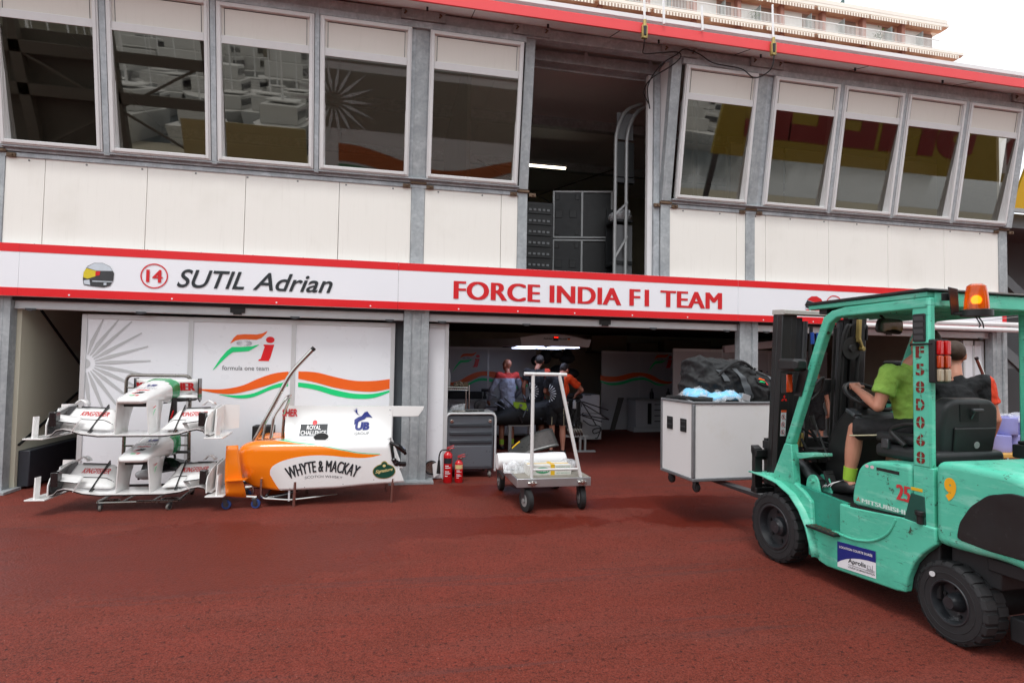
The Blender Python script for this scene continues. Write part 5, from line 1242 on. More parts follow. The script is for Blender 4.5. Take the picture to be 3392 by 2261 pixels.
# rear pillar base with filler recess
m = F(); m.prism(rr_poly([(-1.145, .66), (-1.145, 1.05), (-1.285, 1.05), (-1.285, .575), (-1.20, .60)], .01), 'x', -.492, -.40); pb = fb(m, 'pillar_base', TEAL, bevel=.006)
m = F(); m.prism([(-1.075, .665), (-1.13, .865), (-1.225, .86), (-1.235, .665)], 'x', -.4975, -.480); fb(m, 'filler_recess', mat('shaded_recess_teal', '134b40', .6, 0, .3, 8), pb, bevel=.004)  # shade of the recess is put into this plate's darker teal
m = F(); m.cyl((-.50, -1.20, .68), (-.50, -1.20, .735), .022, n=14); m.cyl((-.50, -1.20, .735), (-.50, -1.20, .765), .032, n=14); fb(m, 'filler_cap', BLACK, pb, bevel=.004)
m = F(); m.box(-.4945, -.4925, -1.21, -1.13, .885, .905); fb(m, 'warning_label', YTAPE, pb)
# counterweight
m = F()
cw = rr_poly([(-1.295, .585), (-1.295, 1.10), (-1.42, 1.115), (-1.75, 1.105), (-1.98, 1.02), (-2.06, .86), (-2.05, .66), (-1.95, .56), (-1.70, .60), (-1.45, .585)], .06, 5)
m.prism(cw, 'x', -.50, .50); cwt = fb(m, 'counterweight', TEAL, bevel=.05, seg=5)
m = F(); m.prism(rr_poly([(-1.435, .655), (-1.455, .76), (-1.52, .87), (-1.62, .96), (-1.75, 1.0), (-1.90, .99), (-1.96, .86), (-1.95, .70), (-1.88, .645), (-1.62, .64)], .03, 3), 'x', -.507, -.49); fb(m, 'side_recess', BLKP, cwt, bevel=.006)
m = F(); text_into(m, '9', lambda u, v: (-.5025, -u, v), 1.362, 1.437, .872, 1.016, bold=.07); fb(m, 'number', mat('yellow_number', 'f0b01e', .4), cwt, smooth=0)
m = F(); m.box(-.40, .40, -1.62, -1.32, .40, .58); m.cyl((-.33, -1.375, .245), (.33, -1.375, .245), .06, n=12); m.box(-.3, .3, -1.46, -1.30, .17, .33); m.box(-.42, .42, -1.95, -1.55, .5, .58); fb(m, 'steer_axle', CAST, bevel=.01)
m = F(); m.box(-.35, .35, -1.75, -1.62, .12, .26); m.cyl((-.1, -1.6, .36), (.45, -1.7, .30), .03, n=10); fb(m, 'tow_frame', CAST, bevel=.01)
# seat
SEATM = mat('black_seat_vinyl', '242628', .5, 0, .15, 8, bump=.1)
m = F(); m.box(-.30, .30, -1.16, -.66, 1.03, 1.13); m.box(-.26, .26, -1.10, -.62, 1.13, 1.215); fb(m, 'seat', SEATM, bevel=.035, seg=3)
m = F(); sb_ = rr_poly([(-.235, 1.07), (-.255, 1.30), (-.235, 1.44), (-.17, 1.49), (.17, 1.49), (.235, 1.44), (.255, 1.30), (.235, 1.07)], .04)
M_ = Matrix.Translation((0.0, -1.02, 0)) @ Matrix.Rotation(R(-5), 4, 'X'); M_ = Matrix.Translation((0, -1.06, 1.07)) @ Matrix.Rotation(R(7), 4, 'X') @ Matrix.Translation((0, 0, -1.07))
m.M = M_; m.prism(sb_, 'y', -.06, .06); bk = fb(m, 'backrest', SEATM, bevel=.03, seg=4)
m = MB(M_); m.prism(rr_poly([(-.14, 1.09), (.20, 1.09), (.22, 1.30), (-.15, 1.30)], .015), 'y', -.075, -.055); fb(m, 'map_pocket', BLACK, bk, bevel=.008)
m = MB(M_); m.prism([(-.10, 1.34), (.06, 1.34), (.05, 1.46), (-.12, 1.46)], 'y', -.064, -.058); fb(m, 'grip_recess', BLACKM, bk)
m = MB(M_); m.bar((-.02, -.07, 1.36), (-.01, -.085, 1.42), .012, .012); m.cbox((0.0, -.09, 1.425), (.09, .03, .022)); fb(m, 'grip_handle', STEEL, bk, bevel=.006)
m = MB(M_); m.cyl((.05, -.076, 1.18), (.05, -.079, 1.18), .024, n=18); fb(m, 'round_badge', ALUM, bk)
m = F(); m.tube(fillet([(-.30, -.92, 1.14), (-.30, -.78, 1.24), (-.29, -.95, 1.30), (-.28, -1.05, 1.28)], .07), .018, 10); fb(m, 'armrest', BLACK)
m = F(); m.box(-.32, -.29, -.80, -.74, 1.10, 1.17); fb(m, 'belt_buckle', STEEL, bevel=.006)
m = F(); m.box(.22, .46, -1.46, -1.25, 1.10, 1.19); m.box(.24, .44, -1.44, -1.27, 1.19, 1.215); fb(m, 'radiator_cover', BLACK, bevel=.01)
# overhead guard
for s in (-1, 1):
    m = F(); P = [(.045, 1.03), (.0, 1.14), (-.32, 1.93), (-.39, 2.08), (-.47, 2.125), (-.60, 2.145), (-1.26, 2.15)]
    Q = [(-.035, 1.03), (-.06, 1.10), (-.385, 1.90), (-.45, 2.03), (-.52, 2.07), (-.60, 2.075), (-1.26, 2.08)]
    m.prism(P+Q[::-1], 'x', s*.500, s*.435); gp = fb(m, 'front_pillar', TEAL, bevel=.010)
    m = F(); m.prism([(.20, .715), (.045, 1.03), (-.035, 1.03), (-.07, .70)], 'x', s*.502, s*.43); fb(m, 'pillar_foot', TEAL, gp, bevel=.008)
    m = F(); m.prism([(-.08, .93), (-.08, .965), (-.27, .985), (-.27, .96), (-.12, .92)], 'x', s*.49, s*.30); fb(m, 'dash_bracket', TEAL, gp, bevel=.004)
    m = F(); m.prism([(-.23, 2.150), (-1.26, 2.150), (-1.26, 2.185), (-.23, 2.185)], 'x', s*.50, s*.44); fb(m, 'roof_beam', TEAL, gp, bevel=.006)
    m = F(); m.prism([(-1.145, 1.045), (-1.27, 1.045), (-1.27, 2.15), (-1.145, 2.15)], 'x', s*.495, s*.445); rp = fb(m, 'rear_pillar', TEAL, bevel=.012)
    if s < 0:
        m = F(); m.prism(rr_poly([(-1.157, 1.86), (-1.157, 2.045), (-1.245, 2.045), (-1.245, 1.86)], .012), 'x', -.503, -.49); v_ = fb(m, 'vent_frame', BLACK, rp, bevel=.003)
        m = F()
        for k in range(4): m.add([(-.5035, -1.167, 1.875+.042*k), (-.5035, -1.235, 1.875+.042*k), (-.508, -1.235, 1.902+.042*k), (-.508, -1.167, 1.902+.042*k)], [(0, 1, 2, 3)])
        fb(m, 'vent_slat', mat('vent_grey', '4b4e50', .5), v_, smooth=0)
        m = F(); zs = [1.745, 1.625, 1.505, 1.385, 1.265, 1.145, 1.06]
        zs = [1.755-.1145*k for k in range(7)]
        for ch, z in zip('F58D068', zs): text_into(m, ch, lambda u, v: (-.4965, -u, v), 1.172, 1.232, z, z+.078, bold=.04)
        fb(m, 'number_stencil', STENC, rp, smooth=0)
        for k, z in enumerate(zs):
            m = F(); m.box(-.4975, -.4967, -1.206, -1.2015, z+.002, z+.076); fb(m, 'stencil_bridge', TEAL, rp, smooth=0)
            if k: m = F(); m.box(-.4978, -.4970, -1.236, -1.168, z+.037, z+.041); fb(m, 'stencil_bridge', TEAL, rp, smooth=0)
m = F(); m.prism([(-.215, 2.188), (-1.285, 2.188), (-1.285, 2.198), (-1.26, 2.208), (-.23, 2.208), (-.20, 2.198)], 'x', -.515, .515); rf = fb(m, 'roof_panel', BLKP, bevel=.004)
m = F()
for k in range(8): m.box(-.385+.105*k, -.360+.105*k, -1.24, -.30, 2.085, 2.112)
fb(m, 'roof_slats', TEAL, rf, bevel=.003)
m = F(); m.box(-.44, .44, -.36, -.28, 2.115, 2.185); fb(m, 'front_cross_beam', BLKP, rf, bevel=.004)
m = F(); m.box(-.445, .445, -1.27, -1.20, 2.09, 2.186); fb(m, 'rear_cross_beam', TEAL, rf, bevel=.008)
m = F(); m.box(-.30, -.18, -.365, -.3601, 2.135, 2.165); fb(m, 'beam_label', SILVER, rf)
# beacon
AMB = NT('amber_lens'); AMB.set(Base_Color='e0660a', Roughness=.12, Transmission_Weight=.6, IOR=1.3, Emission_Color='ff5a00', Emission_Strength=.06, Coat_Weight=.5); AMB = AMB.m
LAMPC = mat('beacon_bulb', 'ffd070', .3, emit='ffb030', estr=6)
bc = Vector((-.30, -1.42, 2.045))
m = F(); m.prism([(-.425, 2.21), (-.345, 2.20), (-.335, 2.05), (-.40, 2.03)], 'y', -1.34, -1.335); m.bar((-.42, -1.29, 2.15), (-.35, -1.335, 2.15), .012, .05); m.box(-.38, -.28, -1.42, -1.335, 2.03, 2.045)
bb = fb(m, 'beacon_bracket', BLKP, bevel=.003)
m = F(); m.lathe([(.02, -.03), (.085, -.025), (.085, .012), (.072, .018)], bc, (0, 0, 1), 24); fb(m, 'beacon_base', BLACK, bb)
m = F(); m.lathe([(.066, .015), (.064, .06), (.058, .12), (.05, .165), (.03, .178), (.001, .18)], bc, (0, 0, 1), 28); fb(m, 'beacon_lens', AMB, bb)
m = F(); m.ell(tuple(bc+Vector((0, 0, .075))), .022, .022, .03, 12, 8); fb(m, 'bulb', LAMPC, bb)
m = F(); m.cyl(tuple(bc+Vector((.0, 0, .018))), tuple(bc+Vector((0, 0, .05))), .03, n=12); fb(m, 'reflector', CHROME, bb)
m = F(); m.tube(bez([(-.31, -1.42, 2.02), (-.30, -1.44, 1.97), (-.32, -1.45, 1.95)]), .004, 6); m.tube(bez([(-.29, -1.42, 2.02), (-.28, -1.44, 1.98), (-.285, -1.45, 1.945)]), .004, 6); fb(m, 'loose_wires', BLACK, bb)
# rear lamp cluster on the pillar
LR = NT('red_lens'); LR.set(Base_Color='a8080a', Roughness=.15, Emission_Color='ff1a10', Emission_Strength=.12, Coat_Weight=.5); LR = LR.m
LA = NT('orange_lens'); LA.set(Base_Color='b43a08', Roughness=.15, Coat_Weight=.5); LA = LA.m
LC = NT('clear_lens'); LC.set(Base_Color='a89880', Roughness=.12, Coat_Weight=.5); LC = LC.m
m = F(); m.prism(rr_poly([(-.515, 1.595), (-.395, 1.595), (-.395, 1.875), (-.515, 1.875)], .012), 'y', -1.318, -1.275); lm = fb(m, 'rear_lamp', BLACK, bevel=.006)
for z0, z1, mt in ((1.775, 1.865, LR), (1.69, 1.77, LA), (1.605, 1.685, LC)):
    for x0, x1 in ((-.50, -.465), (-.445, -.405)):
        m = F(); m.box(x0, x1, -1.342, -1.315, z0, z1); fb(m, 'lens', mt, lm, bevel=.008, seg=3)
m = F(); m.tube([(-.515, -1.30, 1.845), (-.50, -1.14, 1.845)], .007, 6); fb(m, 'strap', BLACK, lm)
# front lamps and mirror on the front pillars
for s in (-1, 1):
    z0 = 1.60
    m = F(); m.prism([(-.16, 1.44), (-.24, 1.66), (-.16, 1.72), (-.08, 1.44)], 'x', s*.512, s*.505) if s < 0 else m.prism([(-.16, 1.44), (-.24, 1.66), (-.16, 1.72), (-.08, 1.44)], 'x', .505, .512); lb = fb(m, 'lamp_bracket', BLKP, bevel=.003)
    m = F(); m.loft([[(s*.55+dx*.075*k, yy, 1.70+dz*.055*k) for dx, dz in ((-1, -.7), (-.7, -1), (.7, -1), (1, -.7), (1, .7), (.7, 1), (-.7, 1), (-1, .7))] for yy, k in ((-.22, .55), (-.19, .9), (-.06, 1), (-.02, .96))]); fb(m, 'work_lamp', BLACK, lb, bevel=.006)
    m = F(); m.box(s*.55-.06, s*.55+.06, -.02, -.014, 1.66, 1.74); fb(m, 'lamp_glass', LC, lb)
    m = F(); m.box(min(s*.53, s*.60), max(s*.53, s*.60), -.10, -.03, 1.46, 1.63); fb(m, 'indicator_body', BLACK, lb, bevel=.006)
    m = F(); m.box(s*.58-.028, s*.58+.028, -.115, -.10, 1.47, 1.62); fb(m, 'indicator_lens', LA, lb, bevel=.006)
m = F(); m.tube(bez([(-.47, -.28, 1.55), (-.42, -.30, 1.60), (-.40, -.25, 1.50), (-.44, -.2, 1.42)]), .012, 8); fb(m, 'pillar_grip', BLACK)
m = F(); m.M = Matrix.Translation((-.20, -.72, 2.00)) @ Matrix.Rotation(R(8), 4, 'Z'); m.prism(rr_poly([(-.17, -.05), (.12, -.06), (.13, .055), (-.14, .055)], .04), 'y', -.012, .012); mr = fb(m, 'rear_view_mirror', BLACK, bevel=.008)
m = F(); m.M = Matrix.Translation((-.20, -.72, 2.00)) @ Matrix.Rotation(R(8), 4, 'Z'); m.prism(rr_poly([(-.155, -.04), (.11, -.05), (.118, .045), (-.13, .045)], .035), 'y', -.0165, -.0125); fb(m, 'mirror_glass', mat('mirror_glass', '6a5e58', .06, .9), mr, smooth=0)
m = F(); m.tube([(-.20, -.71, 2.0), (-.2, -.60, 2.13)], .01, 6); fb(m, 'mirror_stem', BLACK, mr)
# dash, steering wheel, levers, pedals
m = F(); m.prism(rr_poly([(-.10, .66), (-.34, .66), (-.36, .90), (-.46, 1.16), (-.44, 1.30), (-.30, 1.36), (-.14, 1.16), (-.06, .9)], .03), 'x', -.20, .20); ds = fb(m, 'dashboard', BLACK, bevel=.03, seg=3)
m = F(); m.prism([(-.455, 1.18), (-.445, 1.285), (-.35, 1.335), (-.34, 1.31), (-.435, 1.27)], 'x', -.215, -.15); m.cbox((-.19, -.37, 1.325), (.08, .10, .025), (R(25), 0, 0)); fb(m, 'instrument_panel', mat('instrument_glass', '4a4e52', .12), ds, bevel=.006)
m = F(); m.cbox((-.16, -.455, 1.27), (.05, .02, .03), (R(20), 0, 0)); fb(m, 'yellow_switch', YTAPE, ds, bevel=.004)
wc = Vector((-.03, -.36, 1.455)); wn = Vector((0, -.52, .85)).normalized(); wu_ = Vector((1, 0, 0)); wv_ = wn.cross(wu_)
m = F(); m.tube([wc+(wu_*math.cos(a)+wv_*math.sin(a))*.185 for a in [2*PI*i/40 for i in range(40)]], .017, 10, closed=True)
for a in (R(90), R(210), R(330)): m.tube([wc-wn*.03, wc+(wu_*math.cos(a)+wv_*math.sin(a))*.18], .012, 8)
m.cyl(wc-wn*.05, wc-wn*.01, .05, n=16); sw = fb(m, 'steering_wheel', BLACK)
m = F(); m.cyl(wc-wn*.05, wc-wn*.26, .035, n=14); m.tube([wc-wn*.08+Vector((.04, 0, 0)), wc-wn*.1+Vector((.16, -.06, .0))], .009, 8); fb(m, 'steering_column', BLACK, sw)
m = F(); m.cyl((-.27, -.20, .92), (-.31, -.08, 1.22), .009, n=8); m.tube([(-.31, -.08, 1.20), (-.32, -.06, 1.27)], [.018, .022], 10); fb(m, 'parking_lever', BLACK)
for k in range(3):
    m = F(); m.cyl((.24+.05*k, -.30, 1.2), (.25+.05*k, -.42, 1.42), .008, n=8); m.ell((.25+.05*k, -.43, 1.44), .016, .016, .022, 10, 7); fb(m, 'hydraulic_lever', BLACK)
for x in (-.28, -.12):
    m = F(); m.cbox((x, -.22, .77), (.09, .02, .13), (R(-25), 0, 0)); m.bar((x, -.19, .74), (x, -.10, .66), .02, .02)
    for q in range(4): m.cbox((x, -.232+.006*q, .735+.024*q), (.085, .008, .008), (R(-25), 0, 0))
    fb(m, 'pedal', RUBBER, bevel=.004)
m = F()
for k in range(14):
    rr_ = random.Random(k); m.tube(bez([(rr_.uniform(-.3, .25), -.08, .68), (rr_.uniform(-.35, .3), .0, rr_.uniform(.75, .95)), (rr_.uniform(-.35, .35), .08, rr_.uniform(.9, 1.2))], 5), .012, 6)
m.box(-.30, -.12, -.10, .02, .88, .99); m.box(-.42, .42, .0, .06, .66, .86); fb(m, 'hoses', BLACKM, bevel=0)
# mast: tilted back
MT = Matrix.Translation((0, .30, .1)) @ Matrix.Rotation(R(3.5), 4, 'X') @ Matrix.Translation((0, -.30, -.1))
mast = fb(MB(MT).box(-.36, .36, .27, .31, .16, .26), 'mast', BLKP, bevel=.006)
for s in (-1, 1):
    m = MB(MT); m.box(min(s*.455, s*.355), max(s*.455, s*.355), .245, .31, .62, 2.15); m.box(min(s*.375, s*.30), max(s*.375, s*.30), .25, .36, .12, 2.15); m.box(min(s*.455, s*.33), max(s*.455, s*.33), .31, .37, .62, 2.15); fb(m, 'outer_rail', BLKP, mast, bevel=.005)
    m = MB(MT); m.box(min(s*.29, s*.225), max(s*.29, s*.225), .27, .36, .15, 2.13); fb(m, 'inner_rail', CAST, mast, bevel=.004)
    m = MB(MT); m.cyl((s*.19, .285, .2), (s*.19, .285, 2.10), .028, n=14); fb(m, 'lift_cylinder', STEEL, mast)
    m = MB(MT); m.bar((s*.13, .27, .3), (s*.13, .27, 2.05), .03, .012, up=(0, 1, 0)); fb(m, 'lift_chain', mat('oily_chain', '3a3a3a', .5, .6, .4, 60, bump=.6, bscale=90), mast)
m = MB(MT); m.box(-.46, .50, .22, .38, 2.15, 2.195); m.box(-.46, .50, .21, .225, 2.155, 2.192); fb(m, 'top_crosshead', mat('grey_crosshead_paint', 'b9b8b2', .5, 0, .1, 6, grime=.3), mast, bevel=.004)
for z0, z1 in ((1.46, 1.58), (.95, 1.05)): m = MB(MT); m.box(-.37, .37, .28, .33, z0, z1); fb(m, 'cross_member', BLKP, mast, bevel=.006)
m = MB(MT); m.lathe([(.03, -.02), (.10, -.02), (.105, 0), (.10, .02), (.03, .02)], (.235, .20, 1.87), (0, 1, 0), 26); m.lathe([(.0, -.035), (.03, -.035), (.035, -.02)], (.235, .20, 1.87), (0, 1, 0), 14); fb(m, 'hose_reel', BLACK, mast)
m = MB(MT)
for x in (.13, .16, .33): m.tube(bez([(x, .22, .7), (x, .21, 1.4), (x+.01, .2, 1.9), (x+.06, .19, 2.08), (x+.1, .22, 1.95)], 6), .013, 8)
m.box(.30, .34, .16, .22, 1.90, 2.1); fb(m, 'mast_hoses', RUBBER, mast)
m = MB(MT); m.box(.28, .305, .15, .19, 1.93, 2.13); m.bar((.29, .16, 1.96), (.33, .16, 1.87), .03, .02); m.cyl((.33, .14, 1.87), (.33, .19, 1.87), .02, n=12); fb(m, 'brass_lug', BRASS, mast, bevel=.003)
m = MB(MT); m.tube([(-.18, .2, 2.0), (-.17, .2, 1.9)], .016, 8); m.tube([(-.12, .2, 2.0), (-.11, .2, 1.9)], .016, 8); fb(m, 'blue_fitting', mat('blue_fitting', '2450a8', .4), mast)
m = MB(MT); tri_emblem(m, lambda u, v: (-.405-u*1.0*-1, .2435, 1.405+v), .038); fb(m, 'emblem', REDE, mast, smooth=0)
m = MB(MT); m.box(-.432, -.378, .2425, .2445, 1.075, 1.30); sk = fb(m, 'safety_label', PANELW, mast)
m = MB(MT); m.box(-.432, -.378, .2415, .2424, 1.285, 1.305); fb(m, 'label_header', mat('orange_label', 'e8571c', .5), sk)
m = MB(MT)
for k in range(3):
    z = 1.245-.068*k; n = 20; cs = [2*PI*i/n for i in range(n+1)]
    m.strip([(-.408+.018*math.cos(a), .2415, z+.022*math.sin(a)) for a in cs], [(-.408+.014*math.cos(a), .2415, z+.018*math.sin(a)) for a in cs])
    m.bar((-.421, .2415, z+.016), (-.395, .2415, z-.016), .003, .001, up=(0, 1, 0))
fb(m, 'prohibition_ring', RED, sk, smooth=0)
m = MB(MT)
for k in range(3): z = 1.245-.068*k; m.ell((-.408, .2412, z+.008), .004, .0006, .005, 8, 5); m.cbox((-.408, .2412, z-.004), (.007, .001, .014)); m.cyl((-.388, .2412, z-.022), (-.388, .2408, z-.022), .005, n=10)
fb(m, 'pictogram', DARKTXT, sk, smooth=0)
for z in (.88, .93):
    pass
m = MB(MT)
for x in (-.25, -.21): m.cyl((x, .23, .98), (x, .23, 1.10), .013, n=10); m.cyl((x, .23, 1.03), (x, .23, 1.06), .017, n=6)
fb(m, 'hose_coupling', BRASS, mast)
# carriage and forks
m = F(); m.prism(rr_poly([(.38, .55), (.38, .93), (.44, .96), (.44, .90), (.425, .87), (.425, .60), (.44, .57), (.44, .53)], .01), 'x', -.54, -.46); m.box(-.54, -.36, .36, .42, .86, .92); m.box(-.54, -.36, .36, .42, .53, .58); m.box(-.40, -.36, .40, .44, .53, 1.02); m.box(-.50, .50, .42, .46, .82, .90); m.box(-.50, .50, .42, .46, .52, .60); ca = fb(m, 'carriage', BLKP, bevel=.006)
m = F(); m.cyl((-.42, .36, .96), (-.36, .36, .96), .04, n=14); m.box(-.43, -.38, .34, .42, .93, 1.0); fb(m, 'side_shift_roller', CAST, ca, bevel=.003)
m = F(); m.ell((-.36, .30, .93), .03, .03, .03, 12, 8); fb(m, 'white_knob', PANELW, ca)
for s in (-1, 1):
    m = F(); m.prism([(.46, .42), (.46, .92), (.50, .92), (.50, .465), (1.60, .440), (1.60, .425)], 'x', s*.28-.055, s*.28+.055); fb(m, 'fork', STEEL, bevel=.004)
# hire sticker on the side
m = F(); SX = -.5035
def sq(u, v, off=0): return (SX-off, -(.525+.34*u), .178+.03*u*1.0+v*.19)
m.poly([sq(0, 0), sq(1, 0), sq(1, 1), sq(0, 1)]); hs_ = fb(m, 'hire_sticker', PANELW, smooth=0)
m = F(); AR = [(0, .16), (.10, .28), (.25, .40), (.42, .49), (.60, .55), (.80, .58), (1, .585)]
m.strip([sq(u, 1, .001) for u, v in AR], [sq(u, v, .001) for u, v in AR]); fb(m, 'blue_field', NAVY, hs_, smooth=0)
m = F(); text_into(m, 'LOCATION COURTE DURÉE', lambda u, v: sq(u, v, .002), .06, .92, .76, .87, bold=.02); fb(m, 'lettering', WHITE, hs_, smooth=0)
m = F(); text_into(m, 'Aprolis', lambda u, v: sq(u, v, .002), .30, .76, .24, .46, bold=.02); text_into(m, 'LOUEUR DE MANUTENTION', lambda u, v: sq(u, v, .002), .30, .97, .09, .16, bold=.01)
m.poly([sq(.30, .205, .002), (sq(.97, .195, .002)), sq(.97, .21, .002), sq(.30, .22, .002)]); fb(m, 'lettering', DARKTXT, hs_, smooth=0)
m = F()
for P in ([(.79, .26), (.80, .40), (.86, .40), (.88, .28)], [(.92, .23), (.92, .45)], [(.92, .25), (.98, .25)], [(.78, .27), (.90, .27)]):
    m.tube([sq(a, b, .002) for a, b in P], .0012, 4)
for a in (.81, .88): m.tube([sq(a+.025*math.cos(q), .25+.04*math.sin(q), .002) for q in [2*PI*i/12 for i in range(12)]], .001, 4, closed=True)
fb(m, 'truck_drawing', DGREYP, hs_, smooth=0)

# ------------------------------------------------------------------ load on the forks
CASEW = NT('worn_white_case')
_b = CASEW.noise(2, 4); _s = CASEW.ramp(CASEW.noise(10, 8, .75, CASEW.map((.8, 1, 7))), [(.685, 0), (.72, .8)]); _d = CASEW.ramp(CASEW.noise(3, 6, .7), [(.55, 0), (.8, .25)])
_c = CASEW.mix(_d, CASEW.mix(_b, 'dededd', 'e8e8e8'), 'c3b79e'); _c = CASEW.mix(_s, _c, '5a5a58')
CASEW.set(Base_Color=_c, Roughness=.4); CASEW = CASEW.m
def fw(m, n, mt, p, **k): return m.build(n, mt, p, **k)
def W(): return MB(FM)
t = thing('flight_case', 'large open white flight case with grey metal edges on the forks', 'flight case', FM @ Vector((-.1, 1.5, .48)), FR)
cx0, cx1, cy0, cy1, cz0, cz1 = -.70, .50, 1.15, 1.83, .475, 1.305
m = W(); m.box(cx0+.012, cx1-.012, cy0+.012, cy0+.03, cz0+.012, cz1-.01); m.box(cx0+.012, cx1-.012, cy1-.03, cy1-.012, cz0+.012, cz1-.01); m.box(cx0+.012, cx0+.03, cy0+.03, cy1-.03, cz0+.012, cz1-.01); m.box(cx1-.03, cx1-.012, cy0+.03, cy1-.03, cz0+.012, cz1-.01); m.box(cx0+.03, cx1-.03, cy0+.03, cy1-.03, cz0+.02, cz1-.12)
fw(m, 'case_body', CASEW, t)
m = W(); e = .035
for x in (cx0, cx1-e):
    for y in (cy0, cy1-e): m.box(x, x+e, y, y+e, cz0+e, cz1-.028)
for z, hh in ((cz0, e), (cz1-.028, .028)):
    for y in (cy0, cy1-e): m.box(cx0, cx1, y, y+e, z, z+hh)
    for x in (cx0, cx1-e): m.box(x, x+e, cy0+e, cy1-e, z, z+hh)
fw(m, 'edge_trim', mat('worn_grey_trim', '85878a', .4, .4, .2, 10, grime=.3), t, bevel=.008, seg=3)
for y in (1.35, 1.63):
    m = W(); m.box(cx0+.003, cx0+.012, y-.06, y+.06, .97, 1.11); h2 = fw(m, 'recessed_handle', BLACK, t, bevel=.006)
    m = W(); m.box(cx0-.001, cx0+.003, y-.05, y+.05, 1.02, 1.035); m.box(cx0-.001, cx0+.003, y-.05, y+.05, 1.075, 1.09); fw(m, 'grip', STEEL, h2, bevel=.003)
for x, y in ((cx0+.10, cy0+.09), (cx0+.10, cy1-.09), (cx1-.1, cy0+.09), (cx1-.1, cy1-.09)):
    p = FM @ Vector((x, y, 0)); o = castor(t, p.x, p.y, .05, .125, .03, rim=STEEL, tyre=BLACK, rot=FR+.2)
    o.location = Vector((0, 0, .475-.125)) ; o.matrix_parent_inverse = world_of(t).inverted()
BAGM = mat('black_bag_cloth', '1e2022', .7, 0, .2, 10, bump=.25, bscale=26); BAGG = mat('grey_bag_trim', '5b6064', .6, 0, .1, 10, bump=.1)
t = thing('kit_bag', 'large black and grey kit bag lying on the open flight case', 'bag', FM @ Vector((.1, 1.5, 1.3)), FR)
m = W(); P = []
for k in range(17):
    u = k/16; x = -.50+1.08*u; e = min(1, (min(u, 1-u)/.10))**.5 if min(u, 1-u) < .10 else 1
    hz = (.25-.07*u+.02*math.sin(5*u)) * (.45+.55*e); hy = .24*(.5+.5*e); cz = 1.27+hz*.95+.02*(1-u); r = []
    for i in range(24):
        a = 2*PI*i/24; p = 3; ca, sa = math.cos(a), math.sin(a)
        yy = hy*math.copysign(abs(ca)**(2/p), ca); zz_ = hz*math.copysign(abs(sa)**(2/p), sa)
        q = Vector((x*6, yy*7, zz_*7)); r.append((x+.03*mnoise.noise(q)-.12*(zz_/.25), 1.53+yy+.05*mnoise.noise(q*1.7+Vector((3, 0, 0))), cz+zz_+.045*mnoise.noise(q*1.3+Vector((0, 7, 0)))))
    P.append(r)
m.loft(P); main = m
bm_ = MB(); bm_.v = [tuple(FM.inverted() @ Vector(v)) for v in m.v]; bm_.f = list(m.f); bm_.m = list(m.m)
for c, r, e in (((-.30, 1.36, 1.46), (.20, .12, .15), (0, .3, .1)), ((-.12, 1.50, 1.68), (.28, .18, .075), (.1, -.08, .1)), ((.18, 1.30, 1.44), (.17, .08, .13), (0, .3, 0)), ((.38, 1.40, 1.42), (.15, .16, .12), (0, .35, 0)), ((-.46, 1.55, 1.44), (.12, .22, .13), (0, 0, 0))): bm_.ell(c, *r, 18, 12, rot=e)
bgo = bm_.build('bag_body', BAGM, None, smooth=0); rm = bgo.modifiers.new('remesh', 'REMESH'); rm.mode = 'VOXEL'; rm.voxel_size = .013; sm_ = bgo.modifiers.new('smooth', 'SMOOTH'); sm_.iterations = 2
me = bpy.data.meshes.new_from_object(bgo.evaluated_get(bpy.context.evaluated_depsgraph_get())); bgo.modifiers.clear(); bgo.data = me; me.name = 'bag_body'; me.materials.clear(); me.materials.append(BAGM)
co = [v.co.copy() for v in me.vertices]; no = [v.normal.copy() for v in me.vertices]
def crease(p):
    q = Vector((p.x+p.z*.8, p.y, p.z-p.x*.3)); return .020*(1-2.4*abs(mnoise.noise(Vector((q.x*7, q.y*4, q.z*9)))))+.010*(1-2*abs(mnoise.noise(q*15+Vector((4, 1, 7)))))-.012
co = [FM @ (c+n*crease(c)) for c, n in zip(co, no)]; bgo.parent = t; bgo.matrix_parent_inverse = world_of(t).inverted(); me.vertices.foreach_set('co', [q for c in co for q in c]); me.polygons.foreach_set('use_smooth', [True]*len(me.polygons)); me.update()
BGV = BVHTree.FromPolygons(co, [tuple(p.vertices) for p in me.polygons])
FMi = FM.inverted()
def onbag(u, v, off=.008):
    a = FM @ Vector((u, 0, v)); d = (FM.to_3x3() @ Vector((0, 1, -.0))).normalized(); h = BGV.ray_cast(a, d)
    p = h[0] if h[0] else FM @ Vector((u, 1.33, v)); return tuple(p-d*off)
for pts, w_ in (([(-.10, 1.66), (-.02, 1.55), (.03, 1.42), (.10, 1.30)], .035), ([(.36, 1.58), (.40, 1.45), (.42, 1.30)], .022), ([(-.30, 1.64), (-.25, 1.58), (-.22, 1.52)], .04)):
    q = bez([(a, 0, b) for a, b in pts], 6); m = MB(); m.strip([onbag(a-w_, b, .016) for a, _, b in q], [onbag(a+w_, b, .016) for a, _, b in q]); fw(m, 'grey_strap', BAGG, t, smooth=60)
m = MB(); text_into(m, 'alpinestars', lambda u, v: onbag(u+.0, v-.42*(u-.18), .016), .06, .36, 1.625, 1.675, bold=.03); fw(m, 'lettering', GRYCASE, t, smooth=0)
m = MB(); m.poly([onbag(a, b, .018) for a, b in ((.13, 1.57), (.28, 1.525), (.30, 1.46), (.14, 1.50))]); fw(m, 'logo_patch', BLACKM, t, smooth=0)
m = MB(); m.poly([onbag(a, b, .024) for a, b in ((.15, 1.545), (.17, 1.56), (.23, 1.54), (.22, 1.53))]); fw(m, 'orange_mark', ORANGE, t, smooth=0)
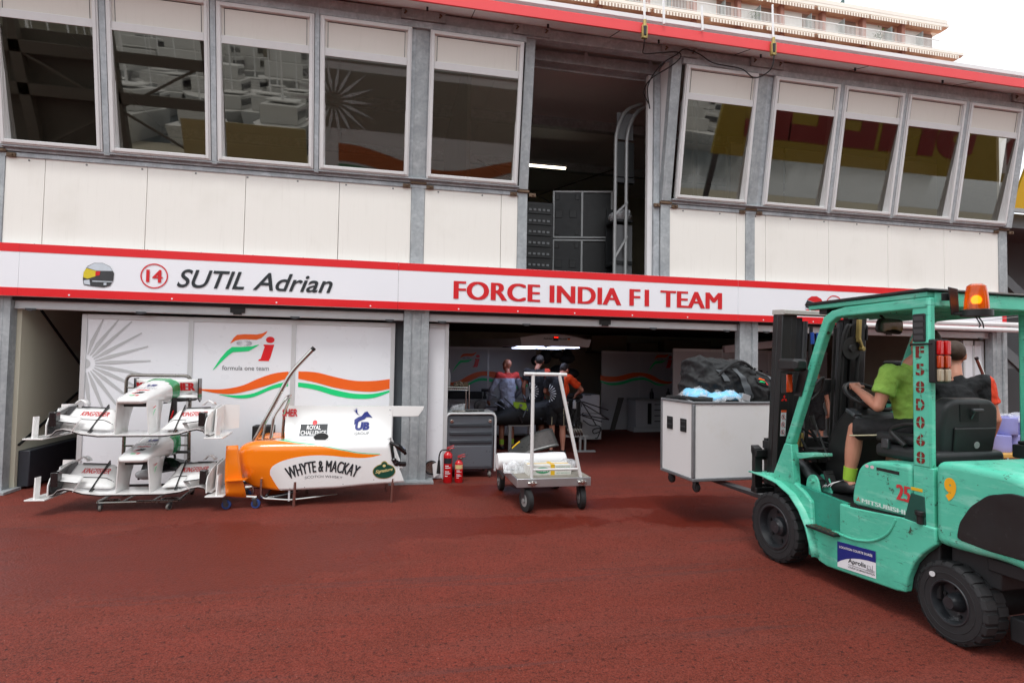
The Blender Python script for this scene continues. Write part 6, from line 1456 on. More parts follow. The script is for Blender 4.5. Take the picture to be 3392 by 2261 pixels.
m = MB(); m.poly([onbag(a, b, .024) for a, b in ((.15, 1.515), (.17, 1.53), (.22, 1.512), (.21, 1.502))]); fw(m, 'green_mark', GREENP, t, smooth=0)
m = MB(); m.poly([onbag(a, b, .024) for a, b in ((.245, 1.53), (.265, 1.525), (.265, 1.48), (.245, 1.485))]); fw(m, 'red_mark', RED, t, smooth=0)
m = W(); m.tube(bez([(-.36, 1.32, 1.50), (-.28, 1.26, 1.62), (-.12, 1.28, 1.72), (.05, 1.36, 1.73), (.2, 1.4, 1.66)], 6), .016, 8); fw(m, 'carry_strap', BAGM, t)
BLUEP = mat('pale_blue_foam', '86cdf2', .5, 0, .08, 5, bump=.3, bscale=12)
for i, (x, y, z, a, l, lab) in enumerate(((-.47, 1.40, 1.375, .5, .32, 'pale blue wrapped pack at the left end of the flight case'), (-.27, 1.30, 1.35, .2, .42, 'pale blue wrapped pack in front of the kit bag'))):
    t = thing('blue_pack', lab, 'pack', FM @ Vector((x, y, z)), FR, 'pale blue packs in the flight case')
    Mx = FM @ Matrix.Translation((x, y, z)) @ Matrix.Rotation(-a*.35, 4, 'Y') @ Matrix.Rotation(.3, 4, 'X')
    m = MB(Mx); P = []
    for k in range(9):
        u = k/8*2-1; e = (1-abs(u)**5)
        P.append([(u*l/2, .13*math.cos(q)*(.6+.4*e), .046*math.copysign(abs(math.sin(q))**.7, math.sin(q))*(.4+.6*e)+.03*(1-u*u)) for q in [2*PI*j/18 for j in range(18)]])
    m.loft(P); fw(m, 'foam', BLUEP, t, smooth=60)
    m = MB(Mx); m.grid(lambda u, v: ((u-.5)*l*1.15, (v-.5)*.32, .085+.05*mnoise.noise(Vector((u*7, v*7, i*5)))-.22*(v-.5)**2-.10*(2*u-1)**2), 22, 12); fw(m, 'clear_wrap', film('pack_wrap', (.95, .97, 1), .3), t, smooth=70)
t = thing('folded_straps', 'black folded straps lying on the front left rim of the flight case', 'straps', FM @ Vector((-.6, 1.2, 1.31)), FR)
m = W(); m.tube(bez([(-.66, 1.75, 1.315), (-.64, 1.5, 1.33), (-.60, 1.25, 1.325), (-.45, 1.2, 1.32)], 6), .022, 8); m.tube(bez([(-.6, 1.6, 1.32), (-.56, 1.3, 1.335), (-.44, 1.19, 1.325)], 6), .02, 8); fw(m, 'strap', BAGM, t)
t = thing('metal_section', 'short silver box section lying beside the blue packs', 'metal piece', FM @ Vector((-.05, 1.25, 1.31)), FR)
m = W(); m.cbox((-.02, 1.24, 1.345), (.12, .06, .07), (0, .25, .2)); fw(m, 'section', ALU, t, bevel=.004)
# ------------------------------------------------------------------ inside the garages
DIMW = mat('grey_white_panel', 'bcbec1', .35, 0, .04, 2)
def backwall(x0, x1, y, z1, label, joints, wv=None, logo=None):
    t = thing('garage_partition', label, 'partition', ((x0+x1)/2, y, 0))
    m = MB(); m.box(x0, x1, y+.01, y+.06, 0, z1); m.build('panel', DIMW, t)
    m = MB(); m.box(x0, x1, y-.005, y+.01, z1-.05, z1)
    for j in joints: m.box(j-.02, j+.02, y-.005, y+.01, 0, z1-.05)
    m.build('panel_frame', PANELF, t)
    if wv: 
        a, b = wv; sc = (b-a)/2.58
        wave(t, lambda u, v: (a+(u+2.58)*sc, y-.002, 1.25+(v-1.3)*1.05), -2.58, 0)
    if logo: fi_logo(t, lambda u, v: (logo[0]+logo[2]*u, y-.002, logo[1]+logo[2]*v), tag_line=False)
    return t
backwall(.8, 3.3, 13.0, 2.02, 'grey garage partition with logo behind the bald man', (2.17,), (1.0, 3.2), (1.35, 1.45, .62))
backwall(5.3, 10.2, 14.0, 2.02, 'grey garage partition with logo and wave behind the flight case', (6.33, 7.5, 8.8), None, (6.58, 1.49, .68))
t = thing('wave_banner', 'orange and green wave strip across the rear right partition', 'banner', (6.4, 13.99, 1.3))
wave(t, lambda u, v: (7.45-(u+2.58)*.85, 13.985, 1.24+(v-1.25)*.9), -2.58, 0)
t = thing('workbench', 'grey workbench with drawers along the rear right partition', 'workbench', (6.6, 13.4, 0))
m = MB(); m.box(5.95, 9.0, 13.35, 13.9, .78, .82); m.build('worktop', ALUM, t)
for x in (5.98, 7.0, 8.0):
    m = MB(); m.box(x, x+.96, 13.4, 13.88, .12, .78); c = m.build('cupboard', DIMW, t, .006)
    m = MB()
    for k in range(4): m.box(x+.5, x+.92, 13.39, 13.4, .68-.14*k, .70-.14*k)
    m.box(x+.32, x+.42, 13.392, 13.4, .2, .72); m.build('drawer_grip', BLACK, c)
m = MB(); m.box(5.95, 9.0, 13.45, 13.85, 0, .12); m.build('plinth', DIMW, t)
t = thing('dark_cabinet', 'tall slanted dark board leaning left of the rear workbench', 'board', (5.5, 13.4, 0)); m = MB(); m.add([(5.30, 13.4, .04), (5.42, 13.4, .04), (5.66, 13.4, .86), (5.52, 13.4, .86)], [(0, 1, 2, 3)]); m.build('board', BLACK, t, solid=.03, smooth=0)
for x in (6.5, 6.95):
    t = thing('bottle', 'small dark bottle %s on the rear workbench' % ('at the left' if x < 6.7 else 'at the right'), 'bottle', (x, 13.6, .82)); m = MB(); m.lathe([(.05, 0), (.05, .14), (.02, .2), (.02, .26)], (x, 13.6, .82), (0, 0, 1), 14); m.build('body', BLACK, t)
t = thing('work_counter', 'low grey tool counter along the rear left partition', 'workbench', (1.7, 12.7, 0))
m = MB(); m.box(1.0, 3.2, 12.5, 12.95, .80, .86); m.build('worktop', ALUM, t); m = MB(); m.box(1.0, 3.2, 12.55, 12.95, .1, .80); c = m.build('cupboard', DIMW, t)
m = MB()
for k in range(4): m.box(1.95, 2.9, 12.54, 12.55, .68-.13*k, .71-.13*k)
m.build('drawer_grip', BLACK, c)
t = thing('tool_case', 'flat black tool case standing on the rear left counter', 'case', (1.6, 12.8, .86)); m = MB(); m.box(1.25, 2.0, 12.7, 12.9, .86, 1.02); m.build('case', BLACK, t, .02)
t = thing('cordless_drill', 'black cordless drill standing on the rear left counter', 'drill', (2.05, 12.7, .86)); m = MB(); m.box(2.02, 2.1, 12.7, 12.76, .86, .92); m.cyl((2.06, 12.73, .92), (2.06, 12.73, 1.02), .025); m.cyl((1.98, 12.73, 1.05), (2.14, 12.73, 1.05), .035); m.build('drill', BLACK, t, .005)
# wire shelf
t = thing('wire_shelf', 'chrome wire shelf standing left behind the tool cabinet', 'shelf', (1.05, 9.4, 0))
m = MB()
for x in (.86, 1.25):
    for y in (9.35, 9.75): m.cyl((x, y, 0), (x, y, 1.30), .012, n=8)
m.build('posts', CHROME, t)
m = MB()
for z in (1.22, 1.26): m.tube([(.86, 9.35, z), (1.25, 9.35, z), (1.25, 9.75, z), (.86, 9.75, z)], .006, 6, closed=True)
for k in range(12): m.tube([(.87+.034*k, 9.35, 1.262), (.87+.034*k, 9.75, 1.262)], .004, 5); m.tube([(.87+.034*k, 9.35, 1.22), (.887+.034*k, 9.35, 1.26)], .004, 5)
m.build('wire_deck', CHROME, t)
for x, h, lab in ((.92, .29, 'taller white spray can on the wire shelf'), (.875, .2, 'shorter dark spray can on the wire shelf')):
    t = thing('spray_can', lab, 'spray can', (x, 9.45, 1.266)); m = MB(); m.lathe([(.03, 0), (.033, .01), (.033, h*.75), (.018, h*.85), (.018, h)], (x, 9.45, 1.266), (0, 0, 1), 16); m.build('can', GREYP if h > .25 else DGREYP, t)
t = thing('gloves', 'cream work gloves heaped on the wire shelf', 'gloves', (1.08, 9.45, 1.27)); m = MB()
for k in range(7): rr_ = random.Random(k+3); m.ell((1.03+.03*k*.6, 9.42+rr_.uniform(-.03, .03), 1.29+rr_.uniform(0, .04)), .05, .03, .025, 10, 6, rot=(rr_.random(), rr_.random(), rr_.random()*3))
m.build('gloves', mat('cream_cloth', '8f8573', .8, bump=.3), t)
t = thing('carton', 'small brown carton right of the gloves on the wire shelf', 'box', (1.2, 9.45, 1.27)); m = MB(); m.box(1.16, 1.24, 9.4, 9.5, 1.266, 1.345); m.build('box', mat('brown_card', '7a6a52', .7), t, .003)
# light gantry
GL = mat('lit_diffuser', 'ffffff', .4, emit='cfdcff', estr=6)
t = thing('light_gantry', 'curved grey overhead light gantry with red digits over the car', 'light gantry', (2.7, 9.6, 2.0))
m = MB(); n_ = 14
top_ = [(lerp(2.12, 3.40, i/n_), 2.105+.085*math.sin(PI*min(1, i/n_*1.05+.02))) for i in range(n_+1)]; bot_ = [(lerp(3.36, 2.16, i/n_), 1.965+.012*math.sin(PI*i/n_)) for i in range(n_+1)]
m.prism(top_+bot_, 'y', 9.5, 9.62); m.build('front_beam', ALUM, t, .008)
m = MB(); m.add([(2.13, 9.5, 2.10), (2.16, 9.5, 1.975), (1.50, 11.2, 1.97), (1.48, 11.2, 2.12), (2.25, 9.6, 2.12), (2.26, 9.6, 1.975), (1.62, 11.2, 1.97), (1.62, 11.2, 2.12)], [(0, 1, 2, 3), (4, 7, 6, 5), (0, 4, 5, 1), (3, 2, 6, 7), (0, 3, 7, 4), (1, 5, 6, 2)]); m.build('side_beam', ALUM, t, .005)
for x0, x1, y0, y1 in ((2.2, 2.62, 9.75, 10.2), (2.75, 3.25, 9.7, 10.0), (2.3, 2.7, 10.5, 11.0), (2.8, 3.2, 10.4, 10.9)):
    m = MB(); m.box(x0, x1, y0, y1, 1.955, 1.97); m.build('lit_panel', GL, t)
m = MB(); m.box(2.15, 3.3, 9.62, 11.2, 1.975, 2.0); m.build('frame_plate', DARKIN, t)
m = MB(); text_into(m, 'Adrian', front(9.494), 2.53, 2.69, 2.085, 2.115, bold=.03, shear=.2); text_into(m, 'Sutil', front(9.494), 2.81, 2.95, 2.085, 2.115, bold=.03); m.build('lettering', DARKTXT, t, smooth=0)
m = MB(); m.box(2.71, 2.80, 9.488, 9.498, 2.065, 2.145); dd = m.build('digit_display', BLACK, t)
m = MB()
for k in range(3): m.box(2.722+.026*k, 2.740+.026*k, 9.484, 9.488, 2.117, 2.135)
m.build('red_digits', mat('lit_red_digit', 'ff3020', .4, emit='ff2010', estr=3), dd)
m = MB()
for k, mt in enumerate((BLACK, RED, YTAPE)): m.box(2.965, 3.01, 9.492, 9.498, 2.107-.012*k, 2.119-.012*k, k)
m.build('small_flag', [BLACK, RED, YTAPE], t)
# unfinished car: monocoque, engine, stands
t = thing('race_car_chassis', 'black racing car tub on stands with a lime green patch behind the mechanics', 'race car', (2.2, 10.9, .3))
m = MB(); P = []
for k in range(10):
    u = k/9; x = 1.80+1.2*u; h_ = interp([(0, .12), (.3, .26), (.6, .36), (1, .40)], u); r = []
    for i in range(16):
        a = 2*PI*i/16; r.append((x, 11.0+.32*math.copysign(abs(math.cos(a))**.6, math.cos(a)), .55+h_*.15+h_*.62*math.copysign(abs(math.sin(a))**.7, math.sin(a))+.12*u))
    P.append(r)
m.loft(P); tub = m.build('tub', BLACKM, t, smooth=60)
m = MB(); m.poly([(2.27, 10.66, .94), (2.52, 10.66, .92), (2.56, 10.66, .77), (2.29, 10.66, .82)]); m.build('lime_patch', mat('lime_print', '8fb51c', .4), tub, solid=.004, smooth=0)
m = MB(); m.cyl((2.42, 10.655, .87), (2.42, 10.64, .87), .03, n=14); m.build('filler_cap', DGREYP, tub)
m = MB()
for x in (2.22, 2.62): m.box(x, x+.06, 10.8, 10.86, 0, .52)
m.box(2.2, 2.7, 10.78, 10.88, .46, .52); m.build('stand', ALUM, t, .004)
m = MB()
for k in range(12): rr_ = random.Random(k+50); a = Vector((rr_.uniform(1.85, 2.9), 10.62, rr_.uniform(.55, 1.05))); m = MB(); m.tube([a, a+Vector((rr_.uniform(-.3, .3), .05, rr_.uniform(-.25, .2)))], .014, 6); m.build('pipe', STEEL, t)
m = MB(); m.lathe([(.05, -.06), (.11, -.06), (.12, 0), (.11, .06), (.05, .06)], (1.65, 10.75, .85), (0, 1, 0), 20, closed=True); m.cyl((1.65, 10.6, .85), (1.65, 10.9, .85), .05); m.build('front_hub', STEEL, t)
t = thing('engine_unit', 'black racing engine with pipes and hoses on a silver stand beside the orange mechanic', 'engine', (3.5, 10.9, .3))
m = MB(); m.box(3.26, 3.62, 10.65, 11.3, .55, 1.0); m.box(3.30, 3.68, 10.7, 11.2, 1.0, 1.08); m.box(3.22, 3.64, 10.6, 11.2, .42, .55); m.build('block', BLACKM, t, .03)
m = MB()
for k in range(6): m.tube(bez([(3.3+.06*k, 10.62, .55), (3.3+.05*k, 10.5, .45), (3.34+.05*k, 10.5, .33), (3.4+.03*k, 10.6, .26)], 5), .022, 8)
m.build('exhaust_pipe', CHROMED, t)
m = MB(); m.cyl((3.45, 10.55, .82), (3.45, 10.55, .95), .035, n=14); m.cyl((3.45, 10.55, .95), (3.45, 10.55, .98), .02, n=12); m.build('fluid_bottle', GREYP, t)
m = MB(); m.cyl((3.30, 10.55, .88), (3.30, 10.55, .95), .03, n=12); m.build('fluid_bottle', GREYP, t)
m = MB()
for a, b in (((3.62, 10.6, .95), (4.08, 10.4, .80)), ((3.62, 10.6, .92), (4.10, 10.4, .62)), ((3.62, 10.6, .70), (4.10, 10.4, .62)), ((3.62, 10.6, .68), (3.95, 10.4, .58)), ((3.62, 10.6, .93), (3.88, 10.5, .50))): m.tube([a, b], .012, 6)
m.build('wishbone', BLACK, t)
m = MB()
for k in range(10): rr_ = random.Random(k); m.tube(bez([(rr_.uniform(3.25, 3.6), 10.6, rr_.uniform(.5, 1.05)), (rr_.uniform(3.25, 3.65), 10.52, rr_.uniform(.4, 1.0)), (rr_.uniform(3.3, 3.7), 10.55, rr_.uniform(.3, .9))], 5), .009, 6)
m.build('hose', BLACK, t)
m = MB(); m.box(3.54, 3.58, 10.5, 10.54, .0, .30); m.box(3.64, 3.68, 10.5, 10.54, 0, .30); m.box(3.26, 3.72, 10.5, 10.56, .28, .32); m.box(3.5, 3.85, 10.45, 10.55, .0, .03); m.build('stand', ALUM, t, .004)
t = thing('trolley_cabinet', 'light grey two part cabinet with looped black cable right of the engine', 'cabinet', (4.15, 11.7, 0))
m = MB(); m.box(3.9, 4.40, 11.6, 12.1, .08, .62); m.box(3.9, 4.36, 11.6, 12.1, .63, 1.03); m.build('cabinet', mat('light_grey_cabinet', 'a5a8ab', .4, 0, .05, 2), t, .015)
m = MB(); m.tube(bez([(3.95, 11.5, .5), (4.1, 11.45, .40), (4.3, 11.5, .38), (4.36, 11.52, .28), (4.2, 11.5, .22), (4.18, 11.5, .3), (4.34, 11.52, .32), (4.28, 11.5, .14), (4.22, 11.5, .12)]), .012, 8); m.build('cable', BLACK, t)
m = MB(); m.box(4.02, 4.16, 11.59, 11.6, 1.01, 1.03); m.build('catch', BLACK, t)
t = thing('hanging_equipment', 'dark bundle of gloves and helmets hung above the mechanics', 'equipment', (3.4, 12.2, 1.6))
m = MB()
for k in range(9): rr_ = random.Random(k+20); m.ell((rr_.uniform(3.0, 3.9), 12.2+rr_.uniform(-.1, .1), rr_.uniform(1.45, 1.9)), rr_.uniform(.12, .2), .15, rr_.uniform(.1, .18), 12, 8)
m.build('bundle', BLACKM, t)
t = thing('storage_shelf', 'dark store of boxes above the rear partition of the middle bay', 'shelf', (6, 14.8, 2))
m = MB()
for x, w_, h_ in ((5.2, 1.0, .42), (6.3, .8, .25), (7.3, 1.4, .34), (8.9, .9, .2)): m.box(x, x+w_, 14.5, 14.9, 2.02, 2.02+h_)
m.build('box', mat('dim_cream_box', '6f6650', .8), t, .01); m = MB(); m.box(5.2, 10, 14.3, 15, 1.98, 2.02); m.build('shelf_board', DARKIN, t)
# third bay
t = thing('garage_partition', 'grey partition with small sponsor logos at the back of the third bay', 'partition', (9, 11.5, 0))
m = MB(); m.box(6.2, 10.2, 11.9, 11.95, 0, 2.05); m.build('panel', DIMW, t)
m = MB(); m.box(6.2, 10.2, 11.885, 11.9, 2.0, 2.06)
for x in (7.4, 8.6, 9.8): m.box(x, x+.04, 11.885, 11.9, 0, 2.0)
m.build('panel_frame', PANELF, t)
m = MB(); rr_ = random.Random(2)
for k in range(14):
    x, z = 8.3+.22*(k % 7)*1.2, 1.55-.28*(k//7); m.box(x, x+rr_.uniform(.08, .16), 11.893, 11.899, z, z+rr_.uniform(.02, .05), k % 3)
m.build('sponsor_mark', [DARKTXT, NAVY, RED], t)
t = thing('display_wall', 'white two panel display wall at the right end of the third bay', 'display wall', (10.1, 8.25, 0))
m = MB(); m.box(9.86, 10.29, 8.27, 8.31, 0, 2.2); m.build('panel', PANELW, t)
m = MB()
for x in (9.85, 10.06, 10.26): m.box(x, x+.035, 8.255, 8.27, 0, 2.2)
m.box(9.885, 10.26, 8.255, 8.27, 2.12, 2.2); m.build('panel_frame', PANELF, t)
t = thing('light_gantry', 'pale overhead gantry arm inside the third bay behind the pillar', 'light gantry', (6.9, 10, 2.1))
m = MB(); m.bar((6.2, 9.9, 2.0), (7.4, 9.6, 2.15), .12, .14); m.build('arm', DIMW, t, .01)
t = thing('pole_handle', 'tall polished tube handle of a stand in front of the third bay', 'stand', (9.05, 7.2, 0))
m = MB(); m.tube(fillet([(9.42, 7.2, 0.0), (9.25, 7.2, .85), (8.96, 7.2, 1.62), (8.84, 7.2, 1.86)], .2), .026, 10); m.build('tube', CHROME, t); m = MB(); m.cyl((8.845, 7.2, 1.85), (8.83, 7.2, 1.88), .028, n=10); m.build('end_cap', BLACK, t)
m = MB(); m.tube(fillet([(8.6, 7.3, 1.26), (9.1, 7.3, 1.26), (9.30, 7.3, .95), (9.32, 7.3, 0)], .12), .018, 8); m.build('loop', CHROME, t)
t = thing('red_white_panel', 'white and red bodywork piece resting against the tube handle in the third bay', 'bodywork panel', (9.2, 7.6, 0)); m = MB(); m.box(8.8, 9.25, 7.6, 8.0, 0.3, 1.0); m.build('panel', WGLOSS, t, .05); m = MB(); m.box(9.1, 9.2, 7.59, 7.6, .75, .95); m.build('red_mark', RED, t)
for z, x1 in ((2.465, 10.52), (2.375, 10.54)):
    t = thing('awning_tube', ('upper' if z > 2.4 else 'lower') + ' long white tube held below the name board of the third bay', 'tube', (8.9, 7.8, z))
    m = MB(); m.cyl((7.1, 7.8, z), (x1, 7.8, z), .042, n=16); m.build('tube', WHITE, t)
    m = MB()
    for x in ((9.55,) if z > 2.4 else (8.6,)): m.cyl((x, 7.8, z), (x+.1, 7.8, z), .0445, n=16)
    m.build('joint_sleeve', PANELF, t)
    m = MB(); m.cyl((x1, 7.8, z), (x1+.02, 7.8, z), .044, n=16); m.build('end_cap', BLACK, t)
m = MB(); m.tube([(8.9, 7.8, 2.5), (12.5, 7.5, 3.0)], .005, 5); m.tube([(9.6, 7.8, 2.5), (12.5, 7.5, 2.88)], .005, 5); tag(m.build('stay_wire', ALUM), 'thin stay wires rising right from the white tubes', 'wire')
# paper rolls on a yellow topped cart
PUR = mat('lavender_paper', '8f91cc', .7, 0, .06, 5, bump=.35, bscale=22)
t = thing('roll_cart', 'low cart with yellow board top under the lavender paper rolls', 'cart', (7.9, 6.1, 0))
m = MB(); m.box(7.2, 8.8, 5.75, 6.5, .60, .645); m.build('top', mat('yellow_board', 'c79a4a', .6, 0, .1, 4), t, .004); m = MB()
for x in (7.25, 8.7):
    for y in (5.8, 6.4): m.box(x, x+.05, y, y+.05, .0, .60)
m.build('leg', STEEL, t)
r0 = None
for z, n_, off, lv in ((.645, 5, 0, 'lower'), (.865, 5, .12, 'upper')):
    for j in range(2):
        for k in range(n_):
            x = 7.70+.235*k+off*.9; y = 5.98+.235*j
            lab = 'lavender paper roll in the %s %s row of the stack on the cart' % (lv, 'front' if j == 0 else 'back')
            if r0 is None:
                r0 = thing('paper_roll', lab, 'paper roll', (x, y, z), group='%s %s row of lavender paper rolls' % (lv, 'front' if j == 0 else 'back'))
                m = MB(); m.lathe([(.03, .002), (.108, 0), (.113, .008), (.112, .07), (.114, .10), (.112, .14), (.114, .18), (.112, .208), (.106, .215), (.03, .215)], (0, 0, 0), (0, 0, 1), 24); m.build('roll', PUR, r0, local=True)
            else: dup(r0, (x, y, z), lab, '%s %s row of lavender paper rolls' % (lv, 'front' if j == 0 else 'back'), rotz=k*1.3)
t = thing('shrink_wrap', 'loose clear wrap draped over the lavender paper rolls', 'wrap', (8.1, 6.0, 1.08))
m = MB(); m.grid(lambda u, v: (7.80+1.0*u, 5.85+.42*v, 1.095+.10*u*u+.05*mnoise.noise(Vector((u*6, v*5, 2)))-.25*max(0, .25-v)), 20, 10); m.build('wrap', film('roll_wrap', (.9, .92, .97), .35), t, smooth=70)
# ------------------------------------------------------------------ apartment block up the hill
PEACH = mat('peach_render', 'e0b49c', .8, 0, .08, .3); CONC = mat('pale_balcony_concrete', 'efe6da', .8, 0, .1, .4)
PINK = mat('pink_column', 'b98474', .8, 0, .1, .5); SHUTW = mat('white_shutters', 'efece6', .6, 0, .05, 1)
RAILW = mat('white_rail', 'f0f0ec', .5); AWN_A = mat('awning_cream', 'ebe3d6', .8); AWN_B = mat('awning_brown', 'ab907e', .8)
UNDER = mat('balcony_underside', 'dcae8e', .9, 0, .1, .3); FROST = mat('frosted_divider', '9fa8a6', .3, 0, .1, 1)
apt = thing('apartment_building', 'peach apartment block with long white balconies and striped awnings behind the roof', 'building', (40, 56, 0))
FY, WY = 52.0, 53.15
m = MB(); m.box(8, 59.4, WY, 70, 20, 40.4); m.build('wall', PEACH, apt)
def zf(i): return 37.55-3.0*i
for i in range(-1, 3):
    z = zf(i); xr = 60.6 if i < 0 else 62.6
    m = MB(); m.box(6, xr, FY, WY+10, z-.32, z); m.build('balcony_slab', CONC, apt, .02)
    m = MB(); m.box(6, xr-.1, FY+.15, WY, z-.42, z-.325); m.build('slab_underside', UNDER, apt)
    if i >= 0:
        m = MB(); m.box(6, 59.4, FY+.05, FY+.13, z+1.02, z+1.10); m.box(6, 59.4, FY+.06, FY+.1, z+.10, z+.14)
        k = 0
        while 14+k*.16 < 59.4: m.box(14+k*.16, 14.035+k*.16, FY+.07, FY+.10, z+.1, z+1.05); k += 1
        m.box(59.4, 62.5, FY+.05, FY+.09, z+1.05, z+1.1); m.bar((62.5, FY+.07, z+1.07), (61.2, WY+2, z+1.07), .04, .04); m.bar((62.5, FY+.07, z+.2), (62.5, FY+.07, z+1.07), .04, .04)
        m.build('railing', RAILW, apt)
        for k in range(9):
            x0 = 14+k*5.1
            m = MB(); m.box(x0, x0+.45, WY-.6, WY, z, z+2.6); m.build('column', PINK, apt)
            m = MB(); m.box(x0+.7, x0+3.0, WY-.06, WY-.004, z, z+2.35); m.build('shutter', SHUTW, apt)
            m = MB(); m.box(x0+3.1, x0+4.7, WY-.05, WY-.004, z, z+2.3); m.build('window', mat('dark_balcony_glass', '93796c', .3), apt)
            m = MB(); m.box(x0+2.45+(k % 2), x0+2.49+(k % 2), FY+.2, WY, z, z+1.9); m.build('divider', FROST, apt)
            if k % 3 == 1:
                rnd = random.Random(k+i*10); m = MB()
                for q in range(60):
                    c = Vector((x0+2+rnd.gauss(0, .3), FY+.4+rnd.gauss(0, .15), z+.5+abs(rnd.gauss(0, .45)))); a = Vector((rnd.uniform(-1, 1), rnd.uniform(-1, 1), rnd.uniform(-1, 1))).normalized()*.16; b = a.orthogonal()*.5
                    m.poly([c-a, c+b, c+a, c-b])
                m.build('plant', mat('balcony_plant', '4f6b2c', .8, 0, .3, 2), apt, smooth=0, fixn=False)
    # striped awning valance under each slab
    zz = z-.42; segs = [(10, 18.6), (19, 24.5), (24.8, 30.2), (31, 37), (37.4, 43.2), (43.6, 50), (50.2, 55), (55.2, 59.6 if i < 0 else 61.8)]
    for a, b in segs:
        m = MB(); m.box(a, b, FY-.05, FY+.35, zz-.06, zz-.0, 0); k = 0; x = a
        while x < b-.1:
            m.box(x, min(x+.17, b), FY-.06, FY-.03, zz-.42, zz-.06, k % 2); x += .17; k += 1
        m.build('awning', [AWN_A, AWN_B], apt, smooth=0)
m = MB(); m.box(6, 60.4, FY-.02, FY+.3, 40.55, 41.0); m.build('parapet', CONC, apt, .03)
m = MB(); k = 0
while 20+k*.5 < 56: m.box(20+k*.5, 20.04+k*.5, FY+1.5, FY+1.54, 41.2, 42.0); k += 1
m.box(20, 56, FY+1.48, FY+1.54, 42.0, 42.05); m.build('railing', RAILW, apt)
FIN = mat('dark_green_fin', '4e6463', .5)
for x, h in ((39.5, 1.8), (48.6, 2.0)):
    m = MB(); m.prism([(x-1.2, 41.3), (x+.1, 41.3), (x+.1, 41.3+h)], 'y', FY+2, FY+2.15); m.build('roof_fin', FIN, apt)
m = MB(); m.box(43.5, 44.3, FY+3, FY+4, 41.2, 42.1); m.build('chimney', PINK, apt)

# ------------------------------------------------------------------ what stands across the pit lane (mirrored in the slanted windows)
WATER = mat('harbour_water', '39474f', .12, 0, .1, .2, bump=.2, bscale=3)
w = MB().box(-150, 150, -150, -22, -.4, .012).build('harbour_water', WATER); tag(w, 'grey harbour water across the pit lane', 'water', kind='structure')
TRW = mat('trailer_grey', 'c9cacb', .4, 0, .05, 1); TRD = mat('trailer_dark', '7d776c', .4)
q = MB().box(-150, 150, -22, -10, -.3, .006).build('bounce_apron', mat('pale_bounce_paving', '97907f', .8, 0, .12, .6)); tag(q, 'added pale paving across the pit lane that bounces light up to the soffit', 'bounce_apron', kind='structure')  # pale ground added to throw light up under the eaves
tr = thing('motorhome', 'grey two storey team motorhome with sunburst and orange green wave across the lane', 'motorhome', (2.5, -6, 0))
m = MB(); m.box(-3.0, 9.5, -9, -6, .5, 6.3); m.build('body', TRW, tr, .12)
m = MB(); m.box(-2.8, 9.3, -5.995, -5.985, 3.4, 5.3); m.build('window_band', TRD, tr)
m = MB(); m.box(-3.0, 9.5, -5.995, -5.98, 5.55, 5.62); m.build('roof_line', TRD, tr)
U_ = [k/50 for k in range(47)]; wz = lambda u: .33*math.sin(u*8+.6)
m = MB(); m.strip([(6.4-9.2*u, -5.97, 2.55+wz(u)) for u in U_], [(6.4-9.2*u, -5.97, 1.95+wz(u)+.5*(1-u)**4) for u in U_]); m.build('orange_wave', mat('dull_orange', 'a35a30', .5), tr)
m = MB(); m.strip([(6.4-9.2*u, -5.97, 1.85+wz(u)) for u in U_], [(6.4-9.2*u, -5.97, 1.45+wz(u)+.3*(1-u)**4) for u in U_]); m.build('green_wave', mat('dull_green', '3f7650', .5), tr)
m = MB()
for k in range(18):
    a = k*2*PI/18; c, s_ = math.cos(a), math.sin(a)
    m.poly([(-2.2+.25*c, -5.96, 4.3+.25*s_), (-2.2+.6*c-.06*s_, -5.96, 4.3+.6*s_+.06*c), (-2.2+1.5*c, -5.96, 4.3+1.5*s_), (-2.2+.6*c+.06*s_, -5.96, 4.3+.6*s_-.06*c)])
m.build('sunburst', GREYP, tr)
m = MB()
for x in (-1.5, -.2, 6.2, 7.4): m.cyl((x, -6.3, .5), (x, -5.98, .5), .5, n=20)
m.build('wheel', RUBBER, tr)
yb = thing('yellow_billboard', 'yellow board with big red letters across the lane mirrored in the right hand windows', 'billboard', (24, -9, 0))
m = MB(); m.box(14.2, 36, -9.2, -9, 3.55, 9.2); m.build('board', mat('billboard_yellow', '95801c', .5), yb)
m = MB(); text_into(m, 'SHELL', lambda u, v: (u, -8.98, v), 28.2, 15.4, 4.4, 7.6, bold=.05, shear=.15); m.build('lettering', mat('billboard_red', '7c1514', .5), yb)
m = MB(); m.poly([(34, -8.97, 4.0), (30.4, -8.97, 4.0), (29.6, -8.97, 5.4), (30.9, -8.97, 7.4), (33.4, -8.97, 7.4), (34.8, -8.97, 5.4)]); m.build('emblem_border', SILVER, yb)
m = MB(); m.poly([(33.8, -8.96, 4.3), (30.6, -8.96, 4.3), (29.95, -8.96, 5.4), (31.1, -8.96, 7.1), (33.2, -8.96, 7.1), (34.4, -8.96, 5.4)]); m.build('emblem', MATS['billboard_red'], yb)
for x in (14.3, 35.6): m = MB(); m.box(x, x+.25, -9.15, -9.02, 0, 3.55); m.build('post', STEEL, yb)
bt = thing('beige_hoarding', 'beige sponsor hoarding beside the grey motorhome across the lane', 'hoarding', (-5, -9, 0))
m = MB(); m.box(-8.2, -3.6, -9.1, -9, 0, 2.9); m.build('board', mat('beige_board', 'a99a6b', .5), bt)
gt = thing('steel_gantry', 'dark steel lattice gantry across the lane mirrored in the leftmost windows', 'gantry', (-9, -9, 0))
m = MB()
for x in (-13.5, -10.5, -7.2):
    m.box(x, x+.35, -9.3, -9, 0, 9)
for z in (1.0, 3.2, 4.6): m.box(-20, -7, -9.35, -9, z, z+.4)
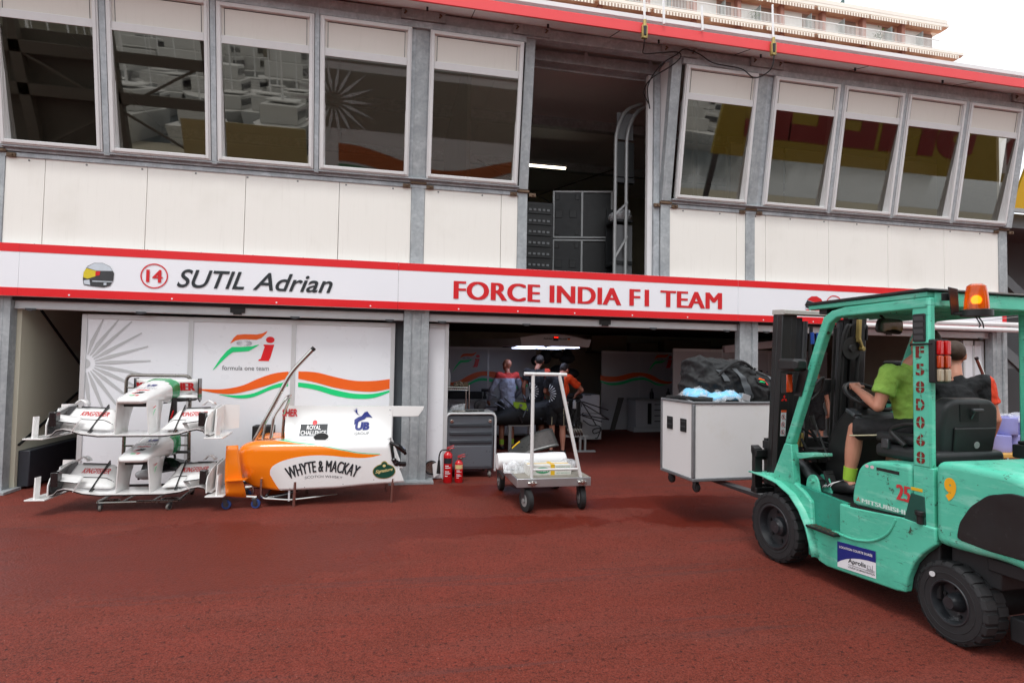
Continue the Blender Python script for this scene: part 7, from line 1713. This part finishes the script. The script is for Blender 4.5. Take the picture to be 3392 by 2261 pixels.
m.bar((-13.5, -9.1, 1.2), (-7.2, -9.1, 4.8), .09, .09); m.bar((-13.5, -9.1, 4.8), (-7.2, -9.1, 1.2), .09, .09); m.box(-24, -10.8, -10.2, -9.6, 0, 5.4)
m.build('frame', mat('gantry_steel', '5b554b', .7), gt)
# moored boats
HULL = mat('boat_white', 'c9c8c4', .35, 0, .05, 1); HULLB = mat('boat_blue', '44506e', .4); CABD = mat('boat_window', '2c3034', .2)
def boat_parts(t, L, W_, two):
    m = MB(); ring = lambda z, k: [(-W_/2*k, -L/2, z), (W_/2*k, -L/2, z), (W_/2*k, L*.15, z), (W_*.3*k, L*.38, z), (0, L*.5*k, z), (-W_*.3*k, L*.38, z), (-W_/2*k, L*.15, z)]
    m.loft([ring(-.1, .8), ring(.9, .95), ring(1.3, 1)]); m.build('hull', HULL, t, local=True)
    m = MB(); m.box(-W_*.36, W_*.36, -L*.3, L*.16, 1.3, 2.3); m.box(-W_*.3, W_*.3, -L*.25, L*.05, 2.4, 2.5)
    if two: m.box(-W_*.3, W_*.3, -L*.22, L*.08, 2.3, 3.2)
    m.build('cabin', HULL, t, .06, local=True)
    m = MB(); m.box(-W_*.37, W_*.37, -L*.28, L*.14, 1.6, 2.05)
    if two: m.box(-W_*.31, W_*.31, -L*.2, L*.06, 2.6, 3.0)
    m.build('cabin_window', CABD, t, local=True)
    m = MB(); m.cyl((0, -L*.05, 2.4), (0, -L*.05, 5.2 if two else 8.5), .07, .04, 6); m.build('mast', WHITE, t, local=True)
bA = thing('moored_boat', '', 'boat'); boat_parts(bA, 8, 2.8, False)
bB = thing('moored_boat', '', 'boat'); boat_parts(bB, 13, 4, True)
rb = random.Random(4); used = set()
for row in range(10):
    y = -25-row*9.5
    for k in range(13+row//2):
        x = -40+k*(4.0+row*.5)+rb.uniform(-1.2, 1.2); big = rb.random() < .05*row-.08
        lab = ('large two deck' if big else 'small single mast') + ' white boat moored in the harbour across the lane'
        gp = 'white motor yachts moored in the harbour' if big else 'small white boats moored in the harbour'; src = bB if big else bA
        if big in used: o = dup(src, (x, y, 0), lab, gp)
        else: o = src; used.add(big); o.location = (x, y, 0); o['label'] = lab; o['group'] = gp
        o.rotation_euler = (0, 0, rb.choice((0, PI))+rb.uniform(-.12, .12)); q = rb.uniform(.8, 1.1)*(1+.14*row if big else 1); o.scale = (q, q, q*rb.uniform(.9, 1.15))
bw_ = thing('breakwater', 'long beige breakwater wall behind the moored boats', 'wall', (0, -130, 0))
m = MB(); m.box(-150, 150, -132, -128, 0, 8); m.build('wall', mat('breakwater_stone', '8d8574', .8), bw_)
# ------------------------------------------------------------------ light, sky, camera
wd = bpy.data.worlds.new('World'); scene.world = wd; wd.use_nodes = True
nt = wd.node_tree; bg = nt.nodes['Background']
SUN_EL, SUN_AZ = R(62), R(205)
sky = nt.nodes.new('ShaderNodeTexSky'); sky.sky_type = 'NISHITA'; sky.sun_disc = False
sky.sun_elevation = SUN_EL; sky.sun_rotation = SUN_AZ; sky.dust_density = 4; sky.air_density = 1.2; sky.ozone_density = 1
hs = nt.nodes.new('ShaderNodeHueSaturation'); hs.inputs['Saturation'].default_value = .12
mx = nt.nodes.new('ShaderNodeMix'); mx.data_type = 'RGBA'; mx.inputs[0].default_value = .65
mx.inputs[7].default_value = (15.9, 16.5, 17.3, 1)      # even white cloud layer over the clear sky
nt.links.new(sky.outputs[0], hs.inputs['Color']); nt.links.new(hs.outputs[0], mx.inputs[6]); nt.links.new(mx.outputs[2], bg.inputs[0])
bg.inputs[1].default_value = .113
sl = bpy.data.lights.new('sun', 'SUN'); sl.energy = 1.4; sl.angle = R(15); sl.color = (1, .985, .96)
so = bpy.data.objects.new('sun', sl); COL.objects.link(so)
sd = Vector((math.sin(SUN_AZ)*math.cos(SUN_EL), math.cos(SUN_AZ)*math.cos(SUN_EL), math.sin(SUN_EL)))
so.rotation_euler = (-sd).to_track_quat('-Z', 'Y').to_euler(); so.location = sd*40
cd = bpy.data.cameras.new('camera'); co = bpy.data.objects.new('camera', cd); COL.objects.link(co); scene.camera = co
cd.sensor_width = 36; cd.lens = 36*1900/3392; cd.clip_start = .05; cd.clip_end = 2000
yaw, pit, rol = math.atan(1900/9090), R(2.1), R(.97)
fw = Vector((math.sin(yaw)*math.cos(pit), math.cos(yaw)*math.cos(pit), math.sin(pit)))
rt = Vector((math.cos(yaw), -math.sin(yaw), 0)); up = rt.cross(fw)
r2 = rt*math.cos(rol)+up*math.sin(rol); u2 = -rt*math.sin(rol)+up*math.cos(rol)
co.matrix_world = Matrix(((r2.x, u2.x, -fw.x, 0), (r2.y, u2.y, -fw.y, 0), (r2.z, u2.z, -fw.z, 1.68), (0, 0, 0, 1)))
scene.render.engine = 'CYCLES'
scene.view_settings.view_transform = 'Standard'; scene.view_settings.look = 'None'; scene.view_settings.exposure = 0
scene.cycles.max_bounces = 8; scene.cycles.transparent_max_bounces = 12
